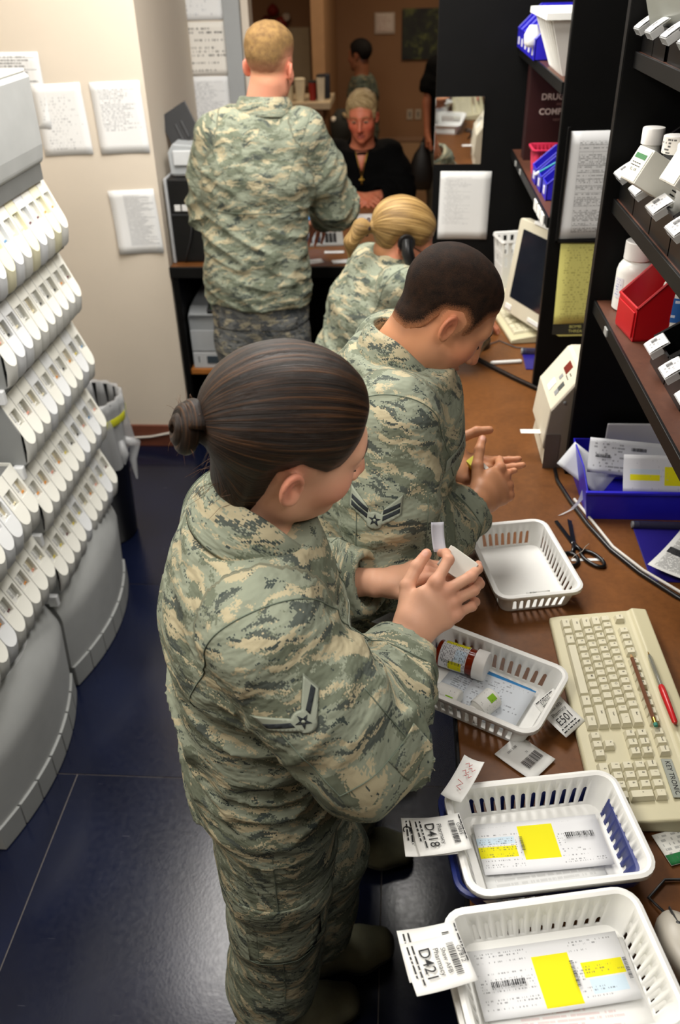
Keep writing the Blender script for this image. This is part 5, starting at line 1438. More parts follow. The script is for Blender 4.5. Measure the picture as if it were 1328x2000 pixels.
# ---------------------------------------------------------------- reception desk things
pc = thing('computer_tower', 'black computer tower with silver edges on the desk end', 'computer', (-1.005, 3.745, CZ))
G().box(0, .19, .012, .42, .002, .355).obj('tower_case', M_BLKPL, pc, bevel=.006)
for x in (-.004, .181): G().box(x, x + .013, 0, .43, .0, .36).obj('silver_edge', plain('silver_plastic', '#a9abad', .35), pc, bevel=.004)
G().box(.03, .055, .006, .012, .225, .250).box(.062, .088, .006, .012, .225, .250).obj('port_label', M_PAPER, pc)
G().box(.012, .178, .004, .012, .205, .212).obj('vent_slot', M_DGREY, pc)
G().box(.03, .15, .06, .16, .360, .362).obj('top_sticker', M_PAPER, pc)
G().tube([(.09, .004, .20), (.098, -.01, .15), (.085, -.008, .10), (.06, .0, .04), (.05, .006, .004)], .0035, 6).obj('cable', M_DGREY, pc, smooth=True)
sc_ = thing('document_scanner', 'small grey sheet-feed scanner with black tray standing on the tower', 'scanner', (-.985, 3.80, CZ + .3625))
G().loft([[(0, y, 0), (.16, y, 0), (.17, y, .05), (.155, y, .115), (.02, y, .125), (-.005, y, .09)] for y in (0, .15)]).obj('scanner_body', plain('scanner_grey', '#a4a8aa', .45), sc_, bevel=.006)
G().box(.02, .15, -.012, .0, .04, .10).obj('front_cover', plain('scanner_pale', '#c6c9ca', .45), sc_, bevel=.004)
o = G().box(-.065, .075, -.003, .003, 0, .145).box(-.015, -.005, -.008, .001, .01, .085).box(.015, .025, -.008, .001, .01, .085).obj('paper_tray', M_DGREY, sc_, bevel=.002)
o.location = (.06, .10, .115); o.rotation_euler = (-.35, -.50, 0)
mo = thing('desk_monitor', 'flat desk monitor with a dark screen and blue taskbar behind the tall person', 'monitor', (-.56, 4.19, CZ))
G().box(-.19, .19, 0, .025, .06, .36).obj('bezel', plain('monitor_bezel', '#8e959c', .4), mo, bevel=.004)
G().box(-.178, .178, -.002, .001, .075, .345).obj('screen', plain('dark_screen', '#0a0d14', .15), mo)
G().box(-.178, .178, -.0035, -.002, .075, .100).obj('taskbar', emis('blue_taskbar', '#5c9fe6', .7), mo)
G().box(.172, .178, -.0032, -.002, .10, .345).obj('screen_edge', emis('pale_screen_edge', '#b8c8f0', .5), mo)
G().lathe([(.09, 0), (.09, .008), (.02, .014), (.018, .07)], 20, M=T(0, .05, 0)).obj('stand', M_DGREY, mo)
def simple_keyboard(label, loc, rz, L, W, mbody, mkey, seed):
    k = thing('keyboard', label, 'keyboard', loc, rz)
    G().loft([[(0, y, 0), (L, y, 0), (L, y, h), (0, y, h)] for y, h in ((0, .014), (W, .024))]).obj('keyboard_body', mbody, k, bevel=.003)
    n = int((L - .03) / .019); key = None
    for r_ in range(5):
        for c in range(n):
            x = .016 + c * .019; y = .018 + r_ * (W - .045) / 4.6
            if c in (int(n * .66), int(n * .82)) : continue
            if r_ == 0 and 3 < c < 9: continue
            if key is None: key = G().loft([[(-.0085, -.0085, 0), (.0085, -.0085, 0), (.0085, .0085, 0), (-.0085, .0085, 0)], [(-.0065, -.006, .007), (.0065, -.006, .007), (.0065, .0075, .007), (-.0065, .0075, .007)]]).mesh('key', mkey)
            o = link('key', key, k); o.location = (x, y, .014 + .010 * y / W)
    G().box(.016 + 4 * .019 - .009, .016 + 8 * .019 + .009, .010, .026, .014, .021).obj('space_bar', mkey, k, bevel=.001)
    return k
simple_keyboard('black and silver desk keyboard beside the tall person', (-.62, 3.965, CZ), .10, .36, .16, plain('silver_keyboard', '#9a9b98', .4), M_BLKPL, 1)
for i, (x, y, a, lb, w_, h_) in enumerate(((-.395, 3.755, .3, 'white card on the desk edge beside the tall person', .11, .06), (-.235, 3.765, .25, 'white slip with a yellow end on the desk corner', .13, .05), (-.30, 3.90, .05, 'grey card below the silver keyboard', .09, .035), (-.19, 3.98, .0, 'small white card by the ponytail on the desk', .035, .06), (-.19, 4.50, .1, 'white sheet under the hands of the person in black', .10, .14))):
    o = tag(sheet('desk_card', w_, h_, doc_mat('doc_card%d' % i, rows=6, cols=12, strength=.35, seed=i + 20, bands=((.82, 1, 0, 1, '#d8d060'),) if i == 1 else ()), None, .001), lb, 'card', 'cards lying on the reception desk')
    o.location = (x, y, CZ + .0012); o.rotation_euler = (0, 0, a)
# printer on the low shelf
pr = thing('laser_printer', 'pale grey laser printer with blue-lit control panel under the desk', 'printer', (-.975, 3.74, .4005))
gp = G().loft([[(0, y, .0), (.30, y, 0), (.30, y, t), (.0, y, t)] for y, t in ((0.02, .24), (.0, .26), (.06, .285), (.36, .30))])
gp.obj('printer_body', plain('printer_grey', '#a6aaad', .45), pr, bevel=.012, segs=3)
G().box(.004, .296, -.006, .0, .085, .19).obj('front_door', plain('printer_pale', '#b3b7ba', .45), pr, bevel=.004)
G().box(.004, .296, -.006, .004, .0, .080).obj('paper_drawer', plain('printer_white', '#c4c7c9', .45), pr, bevel=.004)
G().box(.07, .14, -.009, -.005, .025, .062).obj('paper_gauge', plain('slate_panel', '#3f4a52', .4), pr, bevel=.001)
cp = G().box(.09, .26, .0, .075, 0, .02).obj('control_panel', M_DGREY, pr, bevel=.004); cp.location = (0, .008, .262); cp.rotation_euler = (.30, 0, 0)
G().box(.11, .117, .02, .027, .019, .0215).obj('green_light', emis('green_light', '#30e050', 2), cp)
G().box(.13, .137, .018, .025, .019, .0215).obj('red_light', emis('red_light', '#e04030', 1.5), cp)
G().box(.155, .20, .015, .050, .019, .0215).obj('lit_display', emis('blue_display', '#3040ff', 2.5), cp)
G().box(.03, .034, -.0085, -.005, .03, .06).obj('printer_logo', M_DGREY, pr)
# white flex along the baseboard
tag(G().tube([(-1.50, 3.674, .030), (-1.42, 3.676, .055), (-1.33, 3.676, .050), (-1.22, 3.676, .058), (-1.12, 3.676, .080), (-1.04, 3.675, .085), (-1.0, 3.66, .10)], .0055, 8).obj('white_cable', plain('white_flex', '#cfc9c0', .5), smooth=True), 'white cable slung along the brown baseboard', 'cable')

# ---------------------------------------------------------------- bin with liner beside the dispensers
tb = thing('waste_bin', 'tall black waste bin with clear liner behind the grey cabinet', 'bin', (-1.215, 2.93, 0))
G().lathe([(.108, 0), (.115, .01), (.140, .62), (.144, .63), (.138, .63), (.110, .02)], 32, caps=False).lathe([(.108, 0.001), (.001, .0012)], 32, caps=False).obj('bin_body', M_BLKPL, tb, smooth=35)
def liner(th, t):
    rr = .147 + .010 * math.sin(th * 7 + 2 * t) * (1 - t) + .006 * math.sin(th * 17) + .010 * (1 - t)
    return rr
prof = []
gl = G(); nl = 64
loops = []
for z, t, f in ((.40, 0, 1.03), (.46, .2, 1.02), (.52, .5, 1.01), (.60, .8, 1.0), (.640, 1, 1.0), (.640, 1, .93), (.58, 1, .90), (.40, 1, .82)):
    loops.append([((liner(2 * math.pi * k / nl, t) * f) * math.cos(2 * math.pi * k / nl), (liner(2 * math.pi * k / nl, t) * f) * math.sin(2 * math.pi * k / nl), z + (.03 * math.sin(3 * 2 * math.pi * k / nl + 1) * (1 - t) if z < .45 else 0)) for k in range(nl)])
gl.loft(loops, caps=False).obj('bin_liner', NT('liner_film').set(Base_Color=(.55, .56, .57, 1), Roughness=.2, Alpha=.45), tb, smooth=True)
G().lathe([(.153, .545), (.1545, .548), (.1545, .575), (.153, .578)], 40, caps=False).obj('liner_band', plain('yellow_band', '#b9b82a', .4), tb, smooth=True)
G().tube([(.14, -.02, .46), (.17, .01, .43), (.155, .0, .36), (.165, -.02, .28)], [.016, .024, .016, .004], 7).tube([(.135, -.05, .47), (.15, -.07, .42), (.14, -.06, .37)], [.012, .018, .003], 7).obj('liner_knot', NT('liner_film_knot').set(Base_Color=(.6, .61, .62, 1), Roughness=.2, Alpha=.4), tb, smooth=True)

# ---------------------------------------------------------------- lobby things
M_CUP = plain('paper_cup', '#d9cfb4', .6); M_REDCUP = plain('red_cup', '#8a2018', .5); M_NAVY = plain('navy_box', '#1d222e', .6)
for i, (x, r_, h_, m, lb) in enumerate(((-.815, .034, .10, plain('blue_grey_cup', '#5a6478', .5), 'blue grey cup behind the head of the tall person'), (-.745, .033, .12, M_CUP, 'first cream cup on the pale lobby counter'), (-.675, .040, .15, M_CUP, 'widest cream cup on the lobby counter'), (-.595, .031, .13, M_REDCUP, 'dark red cup on the lobby counter'), (-.525 - .015, .032, .17, plain('pale_tall_cup', '#cfc6b2', .6), 'tallest pale cup beside the navy box'))):
    c = thing('cup', lb, 'cup', ((x - .12) * 1.157 + .155, 7.03 + .02 * (i % 2), 1.1132), group='cups on the lobby counter')
    G().lathe([(r_ * .8, 0), (r_, h_), (r_ * .93, h_), (r_ * .74, .004)], 18, caps=False).lathe([(r_ * .79, .001), (.0005, .001)], 18, caps=False).obj('cup_body', m, c, smooth=40)
    G().lathe([(r_ * 1.04, h_ - .008), (r_ * 1.04, h_ + .002), (r_ * .8, h_ + .006), (.0005, h_ + .006)], 18, caps=False).obj('cup_lid', M_DGREY if i != 2 else M_CUP, c, smooth=40)
tag(G().box(0, .09, 0, .08, 0, .165).box(-.02, .0, .02, .08, 0, .13).obj('navy_box', M_NAVY, bevel=.006), 'navy box at the end of the lobby counter', 'box').location = (-.640, 7.12, 1.1132)
po = thing('gift_decoration', 'red and yellow hanging decoration on the wall behind the cups', 'decoration', (-1.185, 8.93, 1.30)); po.scale = (1.3, 1, 1.3)
for i, (x, z, r_, c) in enumerate(((0, .24, .045, '#7a2018'), (.05, .16, .05, '#8f2a1c'), (-.02, .10, .045, '#9a2418'), (.07, .08, .04, '#a83020'), (.03, .0, .035, '#b8941e'), (.05, -.04, .03, '#c2a024'), (-.05, .18, .035, '#5a1c14'), (.09, .20, .03, '#c8b8a8'))):
    G().lathe([(.001, -r_ * .8), (r_ * .7, -r_ * .5), (r_, 0), (r_ * .6, r_ * .6), (.001, r_)], 9, M=T(x, -.02, z, .3 * i, .4 * i, 0)).obj('ribbon_bow', plain('ribbon_%s' % c[1:], c, .5), po, smooth=50)
tag(G().box(-1.085, -.87, 8.98, 8.998, .98, 1.47).obj('wall_poster', plain('cream_poster', '#b9a88a', .7), bevel=.001), 'cream poster on the wall behind the cups', 'poster')
nt_ = thing('framed_notice', 'small white framed notice on the brown lobby wall', 'notice', (-.172, 8.995, 1.488))
G().box(-.093, .093, -.012, 0, -.086, .086).obj('notice_frame', plain('pale_frame', '#b8a898', .5), nt_, bevel=.002)
o = sheet('notice_sheet', .165, .15, doc_mat('doc_notice2', '#d8ccc2', ink='#9a6058', rows=14, cols=16, dens=.5, strength=.5, left=.12, right=.88, seed=31), nt_, 0); o.location = (0, -.0135, 0); o.rotation_euler = (math.pi / 2, 0, 0)
pic = thing('canvas_picture', 'dark leafy garden picture on the lobby wall by the black divider', 'picture', (.18, 8.995, 1.395))
_t = NT('garden_print'); _o = _t.obj(); _a = _t.noise(_o, 7, 5, .7, .4); _b = _t.noise(_o, 4, 2)
_c = _t.ramp(_a.outputs[0], [(.40, rgb('#050604')), (.52, rgb('#1d240e')), (.62, rgb('#59602a')), (.72, rgb('#8f8a4a'))])
_v = _t.vmath('DISTANCE', _o, (-.02, 0, .01)); _dn = _t.t.nodes[-1].outputs['Value']
_c = _t.mix(_t.math('MULTIPLY', _t.math('LESS_THAN', _t.math('ADD', _dn, _t.math('MULTIPLY', _b.outputs[0], .03)), .045), .7), _c, rgb('#a09a92'))
_t.set(Base_Color=_c, Roughness=.5)
G().box(-.192, .192, -.03, -.0005, -.205, .205).obj('canvas', _t.m, pic, bevel=.002)
for i, x in enumerate((.073, .152)):
    pl = thing('wall_outlet', ('pale outlet plate on the lobby wall, first from the seated person', 'pale outlet plate next to the arm of the person in the black T-shirt')[i], 'outlet', (x, 8.995, .72), group='outlets on the lobby wall')
    G().box(-.028, .028, -.006, 0, -.045, .045).obj('plate', plain('outlet_plate', '#a89a86', .5), pl, bevel=.001)
    G().box(-.008, .008, -.008, -.005, .004, .020).box(-.008, .008, -.008, -.005, -.020, -.004).obj('sockets', M_DGREY, pl)
# stuffed flowers hanging at the counter end
fl = thing('flower_posy', 'cream flowers in a tall floor vase at the end of the lobby counter', 'flowers', (-.455, 6.93, .875)); fl.scale = (1.1, 1.1, 1.1)
rr = random.Random(3)
for i in range(9):
    x, z, y = rr.uniform(-.05, .06), rr.uniform(-.06, .15), rr.uniform(-.03, .02); r_ = rr.uniform(.018, .032)
    G().lathe([(.001, -r_ * .5), (r_, -r_ * .1), (r_ * .7, r_ * .4), (.001, r_ * .45)], 9, M=T(x, y, z, rr.uniform(-1, 1), rr.uniform(-1, 1), 0)).obj('blossom', plain(('cream_petal', 'white_petal', 'tan_petal')[i % 3], ('#c9b68a', '#d0c6b4', '#97805a')[i % 3], .7), fl, smooth=True)
G().lathe([(.03, -.09), (.075, .0), (.08, .10), (.03, .17)], 12, M=T(.0, .03, 0)).obj('dark_leaves', plain('dark_leaf', '#17170f', .8), fl, smooth=True)
G().tube([(0, .03, -.07), (.01, .03, -.35), (0, .03, -.60)], .012, 7).obj('stem', plain('dark_stem', '#2a2a18', .8), fl, smooth=True)
G().lathe([(.06, -.795), (.09, -.60), (.075, -.56), (.07, -.58), (.05, -.78)], 16, M=T(0, .03, 0), caps=False).lathe([(.06, -.7952), (.0005, -.795)], 16, M=T(0, .03, 0), caps=False).lathe([(.075, -.60), (.0005, -.595)], 16, M=T(0, .03, 0), caps=False).obj('floor_vase', plain('dark_vase', '#2a2320', .4), fl, smooth=40)
# bag carried by the half-hidden person
bg = thing('carrier_bag', 'black drawstring bag hanging from the hand of the half hidden person', 'bag', (.163, 7.14, .44)); bg.scale = (1.4, 1.4, 1.5)
G().loft([[(r1 * math.cos(a) * (1 + .06 * math.sin(5 * a)), r1 * .6 * math.sin(a), z) for a in np.linspace(0, 2 * math.pi, 18, endpoint=False)] for r1, z in ((.03, 0), (.065, .01), (.075, .06), (.070, .12), (.045, .18), (.018, .215), (.012, .235))]).obj('bag_body', plain('black_nylon', '#0c0c0d', .5), bg, smooth=True)
G().tube([(.006, 0, .23), (.012, .0, .26), (.018, .02, .275), (.012, .04, .26), (-.004, .02, .23)], .005, 6).obj('bag_strap', M_DGREY, bg, smooth=True)
# ---------------------------------------------------------------- baskets
M_BASK = plain('white_basket_plastic', '#eeeeea', 0.38, var=0.03)
def basket_geo(L, W, H, n1, n2, taper=.86, r=.022, slot=(.012, .0065), v0=.16, v1=.80):
    """open basket with tapered arch-topped slots; L along x, W along y"""
    g = G()
    def pt(s, u, v):
        # side s, u in -1..1 along its straight length, v 0..1 upward
        k = taper + (1 - taper) * v; l, w_ = (L / 2 - r), (W / 2 - r)
        X, Y = ((u * l, -W / 2), (L / 2, u * w_), (-u * l, W / 2), (-L / 2, -u * w_))[s]
        return (X * k, Y * k, v * H)
    for s in range(4):
        n = n1 if s % 2 == 0 else n2; ln = (L if s % 2 == 0 else W) - 2 * r
        for i in range(n):
            a, b = -1 + 2 * i / n, -1 + 2 * (i + 1) / n; c = (a + b) / 2; hb, ht = slot[0] / ln, slot[1] / ln
            va = v1 - .06
            inner = [(c - hb, v0), (c, v0), (c + hb, v0), (c + ht * 1.2, va)] + [(c + ht * math.cos(q), va + (v1 - va) * math.sin(q)) for q in (math.pi / 4, math.pi / 2, 3 * math.pi / 4)] + [(c - ht * 1.2, va)]
            outer = [(a, 0), (c, 0), (b, 0), (b, .7), (b, 1), (c, 1), (a, 1), (a, .7)]
            n_ = 8; v = [pt(s, *p) for p in outer] + [pt(s, *p) for p in inner]
            g.add(v, [(k, (k + 1) % n_, n_ + (k + 1) % n_, n_ + k) for k in range(n_)])
    nrm = ((0, -1), (1, 0), (0, 1), (-1, 0))
    def ring(v, z, dx=0.0, m=5):
        k = taper + (1 - taper) * v; out = []
        for s, (cx, cy, a0) in enumerate(((1, -1, 270), (1, 1, 0), (-1, 1, 90), (-1, -1, 180))):
            n = n1 if s % 2 == 0 else n2
            side = []
            for i in range(2 * n + 1):
                p = pt(s, -1 + i / n, v); side.append((p[0] + nrm[s][0] * dx, p[1] + nrm[s][1] * dx, z))
            out.append((side, [((cx * (L / 2 - r) * k + (r * k + dx) * math.cos(math.radians(a0 + 90 * j / m))), (cy * (W / 2 - r) * k + (r * k + dx) * math.sin(math.radians(a0 + 90 * j / m))), z) for j in range(m + 1)]))
        return out
    flat = lambda R_: [p for sd_, co in R_ for p in sd_ + co[1:-1]]
    lv = [ring(v, v * H) for v in (0, .7, 1)]
    for c in range(4): g.loft([q[c][1] for q in lv], caps=False, closed=False)
    g.add(flat(lv[0]), [tuple(range(len(flat(lv[0]))))])
    g.loft([flat(ring(1, H + z, dx)) for dx, z in ((0, 0), (.004, .0015), (.0085, 0), (.0085, -.007))], caps=False)
    return g
_bk = basket_geo(.252, .168, .053, 12, 8, .87, .022, (.0102, .0060), .10, .64).mesh('basket_shell', M_BASK, 30)
def basket(label, loc, rz, mat=None, group='white slotted baskets', me=None, tilt=(0, 0)):
    o = link('basket', me or _bk, None, solid=.0022, offset=0)
    o.location = loc; o.rotation_euler = (tilt[0], tilt[1], rz)
    return tag(o, label, 'basket', group)
def weld(me):
    bm = bmesh.new(); bm.from_mesh(me); bmesh.ops.remove_doubles(bm, verts=bm.verts[:], dist=2e-5); bmesh.ops.recalc_face_normals(bm, faces=bm.faces[:]); bm.to_mesh(me); bm.free(); me.set_sharp_from_angle(angle=math.radians(35))
weld(_bk)
B1 = basket('empty white slotted basket below the hands of the crew-cut person', (.272, 1.500, CZ + .0015), math.radians(-79))
B2 = basket('white slotted basket holding an amber vial and two small bottles', (.160, 1.138, CZ + .0015), math.radians(-29))
B3 = basket('white slotted basket with one yellow square, stacked on the blue basket', (.224, .800, CZ + .024), math.radians(10))
_bb = bpy.data.meshes.new('blue_basket_shell'); _bb = _bk.copy(); _bb.materials.clear(); _bb.materials.append(plain('blue_basket_plastic', '#1c2a6e', .4))
B3b = basket('blue slotted basket under the white one with the D418 tag', (.214, .808, CZ + .0015), math.radians(8), me=_bb, group=None)
B4b = basket('white slotted basket underneath the nearest one with the D421 tag', (.212, .598, CZ + .0015), math.radians(11))
B4 = basket('nearest white slotted basket holding papers with a large yellow square', (.216, .602, CZ + .020), math.radians(11))
def in_basket(B, name, label, cat, w_, h_, mat, at, rz, z=.004, group=None, curl=.002, seed=0, wave=.0006):
    o = sheet(name, w_, h_, mat, None, curl, wave=wave, seed=seed, thick=.0003)
    a = B.rotation_euler[2]; c, s = math.cos(a), math.sin(a)
    o.location = (B.location.x + at[0] * c - at[1] * s, B.location.y + at[0] * s + at[1] * c, B.location.z + z + abs(curl))
    o.rotation_euler = (0, 0, a + rz)
    return tag(o, label, cat, group)
GPB = 'papers in the white baskets'
M_YEL = '#e4dc18'
doc1 = doc_mat('doc_script_d418', '#dfe0e2', rows=24, cols=80, dens=.45, left=.02, right=.97, top=.08, bottom=.12, seed=41, strength=.6, gap=.25, bands=((.0, .30, .58, .72, '#c8dbe8'), (.0, .30, .32, .54, M_YEL), (.345, .625, .24, .90, M_YEL)), clean=(.345, .625, .0, 1))
o = in_basket(B3, 'prescription_sheet', 'folded receipt under the printed prescription in the D418 basket', 'paper', .175, .105, doc_mat('doc_receipt', '#d3d4d2', ink='#9a9a98', rows=14, cols=30, strength=.3, seed=42), (-.01, -.014), .02, .0035, GPB, seed=2)
o = in_basket(B3, 'prescription_sheet', 'printed prescription with one yellow square in the D418 basket', 'paper', .190, .086, doc1, (.0, .004), -.03, .0065, GPB, .003, 3)
g = G(); put_barcode(g, .044, .008, T(.060, .010, .0062), 5); put_barcode(g, .024, .005, T(-.030, .002, .0062, 0, 0, math.pi / 2), 6); g.obj('barcode', INK, o)
doc2 = doc_mat('doc_script_d421', '#dcdddf', rows=24, cols=90, dens=.45, left=.03, right=.97, top=.06, bottom=.08, seed=44, strength=.6, gap=.3, bands=((.70, .97, .40, .62, M_YEL), (.72, .95, .16, .38, '#c8dbe8'), (.40, .64, .06, .80, M_YEL)), clean=(.40, .64, .0, 1))
o = in_basket(B4, 'prescription_sheet', 'lower sheet with pale pink print in the D421 basket', 'paper', .205, .120, doc_mat('doc_pink', '#dfdfdd', ink='#c99a9a', rows=22, cols=30, strength=.4, left=.2, bottom=.05, top=.6, seed=45), (.004, -.008), -.04, .0040, GPB, seed=5)
o = in_basket(B4, 'prescription_sheet', 'printed prescription with a yellow square and bar in the D421 basket', 'paper', .205, .090, doc2, (-.002, .010), .0, .0070, GPB, .003, 6)
g = G(); put_barcode(g, .046, .008, T(-.060, -.004, .0064), 7); put_barcode(g, .034, .005, T(.028, -.004, .0064, 0, 0, math.pi / 2), 8); put_barcode(g, .028, .005, T(.098, -.006, .0064, 0, 0, math.pi / 2), 9); g.obj('barcode', INK, o)
g = G()
for yy in (-.02, .016): g.box(.02, .021, yy, yy + .016, .0068, .0072)
o = in_basket(B2, 'prescription_sheet', 'blue tinted form lying under the small bottles in the middle basket', 'paper', .150, .118, doc_mat('doc_blueform', '#c3cad3', ink='#5b6068', rows=22, cols=26, dens=.5, strength=.6, seed=47, bands=((0, 1, .965, 1, '#3f8fd0'),)), (.0, .0), math.radians(-2), .0035, GPB, seed=7)
o = in_basket(B2, 'prescription_sheet', 'second form offset on top of the blue tinted one in the middle basket', 'paper', .112, .112, doc_mat('doc_blueform2', '#cfd5dc', ink='#5b6068', rows=20, cols=22, dens=.45, strength=.55, seed=48, bands=((0, 1, .965, 1, '#3f8fd0'),)), (.030, -.004), 0, .0065, GPB, seed=8)

# paper number tags stuck on the basket rims: lines of print run along local y
def number_tag(label, loc, rot, w_, h_, big, top, mid, extra=None, seed=1):
    o = sheet('number_tag', w_, h_, plain('tag_paper', '#e6e6e2', .75), None, .004, wave=.0008, seed=seed, thick=.0004)
    o.location = loc; o.rotation_euler = rot
    tag(o, label, 'tag')
    g = G(); Z_ = .0042
    put_text(g, big, h_ * .26, T(.0, -h_ * .17, Z_), bold=.004)
    put_text(g, top, h_ * .11, T(-.004, h_ * .40, Z_))
    put_barcode(g, w_ * .62, h_ * .12, T(.0, h_ * .28, Z_), seed + 3)
    if len(mid) > 1: put_text(g, mid[0], h_ * .11, T(.0, h_ * .14, Z_))
    put_text(g, mid[-1], h_ * .125, T(.0, h_ * .02, Z_))
    put_lines(g, -w_ * .42, w_ * .42, -h_ * .34, 2, h_ * .08, T(0, 0, Z_), seed)
    put_lines(g, -w_ * .45, w_ * .45, h_ * .46, 1, h_ * .06, T(0, 0, Z_), seed + 1)
    if extra: put_text(g, extra, h_ * .22, T(-w_ * .2, -h_ * .42, Z_), bold=.006)
    g.obj('tag_print', INK, o)
    return o
a90 = -math.pi / 2
number_tag('upper white paper tag printed D421 on the nearest basket', (.061, .585, .992), (0, -.10, a90 + .30), .070, .078, 'D421', 'G7812', ('Shaw AFB', 'Pharmacy'), None, 1)
number_tag('white paper tag with blank end tucked under the D421 tag', (.055, .603, .986), (0, -.06, a90 + .24), .070, .078, '', '', ('',), None, 2)
number_tag('upper white paper tag printed D418 on the stacked basket', (.070, .772, .990), (0, -.10, a90 + .22), .066, .074, 'D418', 'G9805', ('Pharmacy',), None, 4)
number_tag('lower white paper tag showing a letter C under the D418 tag', (.054, .772, .985), (0, -.06, a90 + .10), .066, .074, '', 'G9805', ('Pharmacy',), 'C', 5)
o = sheet('paper_slip', .034, .080, plain('tag_paper', '#e6e6e2', .75), None, .008, thick=.0004); o.location = (.108, .868, .992); o.rotation_euler = (.1, -.12, -.52)
tag(o, 'narrow white slip with red handwriting at the corner of the D418 basket', 'slip')
g = G()
for k, (x, y) in enumerate(((-.004, .026), (.004, .019), (-.003, .012), (.004, .006))): g.tube([(x - .004, y, .0062), (x, y + .004, .0062), (x + .003, y - .002, .0062), (x + .006, y + .003, .0062)], .0006, 4)
g.tube([(-.006, -.004, .006), (.004, -.008, .006), (-.003, -.016, .006), (.006, -.020, .006)], .0006, 4)
g.obj('red_handwriting', plain('red_ink', '#c8362c', .6), o)
number_tag('white paper tag printed E501 leaning off the middle basket', (.288, 1.072, .930), (.38, .0, math.radians(46)), .056, .076, 'E501', 'E79033', ('Shaw AFB', 'Pharmacy'), None, 7)
# loose barcode label on the worktop
o = sheet('barcode_label', .064, .078, plain('tag_paper', '#e6e6e2', .75), None, .003, thick=.0015); o.location = (.223, .994, CZ + .004); o.rotation_euler = (0, 0, math.radians(47))
tag(o, 'square white label with one large barcode lying on the worktop', 'label')
g = G(); put_barcode(g, .040, .018, T(.004, -.012, .0032), 12); put_text(g, '1001 5.00', .006, T(-.004, .024, .0032)); put_text(g, '75', .005, T(.010, .004, .0032)); g.obj('label_print', INK, o)
# label on the rim of the empty basket
o = sheet('rim_label', .050, .014, plain('tag_paper', '#e6e6e2', .75), None, 0, thick=.0004); o.location = (.290, 1.3765, CZ + .050); o.rotation_euler = (.95, 0, .19)
tag(o, 'barcode label on the end rim of the empty basket', 'label')
g = G(); put_barcode(g, .036, .006, T(.004, -.002, .0006), 14); put_text(g, 'B2366', .0055, T(-.010, .0045, .0006)); g.obj('label_print', INK, o)

# ---------------------------------------------------------------- bottles
M_BOT = plain('white_bottle_plastic', '#e6e6e0', 0.32, var=0.02)
M_CAPW = plain('white_cap_plastic', '#eceae6', 0.4, var=0.02)
def bottle(label, loc, R_, H, rot=(0, 0, 0), capr=.72, caph=.24, mat=None, name='pill_bottle', cat='bottle', group=None, ridged=True):
    b = thing(name, label, cat, loc, rot=rot, group=group); hb = H * (1 - caph)
    G().lathe([(R_ * .90, 0), (R_, R_ * .10), (R_, hb * .76), (R_ * .93, hb * .86), (R_ * .78, hb * .94), (R_ * capr * .86, hb * .97), (R_ * capr * .86, hb)], 32).obj('bottle_body', mat or M_BOT, b, smooth=40)
    n = 48; c = R_ * capr
    def rg(z, k): return [(c * k * (1 + (.018 if ridged and i % 2 else 0)) * math.cos(2 * math.pi * i / n), c * k * (1 + (.018 if ridged and i % 2 else 0)) * math.sin(2 * math.pi * i / n), z) for i in range(n)]
    G().loft([rg(hb, 1), rg(H * .985, 1), rg(H, .94)]).obj('cap', M_CAPW, b, smooth=30)
    return b
def wrap_label(b, R_, z0, z1, a0, a1, mat, name='bottle_label'):
    g = G().grid(lambda u, v: ((R_ + .0005) * math.cos(a0 + (a1 - a0) * u), (R_ + .0005) * math.sin(a0 + (a1 - a0) * u), z0 + (z1 - z0) * v), 14, 2)
    return g.obj(name, mat, b, smooth=True)
# in the middle basket
def bk(B, x, y, z):
    a = B.rotation_euler[2]; return (B.location.x + x * math.cos(a) - y * math.sin(a), B.location.y + x * math.sin(a) + y * math.cos(a), B.location.z + z)
am = thing('amber_vial', 'large amber pill vial with white cap lying in the middle basket', 'vial', bk(B2, -.105, .036, .0295), rot=(0, math.pi / 2, math.radians(-24)))
_am = NT('amber_plastic').set(Base_Color=rgb('#8e2a0c'), Roughness=.15, Transmission_Weight=.35, IOR=1.4)
G().lathe([(.0235, 0), (.025, .002), (.025, .072), (.0225, .074), (.0225, .078)], 32).obj('vial_body', _am, am, smooth=40)
G().lathe([(.0285, .074), (.0285, .094), (.027, .096), (.0005, .096)], 40, caps=False).lathe([(.0285, .074), (.0225, .074)], 40, caps=False).obj('cap', M_CAPW, am, smooth=40)
lb = doc_mat('doc_vial', '#d8d9dc', ink='#3a3a40', rows=16, cols=30, dens=.5, left=.02, right=.98, top=.02, bottom=.02, strength=.7, seed=51, bands=((.62, .84, .36, .86, M_YEL), (.36, .60, .55, .95, '#c3d6e4'), (.10, .26, .08, .98, M_YEL)))
g = G().grid(lambda u, v: (.0256 * math.cos(2.0 + 3.8 * u), .0256 * math.sin(2.0 + 3.8 * u), .008 + .052 * v), 18, 2); g.obj('vial_label', lb, am, smooth=True)
g = G()
for k in range(18):
    th = 4.35 + .0 * k; z = .014 + k * .0022
    g.add([(.0259 * math.cos(a), .0259 * math.sin(a), zz) for a, zz in ((th, z), (th + .22, z), (th + .22, z + .0006 + .0006 * (k % 3 == 0)), (th, z + .0006 + .0006 * (k % 3 == 0)))], [(0, 1, 2, 3)])
g.obj('barcode', INK, am)
M_LBL = doc_mat('doc_bottle', '#e2e2de', ink='#3a3038', rows=14, cols=34, dens=.36, left=.03, right=.97, top=.05, bottom=.05, strength=.7, seed=52, bands=((.30, .45, .05, .45, '#86b82c'),))
b = bottle('small white tablet bottle lying on its side at the near basket wall', bk(B2, -.020, -.050, .0195), .0185, .066, (0, -math.pi / 2, math.radians(-29)), .74, .24, group='small bottles in the middle basket')
wrap_label(b, .0185, .006, .042, -2.4, 1.4, M_LBL)
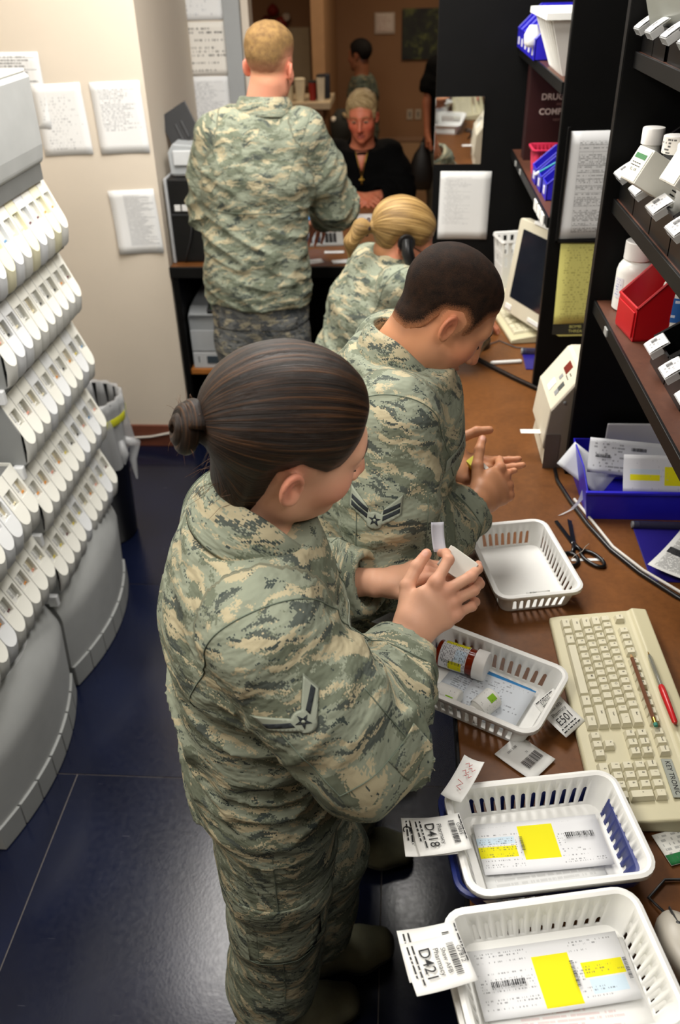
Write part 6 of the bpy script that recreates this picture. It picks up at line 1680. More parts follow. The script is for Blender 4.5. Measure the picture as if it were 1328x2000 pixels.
b = bottle('small white tablet bottle tipped cap down beside the lying bottle', bk(B2, .030, -.010, .0225), .0195, .064, (math.radians(104), 0, math.radians(-50)), .78, .26, group='small bottles in the middle basket')
wrap_label(b, .0195, .004, .040, -.6, 3.8, M_LBL)

# ---------------------------------------------------------------- keyboards and mice on the worktop
M_KB = plain('putty_plastic', '#c4bd9c', 0.5, var=0.02); M_KEY = plain('putty_key', '#cfc9ae', 0.5, var=0.02)
def big_keyboard(label, loc, rz, legends=True):
    k = thing('keyboard', label, 'keyboard', loc, rz)
    L, W = .492, .188
    def sec(x, i=0.0): return [(x, i, 0), (x, W - i, 0), (x, W - i, .040), (x, W - .030, .043), (x, W - .036, .036), (x, .022, .019), (x, i, .014)]
    G().loft([sec(.004, .003), sec(0.0), sec(L), sec(L - .004, .003)][1:3]).obj('keyboard_body', M_KB, k, bevel=.004, segs=3)
    sl = math.atan2(.017, .130)
    rows = [(.026, [1.5, 1, 1.5, 7, 1.5, 1, 1.5]), (.045, [2.25] + [1] * 10 + [2.75]), (.064, [1.75] + [1] * 11 + [2.25]), (.083, [1.5] + [1] * 12 + [1.5]), (.102, [1] * 13 + [2]), (.129, [1, -1, 1, 1, 1, 1, -.5, 1, 1, 1, 1, -.5, 1, 1, 1, 1])]
    leg = G(); cache = {}
    txt = [['Ctrl', '', 'Alt', '', 'Alt', '', 'Ctrl'], ['Shift'] + list('ZXCVBNM,./') + ['Shift'], ['Caps'] + list('ASDFGHJKL;\'') + ['Enter'], ['Tab'] + list('QWERTYUIOP[]') + ['\\'], list('`1234567890-=') + ['Back'], ['Esc'] + ['F%d' % i for i in range(1, 13)]]
    def key(x, y, u, t, uv=1.0):
        q = (round(u, 2), uv)
        if q not in cache:
            hw, hd = (u * .019 - .0012) / 2, (uv * .019 - .0012) / 2
            lo = [(-hw, -hd, 0), (hw, -hd, 0), (hw, hd, 0), (-hw, hd, 0)]; hi = [(-hw + .0028, -hd + .0035, .0095), (hw - .0028, -hd + .0035, .0095), (hw - .0028, hd - .0015, .0095), (-hw + .0028, hd - .0015, .0095)]
            mid = [(-hw + .0003, -hd + .0003, .002), (hw - .0003, -hd + .0003, .002), (hw - .0003, hd - .0003, .002), (-hw + .0003, hd - .0003, .002)]
            cache[q] = G().loft([lo, mid, hi]).mesh('key', M_KEY)
        o = link('key', cache[q], k); z = .0195 + (y - .022) * .128; o.location = (x, y, z); o.rotation_euler = (sl, 0, 0)
        if legends and t: put_text(leg, t, .0060 if len(t) == 1 else .0040, T(x, y, z, sl) @ T(-u * .002, .0025, .0098), bold=.01)
    x0 = .020
    for ri, (y, ks) in enumerate(rows):
        x = x0; ti = 0
        for u in ks:
            if u < 0: x += -u * .019; continue
            key(x + u * .0095, y, u, txt[ri][ti] if ti < len(txt[ri]) else ''); x += u * .019; ti += 1
    nx = x0 + 15 * .019 + .009
    for i, t in enumerate(('Print', 'Scroll', 'Pause')): key(nx + (i + .5) * .019, .129, 1, t)
    for r_, ts in ((.102, ('Ins', 'Home', 'PgUp')), (.083, ('Del', 'End', 'PgDn'))):
        for i, t in enumerate(ts): key(nx + (i + .5) * .019, r_, 1, t)
    key(nx + 1.5 * .019, .045, 1, '^')
    for i, t in enumerate(('<', 'v', '>')): key(nx + (i + .5) * .019, .026, 1, t)
    px = nx + 3 * .019 + .009
    for r_, ts in ((.102, ('Num', '/', '*', '-')), (.083, '789'), (.064, '456'), (.045, '123')):
        for i, t in enumerate(ts): key(px + (i + .5) * .019, r_, 1, t)
    key(px + 3.5 * .019, .0735, 1, '+', 2.0); key(px + 3.5 * .019, .0355, 1, 'Ent', 2.0); key(px + .019, .026, 2, '0'); key(px + 2.5 * .019, .026, 1, '.')
    if legends:
        lg = leg.obj('key_legends', plain('legend_ink', '#4a463c', .6), k); lg['kind'] = 'stuff'
    pl = G().box(px - .002, px + .074, .119, .136, .0, .0016).obj('badge', plain('grey_badge', '#9a9e94', .4), k); pl.location = (0, 0, .0355); pl.rotation_euler = (.0, 0, 0)
    tg = G(); put_text(tg, 'KEY TRONIC', .0115, T(px + .036, .1275, .0018), bold=.01); tg.obj('badge_lettering', INK, pl)
    return k
big_keyboard('beige full-size keyboard with a pencil and red pen lying on it', (.312, 1.348, CZ + .001), math.radians(-89.2))
big_keyboard('beige keyboard under the fingers in front of the far monitor', (.318, 3.300, CZ + .001), math.radians(-82), False)
def pencil_like(name, label, cat, a, b, r, segs):
    a, b = Vector(a), Vector(b); d = (b - a); L = d.length
    t = thing(name, label, cat, tuple(a)); t.rotation_mode = 'QUATERNION'; t.rotation_quaternion = Vector((0, 0, 1)).rotation_difference(d.normalized())
    for nm, prof, mat, n in segs: G().lathe([(rr_ * r, zz * L) for rr_, zz in prof], n).obj(nm, mat, t, smooth=40)
    return t
pencil_like('pencil', 'brown wooden pencil with eraser lying on the near keyboard', 'pencil', (.436, 1.205, .9525), (.441, 1.030, .9505), .0037, [
    ('graphite_tip', [(.02, 0), (.3, .015)], M_DGREY, 8), ('wood_point', [(.3, .015), (1, .07)], plain('bare_wood', '#b08a5a', .7), 8), ('pencil_shaft', [(1, .07), (1, .90)], plain('brown_lacquer', '#6e4630', .4), 6),
    ('ferrule', [(1.03, .90), (1.03, .965)], plain('brass_ferrule', '#b8974a', .3, 1.0), 12), ('eraser', [(1, .965), (1, .995), (.8, 1)], plain('green_eraser', '#3f8a78', .7), 12)])
pencil_like('ballpoint_pen', 'clear ballpoint pen with red cap and tail lying on the near keyboard', 'pen', (.468, 1.210, .9545), (.473, 1.035, .9535), .0042, [
    ('pen_point', [(.08, 0), (.45, .05)], plain('brass_point', '#b8902f', .3, 1.0), 10), ('pen_barrel', [(.5, .05), (1, .10), (1, .55)], NT('pen_barrel_plastic').set(Base_Color=rgb('#8a8a7c'), Roughness=.1, Alpha=.45), 10), ('ink_tube', [(.35, .06), (.35, .58)], M_DGREY, 8),
    ('red_cap', [(1.0, .50), (1.35, .52), (1.45, .60), (1.15, .98), (.7, 1)], plain('red_pen_plastic', '#c01e22', .3), 12)])
def mouse(label, loc, rz, mb, mt, s=1.0):
    m = thing('computer_mouse', label, 'mouse', loc, rz)
    g = G(); lo = []
    for k, (sc, z) in enumerate(((.94, .0), (1, .006), (1, .014), (.95, .024), (.80, .032), (.50, .037), (.15, .0385))):
        lo.append([(s * sc * .031 * math.cos(a) * (1 + .08 * math.sin(a)), s * (sc * .056 * math.sin(a) - (.004 if k > 3 else 0)), s * z) for a in np.linspace(0, 2 * math.pi, 28, endpoint=False)])
    g.loft(lo).obj('mouse_body', mb, m, smooth=True)
    G().box(-.0006, .0006, .012 * s, .052 * s, .030 * s, .0355 * s).obj('button_gap', M_DGREY, m)
    G().lathe([(.0075 * s, -.003), (.0085 * s, 0), (.0075 * s, .003)], 16, M=T(0, .026 * s, .0285 * s, 0, math.pi / 2, 0)).obj('scroll_wheel', M_DGREY, m, smooth=True)
    if mt is not None: lo2 = [[(x * 1.012, y * 1.0, z + .0005) for x, y, z in l] for l in lo[2:6]]; G().loft([[p for p in l if p[1] < .004] for l in lo2], caps=False, closed=False).obj('mouse_shell', mt, m, smooth=True)
    return m
mouse('beige mouse at the right of the nearest basket', (.398, .662, CZ), math.radians(14), plain('grey_beige_mouse', '#b3ada0', .4), None, 1.02)
tag(G().tube([(.385, .722, CZ + .008), (.37, .745, CZ + .004), (.40, .775, CZ + .004), (.47, .78, CZ + .004), (.55, .75, CZ + .004)], .0022, 6).obj('mouse_cable', M_DGREY, smooth=True), 'thin dark cable curving from the near beige mouse', 'cable')
mouse('black and silver mouse on the worktop in front of the far keyboard', (.262, 2.775, CZ), math.radians(-60), M_BLKPL, plain('silver_shell', '#8f9a98', .3))
tag(G().tube([(.305, 2.795, CZ + .006), (.35, 2.84, CZ + .003), (.40, 2.78, CZ + .003), (.50, 2.76, CZ + .003), (.62, 2.80, CZ + .003)], .002, 6).obj('mouse_cable', M_DGREY, smooth=True), 'thin dark cable trailing from the black and silver mouse', 'cable')
# monitors
def crt(label, loc, rz, w_, h_, tilt, mbody=M_BEIGE, lit=None):
    m = thing('monitor', label, 'monitor', loc, rz)
    o = G().loft([[(x, y, z) for x, z in rrect(w_, h_, .012)] for y in (0, .035)]).loft([[(x * k, y, z * k - (1 - k) * .03) for x, z in rrect(w_, h_, .012)] for y, k in ((.035, .98), (.16, .78), (.20, .70))]).obj('monitor_housing', mbody, m, bevel=.003); o.rotation_euler = (tilt, 0, 0); o.location = (0, 0, h_ / 2 + .055)
    s = G().add([(x, -.001, z + .012) for x, z in rrect(w_ - .07, h_ - .085, .004)], [tuple(range(24))]).obj('screen', plain('dark_glass_screen', '#191c24', .12), o)
    G().box(-w_ / 2 + .02, -w_ / 2 + .06, -.003, 0, -h_ / 2 + .012, -h_ / 2 + .030).obj('control_strip', M_WHITE, o, bevel=.001)
    G().box(.0, .07, -.003, 0, -h_ / 2 + .012, -h_ / 2 + .026).obj('brand_plate', M_WHITE, o, bevel=.001)
    G().box(-.08, .08, -.004, .03, h_ / 2 - .001, h_ / 2 + .010).obj('top_label_block', M_WHITE, o, bevel=.002)
    G().lathe([(.10, 0), (.10, .012), (.05, .022), (.045, .09)], 24, M=T(0, .25, 0)).obj('swivel_base', mbody, m, smooth=40)
    return m
crt('beige monitor with dark screen beside the middle divider', (.460, 2.865, CZ), math.radians(-66), .345, .320, -.14)
crt('beige monitor at the right edge beside the near keyboard', (.604, 1.215, CZ), math.radians(-88), .34, .32, -.10)
# far small basket with square holes
fb = G()
for s in range(4):
    for i in range(4):
        for j in range(3):
            w0, w1 = (.043, .058); h_ = .215
            def P(u, v, s=s): k = w0 + (w1 - w0) * v; return ((u * k, -k, v * h_), (k, u * k, v * h_), (-u * k, k, v * h_), (-k, -u * k, v * h_))[s]
            a, b = -1 + i * .5, -.5 + i * .5; c, d = (0, .50, .74, 1)[j], (.50, .74, 1, 1)[j]
            if j == 0: fb.add([P(a, c), P(b, c), P(b, d), P(a, d)], [(0, 1, 2, 3)]); continue
            ia, ib, ic, id_ = a + .13, b - .13, c + .03, d - .05
            fb.add([P(a, c), P(b, c), P(b, d), P(a, d), P(ia, ic), P(ib, ic), P(ib, id_), P(ia, id_)], [(0, 1, 5, 4), (1, 2, 6, 5), (2, 3, 7, 6), (3, 0, 4, 7)])
fb.add([(-.043, -.043, 0), (.043, -.043, 0), (.043, .043, 0), (-.043, .043, 0)], [(0, 1, 2, 3)])
fb.loft([[(x, y, z) for x, y in rrect(k, k, .01)] for k, z in ((.116, .214), (.124, .217), (.126, .207))], caps=False)
o = fb.obj('tall_basket', M_BASK, solid=.0025, offset=0); o.location = (.435, 3.37, CZ + .001); o.rotation_euler = (0, 0, .2); tag(o, 'tall narrow white basket with square holes behind the far monitor', 'basket')
# ---------------------------------------------------------------- worktop things
lm = thing('label_sealer', 'beige desktop machine with slanted panel and red display', 'machine', (.383, 1.972, CZ))
pr_ = [(0, .0), (.006, .045), (-.006, .06), (.004, .165), (.010, .172), (.068, .254), (.078, .258), (.17, .258), (.17, 0)]
G().loft([[(x, y, z) for x, z in pr_] for y in (.012, .215)]).obj('machine_body', plain('ivory_plastic', '#cfc8b4', .5, var=.03), lm, bevel=.004)
G().loft([[(x, y, z) for x, z in pr_] for y in (.0, .012)]).obj('side_cover', plain('ivory_side_shaded', '#8f877b', .55), lm, bevel=.002)  # side face in a darker ivory, its shade put into the colour
G().box(-.0015, .035, -.002, .0, .0, .10).obj('side_plate', plain('dark_taupe', '#6d665e', .55), lm)
G().lathe([(.004, 0), (.004, .002), (.001, .003)], 10, M=T(.035, -.001, .19, math.pi / 2)).lathe([(.004, 0), (.004, .002), (.001, .003)], 10, M=T(.07, -.001, .185, math.pi / 2)).obj('screw', M_GREY, lm)
sp_ = T(.010, .108, .172, 0, 0, 0) @ Matrix(((0, .577, -.817, 0), (1, 0, 0, 0), (0, .817, .577, 0), (0, 0, 0, 1)))
def on_panel(g, x0, x1, y0, y1, h=.0012): return g.box(x0, x1, y0, y1, .0002, h, M=sp_)
on_panel(G(), -.020, .022, .066, .092).obj('red_display', NT('red_display_glass').set(Base_Color=rgb('#5a1410'), Roughness=.15, Emission_Color=rgb('#a02010'), Emission_Strength=.15), lm)
on_panel(G(), -.012, .004, .044, .058).obj('button', M_GREY, lm); on_panel(G(), -.058, -.036, .030, .052).obj('key_pad', plain('slate_button', '#4a4e4c', .5), lm); on_panel(G(), -.060, -.038, .016, .030).obj('key_pad', M_GREY, lm)
on_panel(G(), -.008, .026, .004, .032, .0015).obj('paper_sticker', M_PAPER, lm)
g = G()
for i in range(5): on_panel(g, -.05 + .010 * (i % 3), -.045 + .010 * (i % 3), .064 + .012 * (i // 3), .067 + .012 * (i // 3))
g.obj('panel_print', M_DGREY, lm)
G().box(-.056, .004, .060, .082, .070, .0705).obj('paper_tongue', M_PAPER, lm)
# blue tray with papers
def hopper(L, W, H, mats, lip=.45, t=.003):
    """open-front hopper bin: front towards -x, width along y"""
    g = G(); h1 = H * lip; c = L * .30
    for y in (0, W): g.prism([(0, .0), (0, h1), (c, H), (L, H), (L, 0)], t, M=Matrix(((1, 0, 0, 0), (0, 0, 1, y - (t if y else 0)), (0, 1, 0, 0), (0, 0, 0, 1))))
    g.box(0, L, 0, W, 0, t); g.box(-.0005, t, 0, W, 0, h1); g.box(L - t, L, 0, W, 0, H)
    # rolled lip along the top edges
    for y in (.001, W - .001): g.tube([(0, y, h1), (c, y, H), (L, y, H)], t * .9, 5)
    g.tube([(0, 0, h1), (0, W, h1)], t * .9, 5)
    return g
bt_ = thing('blue_tray', 'large blue bin full of envelopes below the near shelf', 'tray', (.455, 1.735, CZ), math.radians(0))
g = G()
t = .004
g.box(0, .46, 0, .20, 0, t); g.loft([[(x, y, z) for x, z in ((-.012, .075), (0, 0), (.46, 0), (.472, .075))] for y in (-.004, 0)]); g.loft([[(x, y, z) for x, z in ((-.012, .110), (0, 0), (.46, 0), (.472, .110))] for y in (.196, .20)])
g.loft([[(-.012 * z / .11 * 1.0, y, z) for y, z in ((0, 0), (0, .075), (.06, .11), (.2, .11), (.2, 0))], [(t - .012 * z / .11, y, z) for y, z in ((0, 0), (0, .075), (.06, .11), (.2, .11), (.2, 0))]])
g.box(.456, .46, 0, .20, 0, .10); g.box(-.012, .472, -.010, .0, .071, .078)
g.obj('tray_shell', M_BLUEBIN, bt_, bevel=.0015)
tag(G().box(.515, .925, 1.905, 1.912, CZ + .012, CZ + .165).obj('ribbed_board', plain('ribbed_card', '#b9b9bd', .6, var=.04), bevel=.003), 'pale ribbed board standing behind the envelopes in the blue tray', 'board')
def standing(name, label, cat, w_, h_, mat, loc, rot, curl=.003, seed=0, group='envelopes in the blue tray'):
    o = sheet(name, w_, h_, mat, None, curl, thick=.0006, seed=seed, wave=.001); o.location = loc; o.rotation_euler = rot; return tag(o, label, cat, group)
o = standing('envelope', 'white printed envelope leaning left in the blue tray', 'envelope', .24, .085, doc_mat('doc_env1', '#cfd1d6', ink='#55565c', rows=11, cols=24, dens=.45, strength=.6, left=.05, right=.6, seed=61), (.585, 1.850, CZ + .098), (1.02, .10, .0), seed=1)
g = G(); put_barcode(g, .036, .008, T(-.085, .0, .0035), 21); put_barcode(g, .036, .008, T(.0, .022, .0035), 22); g.obj('barcode', INK, o)
o = standing('envelope', 'white envelope with two yellow patches in the blue tray', 'envelope', .27, .090, doc_mat('doc_env2', '#d3d4d8', ink='#8a8c92', rows=12, cols=30, dens=.35, strength=.35, seed=62, bands=((.06, .32, .32, .48, M_YEL), (.36, .56, .20, .70, M_YEL), (.06, .32, .50, .62, '#c3cfd8'))), (.675, 1.795, CZ + .088), (.98, .02, .0), seed=2)
standing('envelope', 'pale envelope poking out over the left end of the blue tray', 'envelope', .13, .070, plain('envelope_paper', '#c9cbcf', .8), (.470, 1.862, CZ + .062), (.80, .45, -.55), seed=3)
standing('envelope', 'plain white card at the front of the blue tray', 'envelope', .20, .06, plain('envelope_paper', '#c9cbcf', .8), (.66, 1.762, CZ + .034), (.75, .05, .0), seed=4)
tag(G().loft([[(x - .004 * 0, y, z + q) for q in (0, .0004)] + [(x + .012, y + .005, z + .0004), (x + .012, y + .005, z)] for x, y, z in ((.452, 1.800, CZ + .045), (.440, 1.780, CZ + .020), (.418, 1.760, CZ + .006), (.388, 1.740, CZ + .002))]).obj('paper_strip', M_PAPER), 'narrow white paper strip curling out of the blue tray', 'strip')
# scissors
sx = thing('scissors', 'black handled scissors open on the worktop by the empty basket', 'scissors', (.406, 1.622, CZ + .0045))
M_BLADE = plain('dark_steel', '#3a3d42', .25, .9)
G().prism([(-.004, -.004), (.005, .0), (-.022, .095), (-.030, .092)], .0022, z0=-.002).obj('blade', M_BLADE, sx)
G().prism([(-.005, .0), (.005, -.004), (.010, .09), (.001, .097)], .0022, z0=.0006).obj('blade', M_BLADE, sx)
def loop(cx, cy, rx, ry, a): return [(cx + rx * math.cos(t) * math.cos(a) - ry * math.sin(t) * math.sin(a), cy + rx * math.cos(t) * math.sin(a) + ry * math.sin(t) * math.cos(a), .001) for t in np.linspace(0, 2 * math.pi, 22, endpoint=False)]
G().tube(loop(-.018, -.062, .018, .024, .0), .0042, 8, closed=True).tube([(0, .0, .001), (-.004, -.022, .001), (-.010, -.040, .001)], .0045, 8).obj('handle', M_BLKPL, sx, smooth=True)
G().tube(loop(.032, -.058, .016, .034, .55), .0042, 8, closed=True).tube([(0, 0, .0015), (.006, -.016, .001), (.014, -.030, .001)], .0045, 8).obj('handle', M_BLKPL, sx, smooth=True)
G().lathe([(.005, -.003), (.005, .0035), (.003, .0045)], 14).obj('pivot_screw', plain('steel_screw', '#9a9da0', .3, 1.0), sx, smooth=30)
tag(G().box(-.036, .036, -.0045, .0045, 0, .0005, M=T(.428, 1.566, CZ + .0007, 0, 0, .05)).obj('label_strip', M_PAPER), 'short white label strip lying under the scissor handles', 'strip')
tag(G().tube([(.384, 1.545, CZ + .010), (.398, 1.566, CZ + .011), (.418, 1.582, CZ + .012), (.428, 1.60, CZ + .012), (.440, 1.618, CZ + .008)], .0008, 5).obj('twist_tie', plain('tan_tie', '#a39a8c', .6), smooth=True), 'thin tan twist tie lying across the scissors', 'tie')
# cables
cab = [(.412, 1.955, CZ + .006), (.410, 1.900, CZ + .005), (.428, 1.80, CZ + .005), (.452, 1.70, CZ + .005), (.485, 1.60, CZ + .005), (.53, 1.515, CZ + .005), (.585, 1.44, CZ + .005), (.66, 1.36, CZ + .005)]
tag(G().tube(cab, .0052, 8).obj('power_cable', M_BLKPL, smooth=True), 'thick black cable running along the worktop past the scissors', 'cable')
tag(G().tube([(x + .010 + .004 * math.sin(i * 2), y + .010, z + .001) for i, (x, y, z) in enumerate(cab[2:])], .0036, 8).obj('data_cable', plain('white_flex', '#cfc9c0', .5), smooth=True), 'white cable running beside the thick black cable', 'cable')
cc = []
A, B_, C_ = Vector((.215, 2.735, CZ + .012)), Vector((.325, 2.560, CZ + .008)), Vector((.46, 2.405, CZ + .008))
for i in range(420):
    t = i / 419; p = A.lerp(B_, t).lerp(B_.lerp(C_, t), t); d = (C_ - A).normalized(); n = Vector((-d.y, d.x, 0)); a = i * .95
    cc.append(tuple(p + n * .0062 * math.cos(a) + Vector((0, 0, 1)) * (.0062 * math.sin(a))))
tag(G().tube(cc, .0022, 5).obj('coiled_cord', M_BLKPL, smooth=True), 'black coiled telephone cord on the brown worktop', 'cord')
pencil_like('white_pen', 'white pen lying beside the dark blue folder on the far worktop', 'pen', (.296, 2.640, CZ + .0065), (.405, 2.655, CZ + .0065), .0062, [('pen_tip', [(.2, 0), (.5, .06)], plain('tan_tip', '#9a8458', .5), 10), ('pen_barrel', [(.6, .06), (1, .12), (1, .97), (.7, 1)], M_WHITE, 14)])
def clear_folder(label, x, y, L, W, rz, hgt=.010):
    f = thing('folder', label, 'folder', (x, y, CZ), rz)
    G().box(0, L, -W, 0, .0005, .004).obj('folder_cover', plain('indigo_vinyl', '#221a70', .35), f, bevel=.001)
    G().tube([(.0, .006, hgt), (L, .006, hgt)], hgt * .95, 12).obj('folder_spine', NT('smoky_spine').set(Base_Color=rgb('#34344c'), Roughness=.08, Alpha=.75), f, smooth=40)
    G().tube([(-.004, .006, hgt), (.012, .006, hgt)], hgt * .8, 12).obj('spine_end', M_GREY, f, smooth=40)
    return f
clear_folder('indigo folder with clear spine in front of the blue tray', .555, 1.690, .28, .20, -.03)
clear_folder('dark blue folder with clear spine beside the white pen', .415, 2.720, .16, .12, -.02, .012)
o = sheet('leaflet', .13, .17, doc_mat('doc_leaflet', '#d3d3d0', ink='#4a4a4c', rows=40, cols=30, dens=.55, strength=.7, seed=71, bands=((.06, .36, .46, .60, '#1c1c1e'),)), None, .010, thick=.0006); o.location = (.648, 1.545, CZ + .020); o.rotation_euler = (0, -.05, math.radians(-38))
tag(o, 'printed leaflet with a black block beside the right edge monitor', 'leaflet')
o = sheet('id_card', .085, .054, doc_mat('doc_card', '#d6d6cf', ink='#55585a', rows=7, cols=12, dens=.5, strength=.5, seed=72, bands=((0, 1, 0, .32, '#1f6a38'),)), None, 0, thick=.002); o.location = (.448, .838, CZ + .004); o.rotation_euler = (0, 0, math.radians(18)); tag(o, 'white card with a green stripe beside the near keyboard', 'card')
# papers at the waist of the nearest person and the clear bag below the worktop
o = sheet('prescription_sheet', .10, .13, doc_mat('doc_held', '#d2d2d6', ink='#7c7e86', rows=16, cols=20, dens=.4, strength=.5, seed=73), None, .006, thick=.0004); o.location = (.035, 1.315, CZ + .040); o.rotation_euler = (-.1, -.35, math.radians(-40)); tag(o, 'white sheet between the two standing people above the worktop edge', 'paper')
tag(G().loft([[(.06 + r1 * math.cos(a) * (1 + .12 * math.sin(5 * a + z * 30)), 1.20 + r1 * math.sin(a) * (1 + .12 * math.cos(4 * a)), z) for a in np.linspace(0, 2 * math.pi, 26, endpoint=False)] for r1, z in ((.05, .46), (.085, .50), (.09, .62), (.075, .74), (.04, .81), (.025, .858))]).obj('plastic_bag', NT('bag_film').set(Base_Color=(.5, .52, .55, 1), Roughness=.15, Alpha=.22), smooth=True), 'clear plastic bag hanging from the worktop edge', 'bag')

# ---------------------------------------------------------------- shelf things
M_BBIN = plain('black_bin_plastic', '#0b0b0c', .28, var=.1)
def labelled_bin(label, x, y, z, W, H, L, me_cache={}, group=None, lab_z=None, tilt=.62):
    k = (W, H, L)
    b = thing('black_bin', label, 'bin', (x, y, z), group=group)
    if k not in me_cache:
        me_cache[k] = hopper(L, W, H, None).mesh('bin_shell', M_BBIN)
        cw = W * .44
        Mh = T(-.012, W / 2, H * .45 + .004, 0, -tilt, 0)
        me_cache[(k, 'h')] = G().box(-.018, .022, -cw / 2 - .002, cw / 2 + .002, -.0012, .0, M=Mh).box(-.0185, -.0175, -cw / 2 - .002, cw / 2 + .002, -.013, 0, M=Mh).box(-.018, .006, -cw / 2 - .002, -cw / 2 - .001, -.013, 0, M=Mh).mesh('label_holder', M_CLEAR)
        g = G().grid(lambda u, v: (-.0165 + .037 * v, cw / 2 - cw * u, .0015 + .0012 * math.sin(math.pi * v)), 2, 3); g.v = [tuple(Mh @ Vector(p)) for p in g.v]
        me_cache[(k, 'l')] = g.mesh('bin_label', doc_mat('doc_binlabel', '#dedede', ink='#4a4a4e', rows=6, cols=9, dens=.5, strength=.6, left=.28, right=.95, top=.1, bottom=.15, seed=81))
        g = G(); put_barcode(g, cw * .30, .012, Mh @ T(.001, cw * .22, .0030, 0, 0, -math.pi / 2), 31); me_cache[(k, 'b')] = g.mesh('barcode', INK)
    link('bin_shell', me_cache[k], b)
    h = link('label_holder', me_cache[(k, 'h')], b); l = link('bin_label', me_cache[(k, 'l')], h); link('barcode', me_cache[(k, 'b')], b)
    return b
UPL = ['black bin with a white label at the far end of the upper near shelf', 'second black bin from the divider on the upper near shelf', 'black bin below the carton with the recycling mark on the upper near shelf', 'black bin with a crooked label on the upper near shelf', 'black bin cut by the photo edge on the upper near shelf']
for i, y in enumerate((1.935, 1.797, 1.659, 1.521, 1.383)):
    labelled_bin(UPL[i], .466, y - .133, 1.5905, .132, .150, .38, group='black bins on the upper near shelf')
for i, y in enumerate((1.935, 1.845, 1.735, 1.625)):
    labelled_bin(('black bin next to the divider on the top near shelf', 'black bin with a folded label, second on the top near shelf', 'third black bin from the divider on the top near shelf', 'fourth black bin from the divider on the top near shelf')[i], .466, y - .090, 1.8705, .086, .11, .36, group='black bins on the top near shelf')
for i, y in enumerate((1.590, 1.480, 1.372)):
    labelled_bin(('black bin beside the red bin on the lower near shelf', 'middle labelled black bin on the lower near shelf', 'black bin cut by the photo edge on the lower near shelf')[i], .490, y - .106, 1.3655, .104, .12, .34, group='black bins on the lower near shelf')
bottle('big white pill bottle standing by the divider on the near shelf', (.515, 1.888, 1.3655), .040, .150, capr=.74, caph=.25, group='white bottles on the near shelf')
o = [x for x in bpy.data.objects if x.get('label', '').startswith('big white pill')][0]; wrap_label(o, .040, .03, .075, 3.3, 3.9, doc_mat('doc_bigbottle', '#dcdce0', ink='#6a78b0', rows=8, cols=6, dens=.5, strength=.6, left=.05, right=.95, seed=82))
bottle('white pill bottle behind the red bin', (.628, 1.845, 1.3655), .038, .150, capr=.74, caph=.25, group='white bottles on the near shelf')
bottle('white pill bottle half hidden by the upper shelf edge behind the red bin', (.72, 1.82, 1.3655), .038, .145, capr=.78, caph=.25, group='white bottles on the near shelf')
rb = thing('red_bin', 'bright red hopper bin on the near shelf', 'bin', (.478, 1.690, 1.3655), .12)
hopper(.28, .105, .150, None, .46, .0035).obj('bin_shell', plain('red_bin_plastic', '#b8141c', .35), rb)
G().box(-.004, -.001, .006, .099, .006, .060).obj('front_panel', plain('red_bin_plastic', '#b8141c', .35), rb, bevel=.001)
for lbl, x, y, R_, H in (('white bottle with blue label standing in the red bin', .565, 1.728, .034, .150), ('small white capped bottle behind the blue labelled one in the red bin', .625, 1.765, .024, .150)):
    b = bottle(lbl, (x, y, 1.3695), R_, H, capr=.62, caph=.20, group='bottles in the red bin')
    if 'blue' in lbl and 'small' not in lbl: wrap_label(b, R_, .035, .085, 2.4, 5.2, doc_mat('doc_bluelabel', '#2f62a8', ink='#dfe4ee', rows=5, cols=6, dens=.5, strength=.8, left=.1, right=.9, seed=83))
tag(G().box(.66, .72, 1.395, 1.45, 1.3695, 1.46).obj('orange_carton', plain('orange_card', '#c98a1e', .5), bevel=.002), 'orange carton inside the middle labelled black bin', 'carton')
def carton(label, loc, rot, s, panel=False, mark=False):
    c = thing('medicine_carton', label, 'carton', loc, rot=rot); a, b, h = s
    G().box(0, a, -b / 2, b / 2, 0, h).obj('carton_body', plain('white_card', '#dcdbd2', .6), c, bevel=.0015)
    G().box(-.0015, .0, -b / 2 + .003, b / 2 - .003, .002, h - .003).obj('end_flap', plain('white_card2', '#e4e3d6', .6), c, bevel=.0006)
    if panel:
        G().box(-.0022, -.0015, -b * .34, b * .34, h * .66, h * .80).obj('green_band', plain('green_print', '#1f6a30', .6), c)
        g = G(); put_text(g, 'XL, XR', .008, Matrix(((0, 0, -1, -.0019), (-1, 0, 0, 0), (0, 1, 0, h * .34), (0, 0, 0, 1)))); put_lines(g, -b * .3, b * .3, h * .52, 2, .005, Matrix(((0, 0, -1, -.0019), (-1, 0, 0, 0), (0, 1, 0, 0), (0, 0, 0, 1))), 3); g.obj('end_print', INK, c)
    if mark:
        g = G(); MM = Matrix(((1, 0, 0, 0), (0, 0, -1, -b / 2 - .0004), (0, 1, 0, 0), (0, 0, 0, 1)))
        for k in range(3):
            q = k * 2.094; R3 = T(a * .30, h * .60, 0, 0, 0, q)
            g.add([(-.006, .0052, 0), (.002, .0052, 0), (.002, .0085, 0), (-.004, .0085, 0)], [(0, 1, 2, 3)], 0, MM @ R3); g.add([(.002, .0035, 0), (.0068, .0068, 0), (.002, .0102, 0)], [(0, 1, 2)], 0, MM @ R3)
        put_lines(g, a * .46, a * .86, h * .62, 4, .0075, MM, 5); g.obj('side_print', INK, c)
    return c
carton('white carton with green band and recycling mark on the upper shelf bins', (.408, 1.655, 1.690), (0, .52, .22), (.16, .058, .062), True, True)
carton('plain white carton beside the one with the green band', (.440, 1.520, 1.715), (0, .50, .18), (.15, .060, .058))
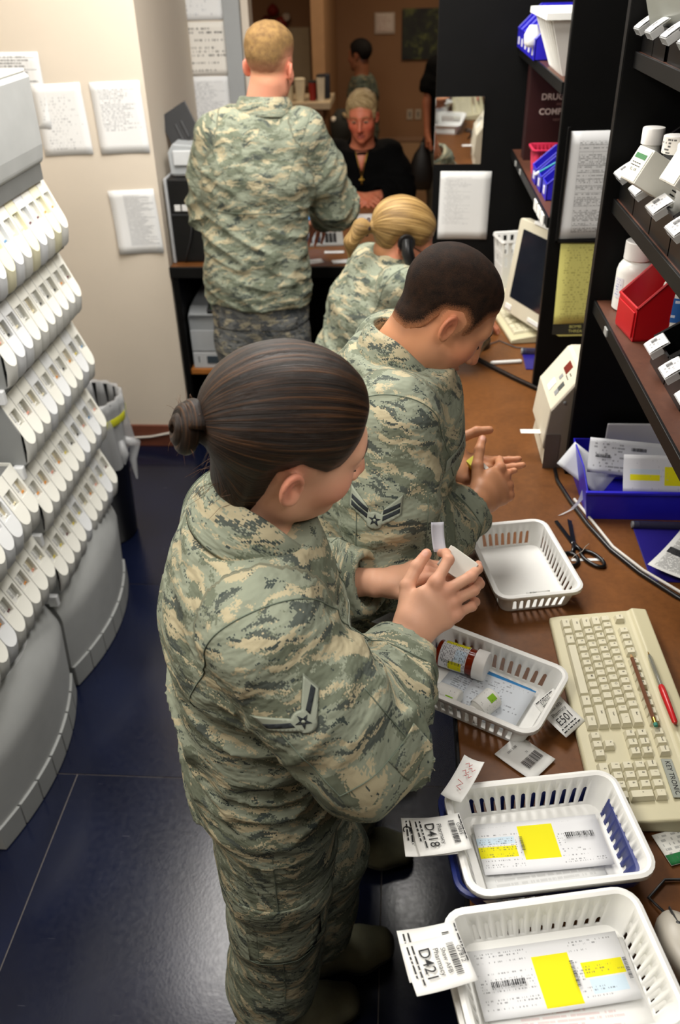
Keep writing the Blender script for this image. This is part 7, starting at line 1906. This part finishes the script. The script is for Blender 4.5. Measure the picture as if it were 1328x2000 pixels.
for lbl, x, y, z, R_ in (('white capped bottle sunk in the far bin of the upper near shelf', .498, 1.862, 1.5945, .022), ('dark bottle with a striped paper cap in the upper shelf bins', .500, 1.712, 1.605, .022), ('white capped bottle at the photo edge behind the striped cap', .510, 1.66, 1.600, .020)):
    b = bottle(lbl, (x, y, z), R_, .150, capr=.98, caph=.20, mat=M_DGREY if 'striped paper' in lbl else None, group='bottle tops in the upper bins')
    if 'striped paper' in lbl:
        wrap_label(b, R_ * 1.0, .121, .149, 2.2, 5.6, doc_mat('doc_cap', '#dcd8d2', ink='#2a2a2c', rows=5, cols=9, dens=.5, strength=.85, left=.0, right=1, top=.02, bottom=.02, seed=85), 'cap_wrap')
# odds and ends in the top bins
tag(G().loft([[(.49 + r1 * math.cos(a), 1.875 + r1 * .8 * math.sin(a) + .008 * math.sin(z * 60), z) for a in np.linspace(0, 2 * math.pi, 10, endpoint=False)] for r1, z in ((.006, 1.885), (.016, 1.91), (.010, 1.935), (.017, 1.96), (.012, 1.99))]).obj('glove_packet', plain('cream_film', '#c9c2ae', .3), smooth=True), 'crumpled cream packet in the top near shelf bin', 'packet')
bp = thing('blister_pack', 'silver blister pack standing across the top near shelf bins', 'pack', (.452, 1.868, 1.948), rot=(.35, -.03, -1.33))
G().box(0, .20, -.002, .002, -.03, .03).obj('foil_card', plain('silver_foil', '#b9bdb9', .3, .6), bp, bevel=.001)
for i in range(4): G().lathe([(.009, 0), (.008, .004), (.004, .006), (.0005, .0065)], 12, M=T(.03 + .03 * i, .002, .004, -math.pi / 2)).obj('blister', plain('rose_blister', '#a08078', .3), bp, smooth=True)
carton('white carton at the top right of the near shelves', (.505, 1.50, 1.925), (0, .10, -.4), (.12, .07, .09))
# far bay
for i, y in enumerate((3.395, 3.300, 3.205, 3.110, 3.015)):
    b = thing('blue_bin', ('blue hopper bin at the far end of the far top shelf', 'second blue hopper bin from the far end of the far top shelf', 'middle blue hopper bin of the far top shelf', 'fourth blue hopper bin of the far top shelf', 'blue hopper bin holding a white packet next to the white bin')[i], 'bin', (.405, y, 1.7505), group='blue bins on the far top shelf')
    if i == 0: _hb = hopper(.24, .092, .130, None).mesh('bin_shell', M_BLUEBIN); _hl = G().box(-.002, -.0005, .034, .056, .012, .034).mesh('bin_label', M_PAPER)
    link('bin_shell', _hb, b); link('bin_label', _hl, b)
tag(G().loft([[(.40 + r1 * math.cos(a), 3.055 + r1 * math.sin(a), z) for a in np.linspace(0, 2 * math.pi, 12, endpoint=False)] for r1, z in ((.015, 1.785), (.026, 1.795), (.026, 1.820), (.012, 1.845))]).obj('white_packet', M_WHITE, smooth=50), 'white packet with green print in the nearest blue bin of the far top shelf', 'packet')
wb = thing('white_bin', 'large white ribbed bin on the far top shelf', 'bin', (.405, 2.62, 1.7505))
G().loft([[(x, y, z) for x, y, z in ((a0, b0, z), (a1, b0, z), (a1, b1, z), (a0, b1, z))] for a0, a1, b0, b1, z in ((.03, .26, .02, .26, 0), (-.02, .30, -.02, .30, .150))], caps=False).add([(.03, .02, 0), (.26, .02, 0), (.26, .26, 0), (.03, .26, 0)], [(0, 1, 2, 3)]).obj('bin_shell', M_WHITE, wb, solid=.003)
G().loft([[(x * 1, y, z) for x, y in ((-.02 - e, -.02 - e), (.30 + e, -.02 - e), (.30 + e, .30 + e), (-.02 - e, .30 + e))] for e, z in ((0, .148), (.012, .150), (.012, .136))], caps=False).obj('bin_rim', M_WHITE, wb, solid=.003)
for k in range(7):
    f = (k + .5) / 7
    G().tube([(.0285 , .02 + .24 * f, .004), (-.020, -.02 + .32 * f, .136)], .0035, 5).obj('rib', M_WHITE, wb)
bo = thing('reference_book', 'dark maroon reference binder with white capitals on the far shelf', 'book', (.440, 3.30, 1.4055), .02)
M_MAR = plain('maroon_cover', '#2a0c0c', .45, var=.1)
G().box(0, .24, -.004, .0, 0, .300).box(0, .24, .055, .059, 0, .300).box(-.004, .0, -.004, .059, 0, .300).obj('binder_cover', M_MAR, bo, bevel=.001)
G().box(.002, .23, .002, .053, .005, .290).obj('page_block', M_PAPER, bo)
MB_ = Matrix(((1, 0, 0, 0), (0, 0, -1, -.0046), (0, 1, 0, 0), (0, 0, 0, 1)))
g = G(); put_text(g, 'DRUG FACTS', .028, MB_ @ T(.040, .205, 0), align='LEFT', bold=.02); g.obj('cover_lettering', plain('pale_lettering', '#b9a7a0', .6), bo); g = G(); put_text(g, 'COMPARISONS', .028, MB_ @ T(.036, .158, 0), align='LEFT', bold=.02); g.obj('cover_lettering', plain('pale_lettering', '#b9a7a0', .6), bo)
g = G(); put_text(g, 'AND', .010, MB_ @ T(.105, .182, 0)); put_text(g, 'NEW', .011, MB_ @ T(.100, .132, 0)); g.obj('small_lettering', plain('dull_lettering', '#86605a', .6), bo)
pk_ = thing('pink_basket', 'small pink slotted basket in front of the maroon binder', 'basket', (.500, 3.07, 1.4065))
_pk = basket_geo(.13, .11, .085, 8, 6, .9, .012, (.006, .004), .5, .82).obj('basket_shell', plain('pink_plastic', '#c83050', .4), pk_, solid=.002); weld(_pk.data)
for i, (x, y, lb) in enumerate(((.430, 2.905, 'blue hopper bin with white label in front of the pink basket'), (.432, 2.800, 'blue hopper bin holding a teal stick on the far lower shelf'), (.435, 2.700, 'third blue hopper bin, nearest the middle divider, on the far lower shelf'))):
    b = thing('blue_bin', lb, 'bin', (x, y, 1.4055), group='blue bins on the far lower shelf')
    if i == 0: _hb2 = hopper(.22, .085, .105, None).mesh('bin_shell', M_BLUEBIN)
    link('bin_shell', _hb2, b); link('bin_label', _hl, b)
pencil_like('teal_stick', 'thin teal stick leaning out of the far blue bin', 'stick', (.420, 2.86, 1.448), (.52, 2.81, 1.520), .003, [('white_tip', [(1.6, 0), (1.6, .12)], M_WHITE, 8), ('stick_shaft', [(1, .12), (1, 1)], plain('teal_plastic', '#2e9aa8', .4), 8)])
tag(G().box(.55, .565, 2.985, 3.005, 1.409, 1.52).obj('narrow_carton', plain('tan_card', '#a89a7c', .6), bevel=.001), 'narrow tan carton between the blue bin and the pink basket', 'carton')
# telephone handset held at the ear
hs = thing('telephone_handset', 'black telephone handset held to the ear of the seated person', 'telephone', tuple(O4['head'].w((.098, .02, -.035))))
Hd = O4['head']; rel = lambda p: tuple(Hd.w(p) - Hd.w((.098, .02, -.035)))
G().tube([rel((.092, -.020, .012)), rel((.112, -.008, -.012)), rel((.118, .030, -.045)), rel((.108, .065, -.075)), rel((.080, .088, -.090))], [.020, .019, .016, .018, .022], 10).obj('handset_body', M_BLKPL, hs, smooth=50)
G().lathe([(.026, -.010), (.028, 0), (.022, .006)], 18, M=Matrix.Translation(rel((.091, -.018, .006))) @ Vector((0, 0, 1)).rotation_difference(Vector(Hd.R @ np.array((-1, 0, 0)))).to_matrix().to_4x4()).obj('earpiece', M_BLKPL, hs, smooth=50)
# carton and leaflet in the hands of the nearest person, carton of the crew-cut person
hc = thing('medicine_carton', 'white carton held between the fingers of the nearest person', 'carton', (.104, 1.150, 1.190), rot=(.75, .35, -.55))
G().box(-.028, .028, -.020, .020, -.009, .009).obj('carton_body', plain('white_card', '#dcdbd2', .6), hc, bevel=.001)
G().box(-.024, .024, .0202, .021, -.006, .006).obj('carton_flap', plain('white_card2', '#e4e3d6', .6), hc)
o = sheet('folded_leaflet', .024, .050, NT('thin_leaflet').set(Base_Color=rgb('#c9c9d2'), Roughness=.6, Alpha=.75), None, .006, thick=.0003); o.location = (.070, 1.190, 1.218); o.rotation_euler = (.9, .2, .4); tag(o, 'thin leaflet fluttering above the carton of the nearest person', 'leaflet')
mc = thing('medicine_carton', 'small white and yellow carton in the hands of the crew-cut person', 'carton', (.178, 1.590, 1.118), rot=(.5, .25, -.95))
G().box(-.030, .030, -.012, .012, -.012, .012).obj('carton_body', plain('white_card', '#dcdbd2', .6), mc, bevel=.001)
G().box(-.030, -.002, -.0126, .0126, -.0126, .0126).obj('yellow_label', plain('yellow_label', '#d8d018', .5), mc)
G().box(.030, .0308, -.011, .011, -.011, .011).obj('dark_end', plain('grey_end', '#4a4a4c', .5), mc)
g = G(); put_barcode(g, .012, .006, T(.012, .002, .0124), 41); g.obj('barcode', INK, mc)
# stool under the seated person
st = thing('task_stool', 'dark stool under the seated person with the telephone', 'stool', (-.14, 2.69, 0))
G().lathe([(.02, .60), (.19, .605), (.20, .63), (.19, .655), (.02, .66)], 28).obj('seat', plain('dark_vinyl', '#141416', .5), st, smooth=40)
G().lathe([(.025, .06), (.025, .60)], 14).obj('post', M_GREY, st, smooth=40)
for k in range(5): G().tube([(0, 0, .07), (.26 * math.cos(k * 1.2566), .26 * math.sin(k * 1.2566), .045)], [.022, .014], 8).obj('leg', M_BLKPL, st, smooth=40)
for k in range(5): G().lathe([(.018, -.012), (.022, 0), (.018, .012)], 12, M=T(.26 * math.cos(k * 1.2566), .26 * math.sin(k * 1.2566), .0225, math.pi / 2, 0, k)).obj('caster', M_BLKPL, st, smooth=True)
# chair of the seated person in black
ch = thing('visitor_chair', 'dark chair behind the desk under the person in black', 'chair', (-.19, 5.08, 0))
G().box(-.23, .23, -.24, .22, .43, .48).obj('seat', plain('dark_vinyl', '#141416', .5), ch, bevel=.015)
G().box(-.22, .22, .23, .27, .52, .88).obj('backrest', plain('dark_vinyl', '#141416', .5), ch, bevel=.015)
for sx_ in (-1, 1):
    G().tube([(sx_ * .22, .20, 0), (sx_ * .22, .22, .45), (sx_ * .21, .25, .85)], .012, 8).obj('leg', M_GREY, ch, smooth=True)
    G().tube([(sx_ * .22, -.22, 0), (sx_ * .22, -.22, .44)], .012, 8).obj('leg', M_GREY, ch, smooth=True)
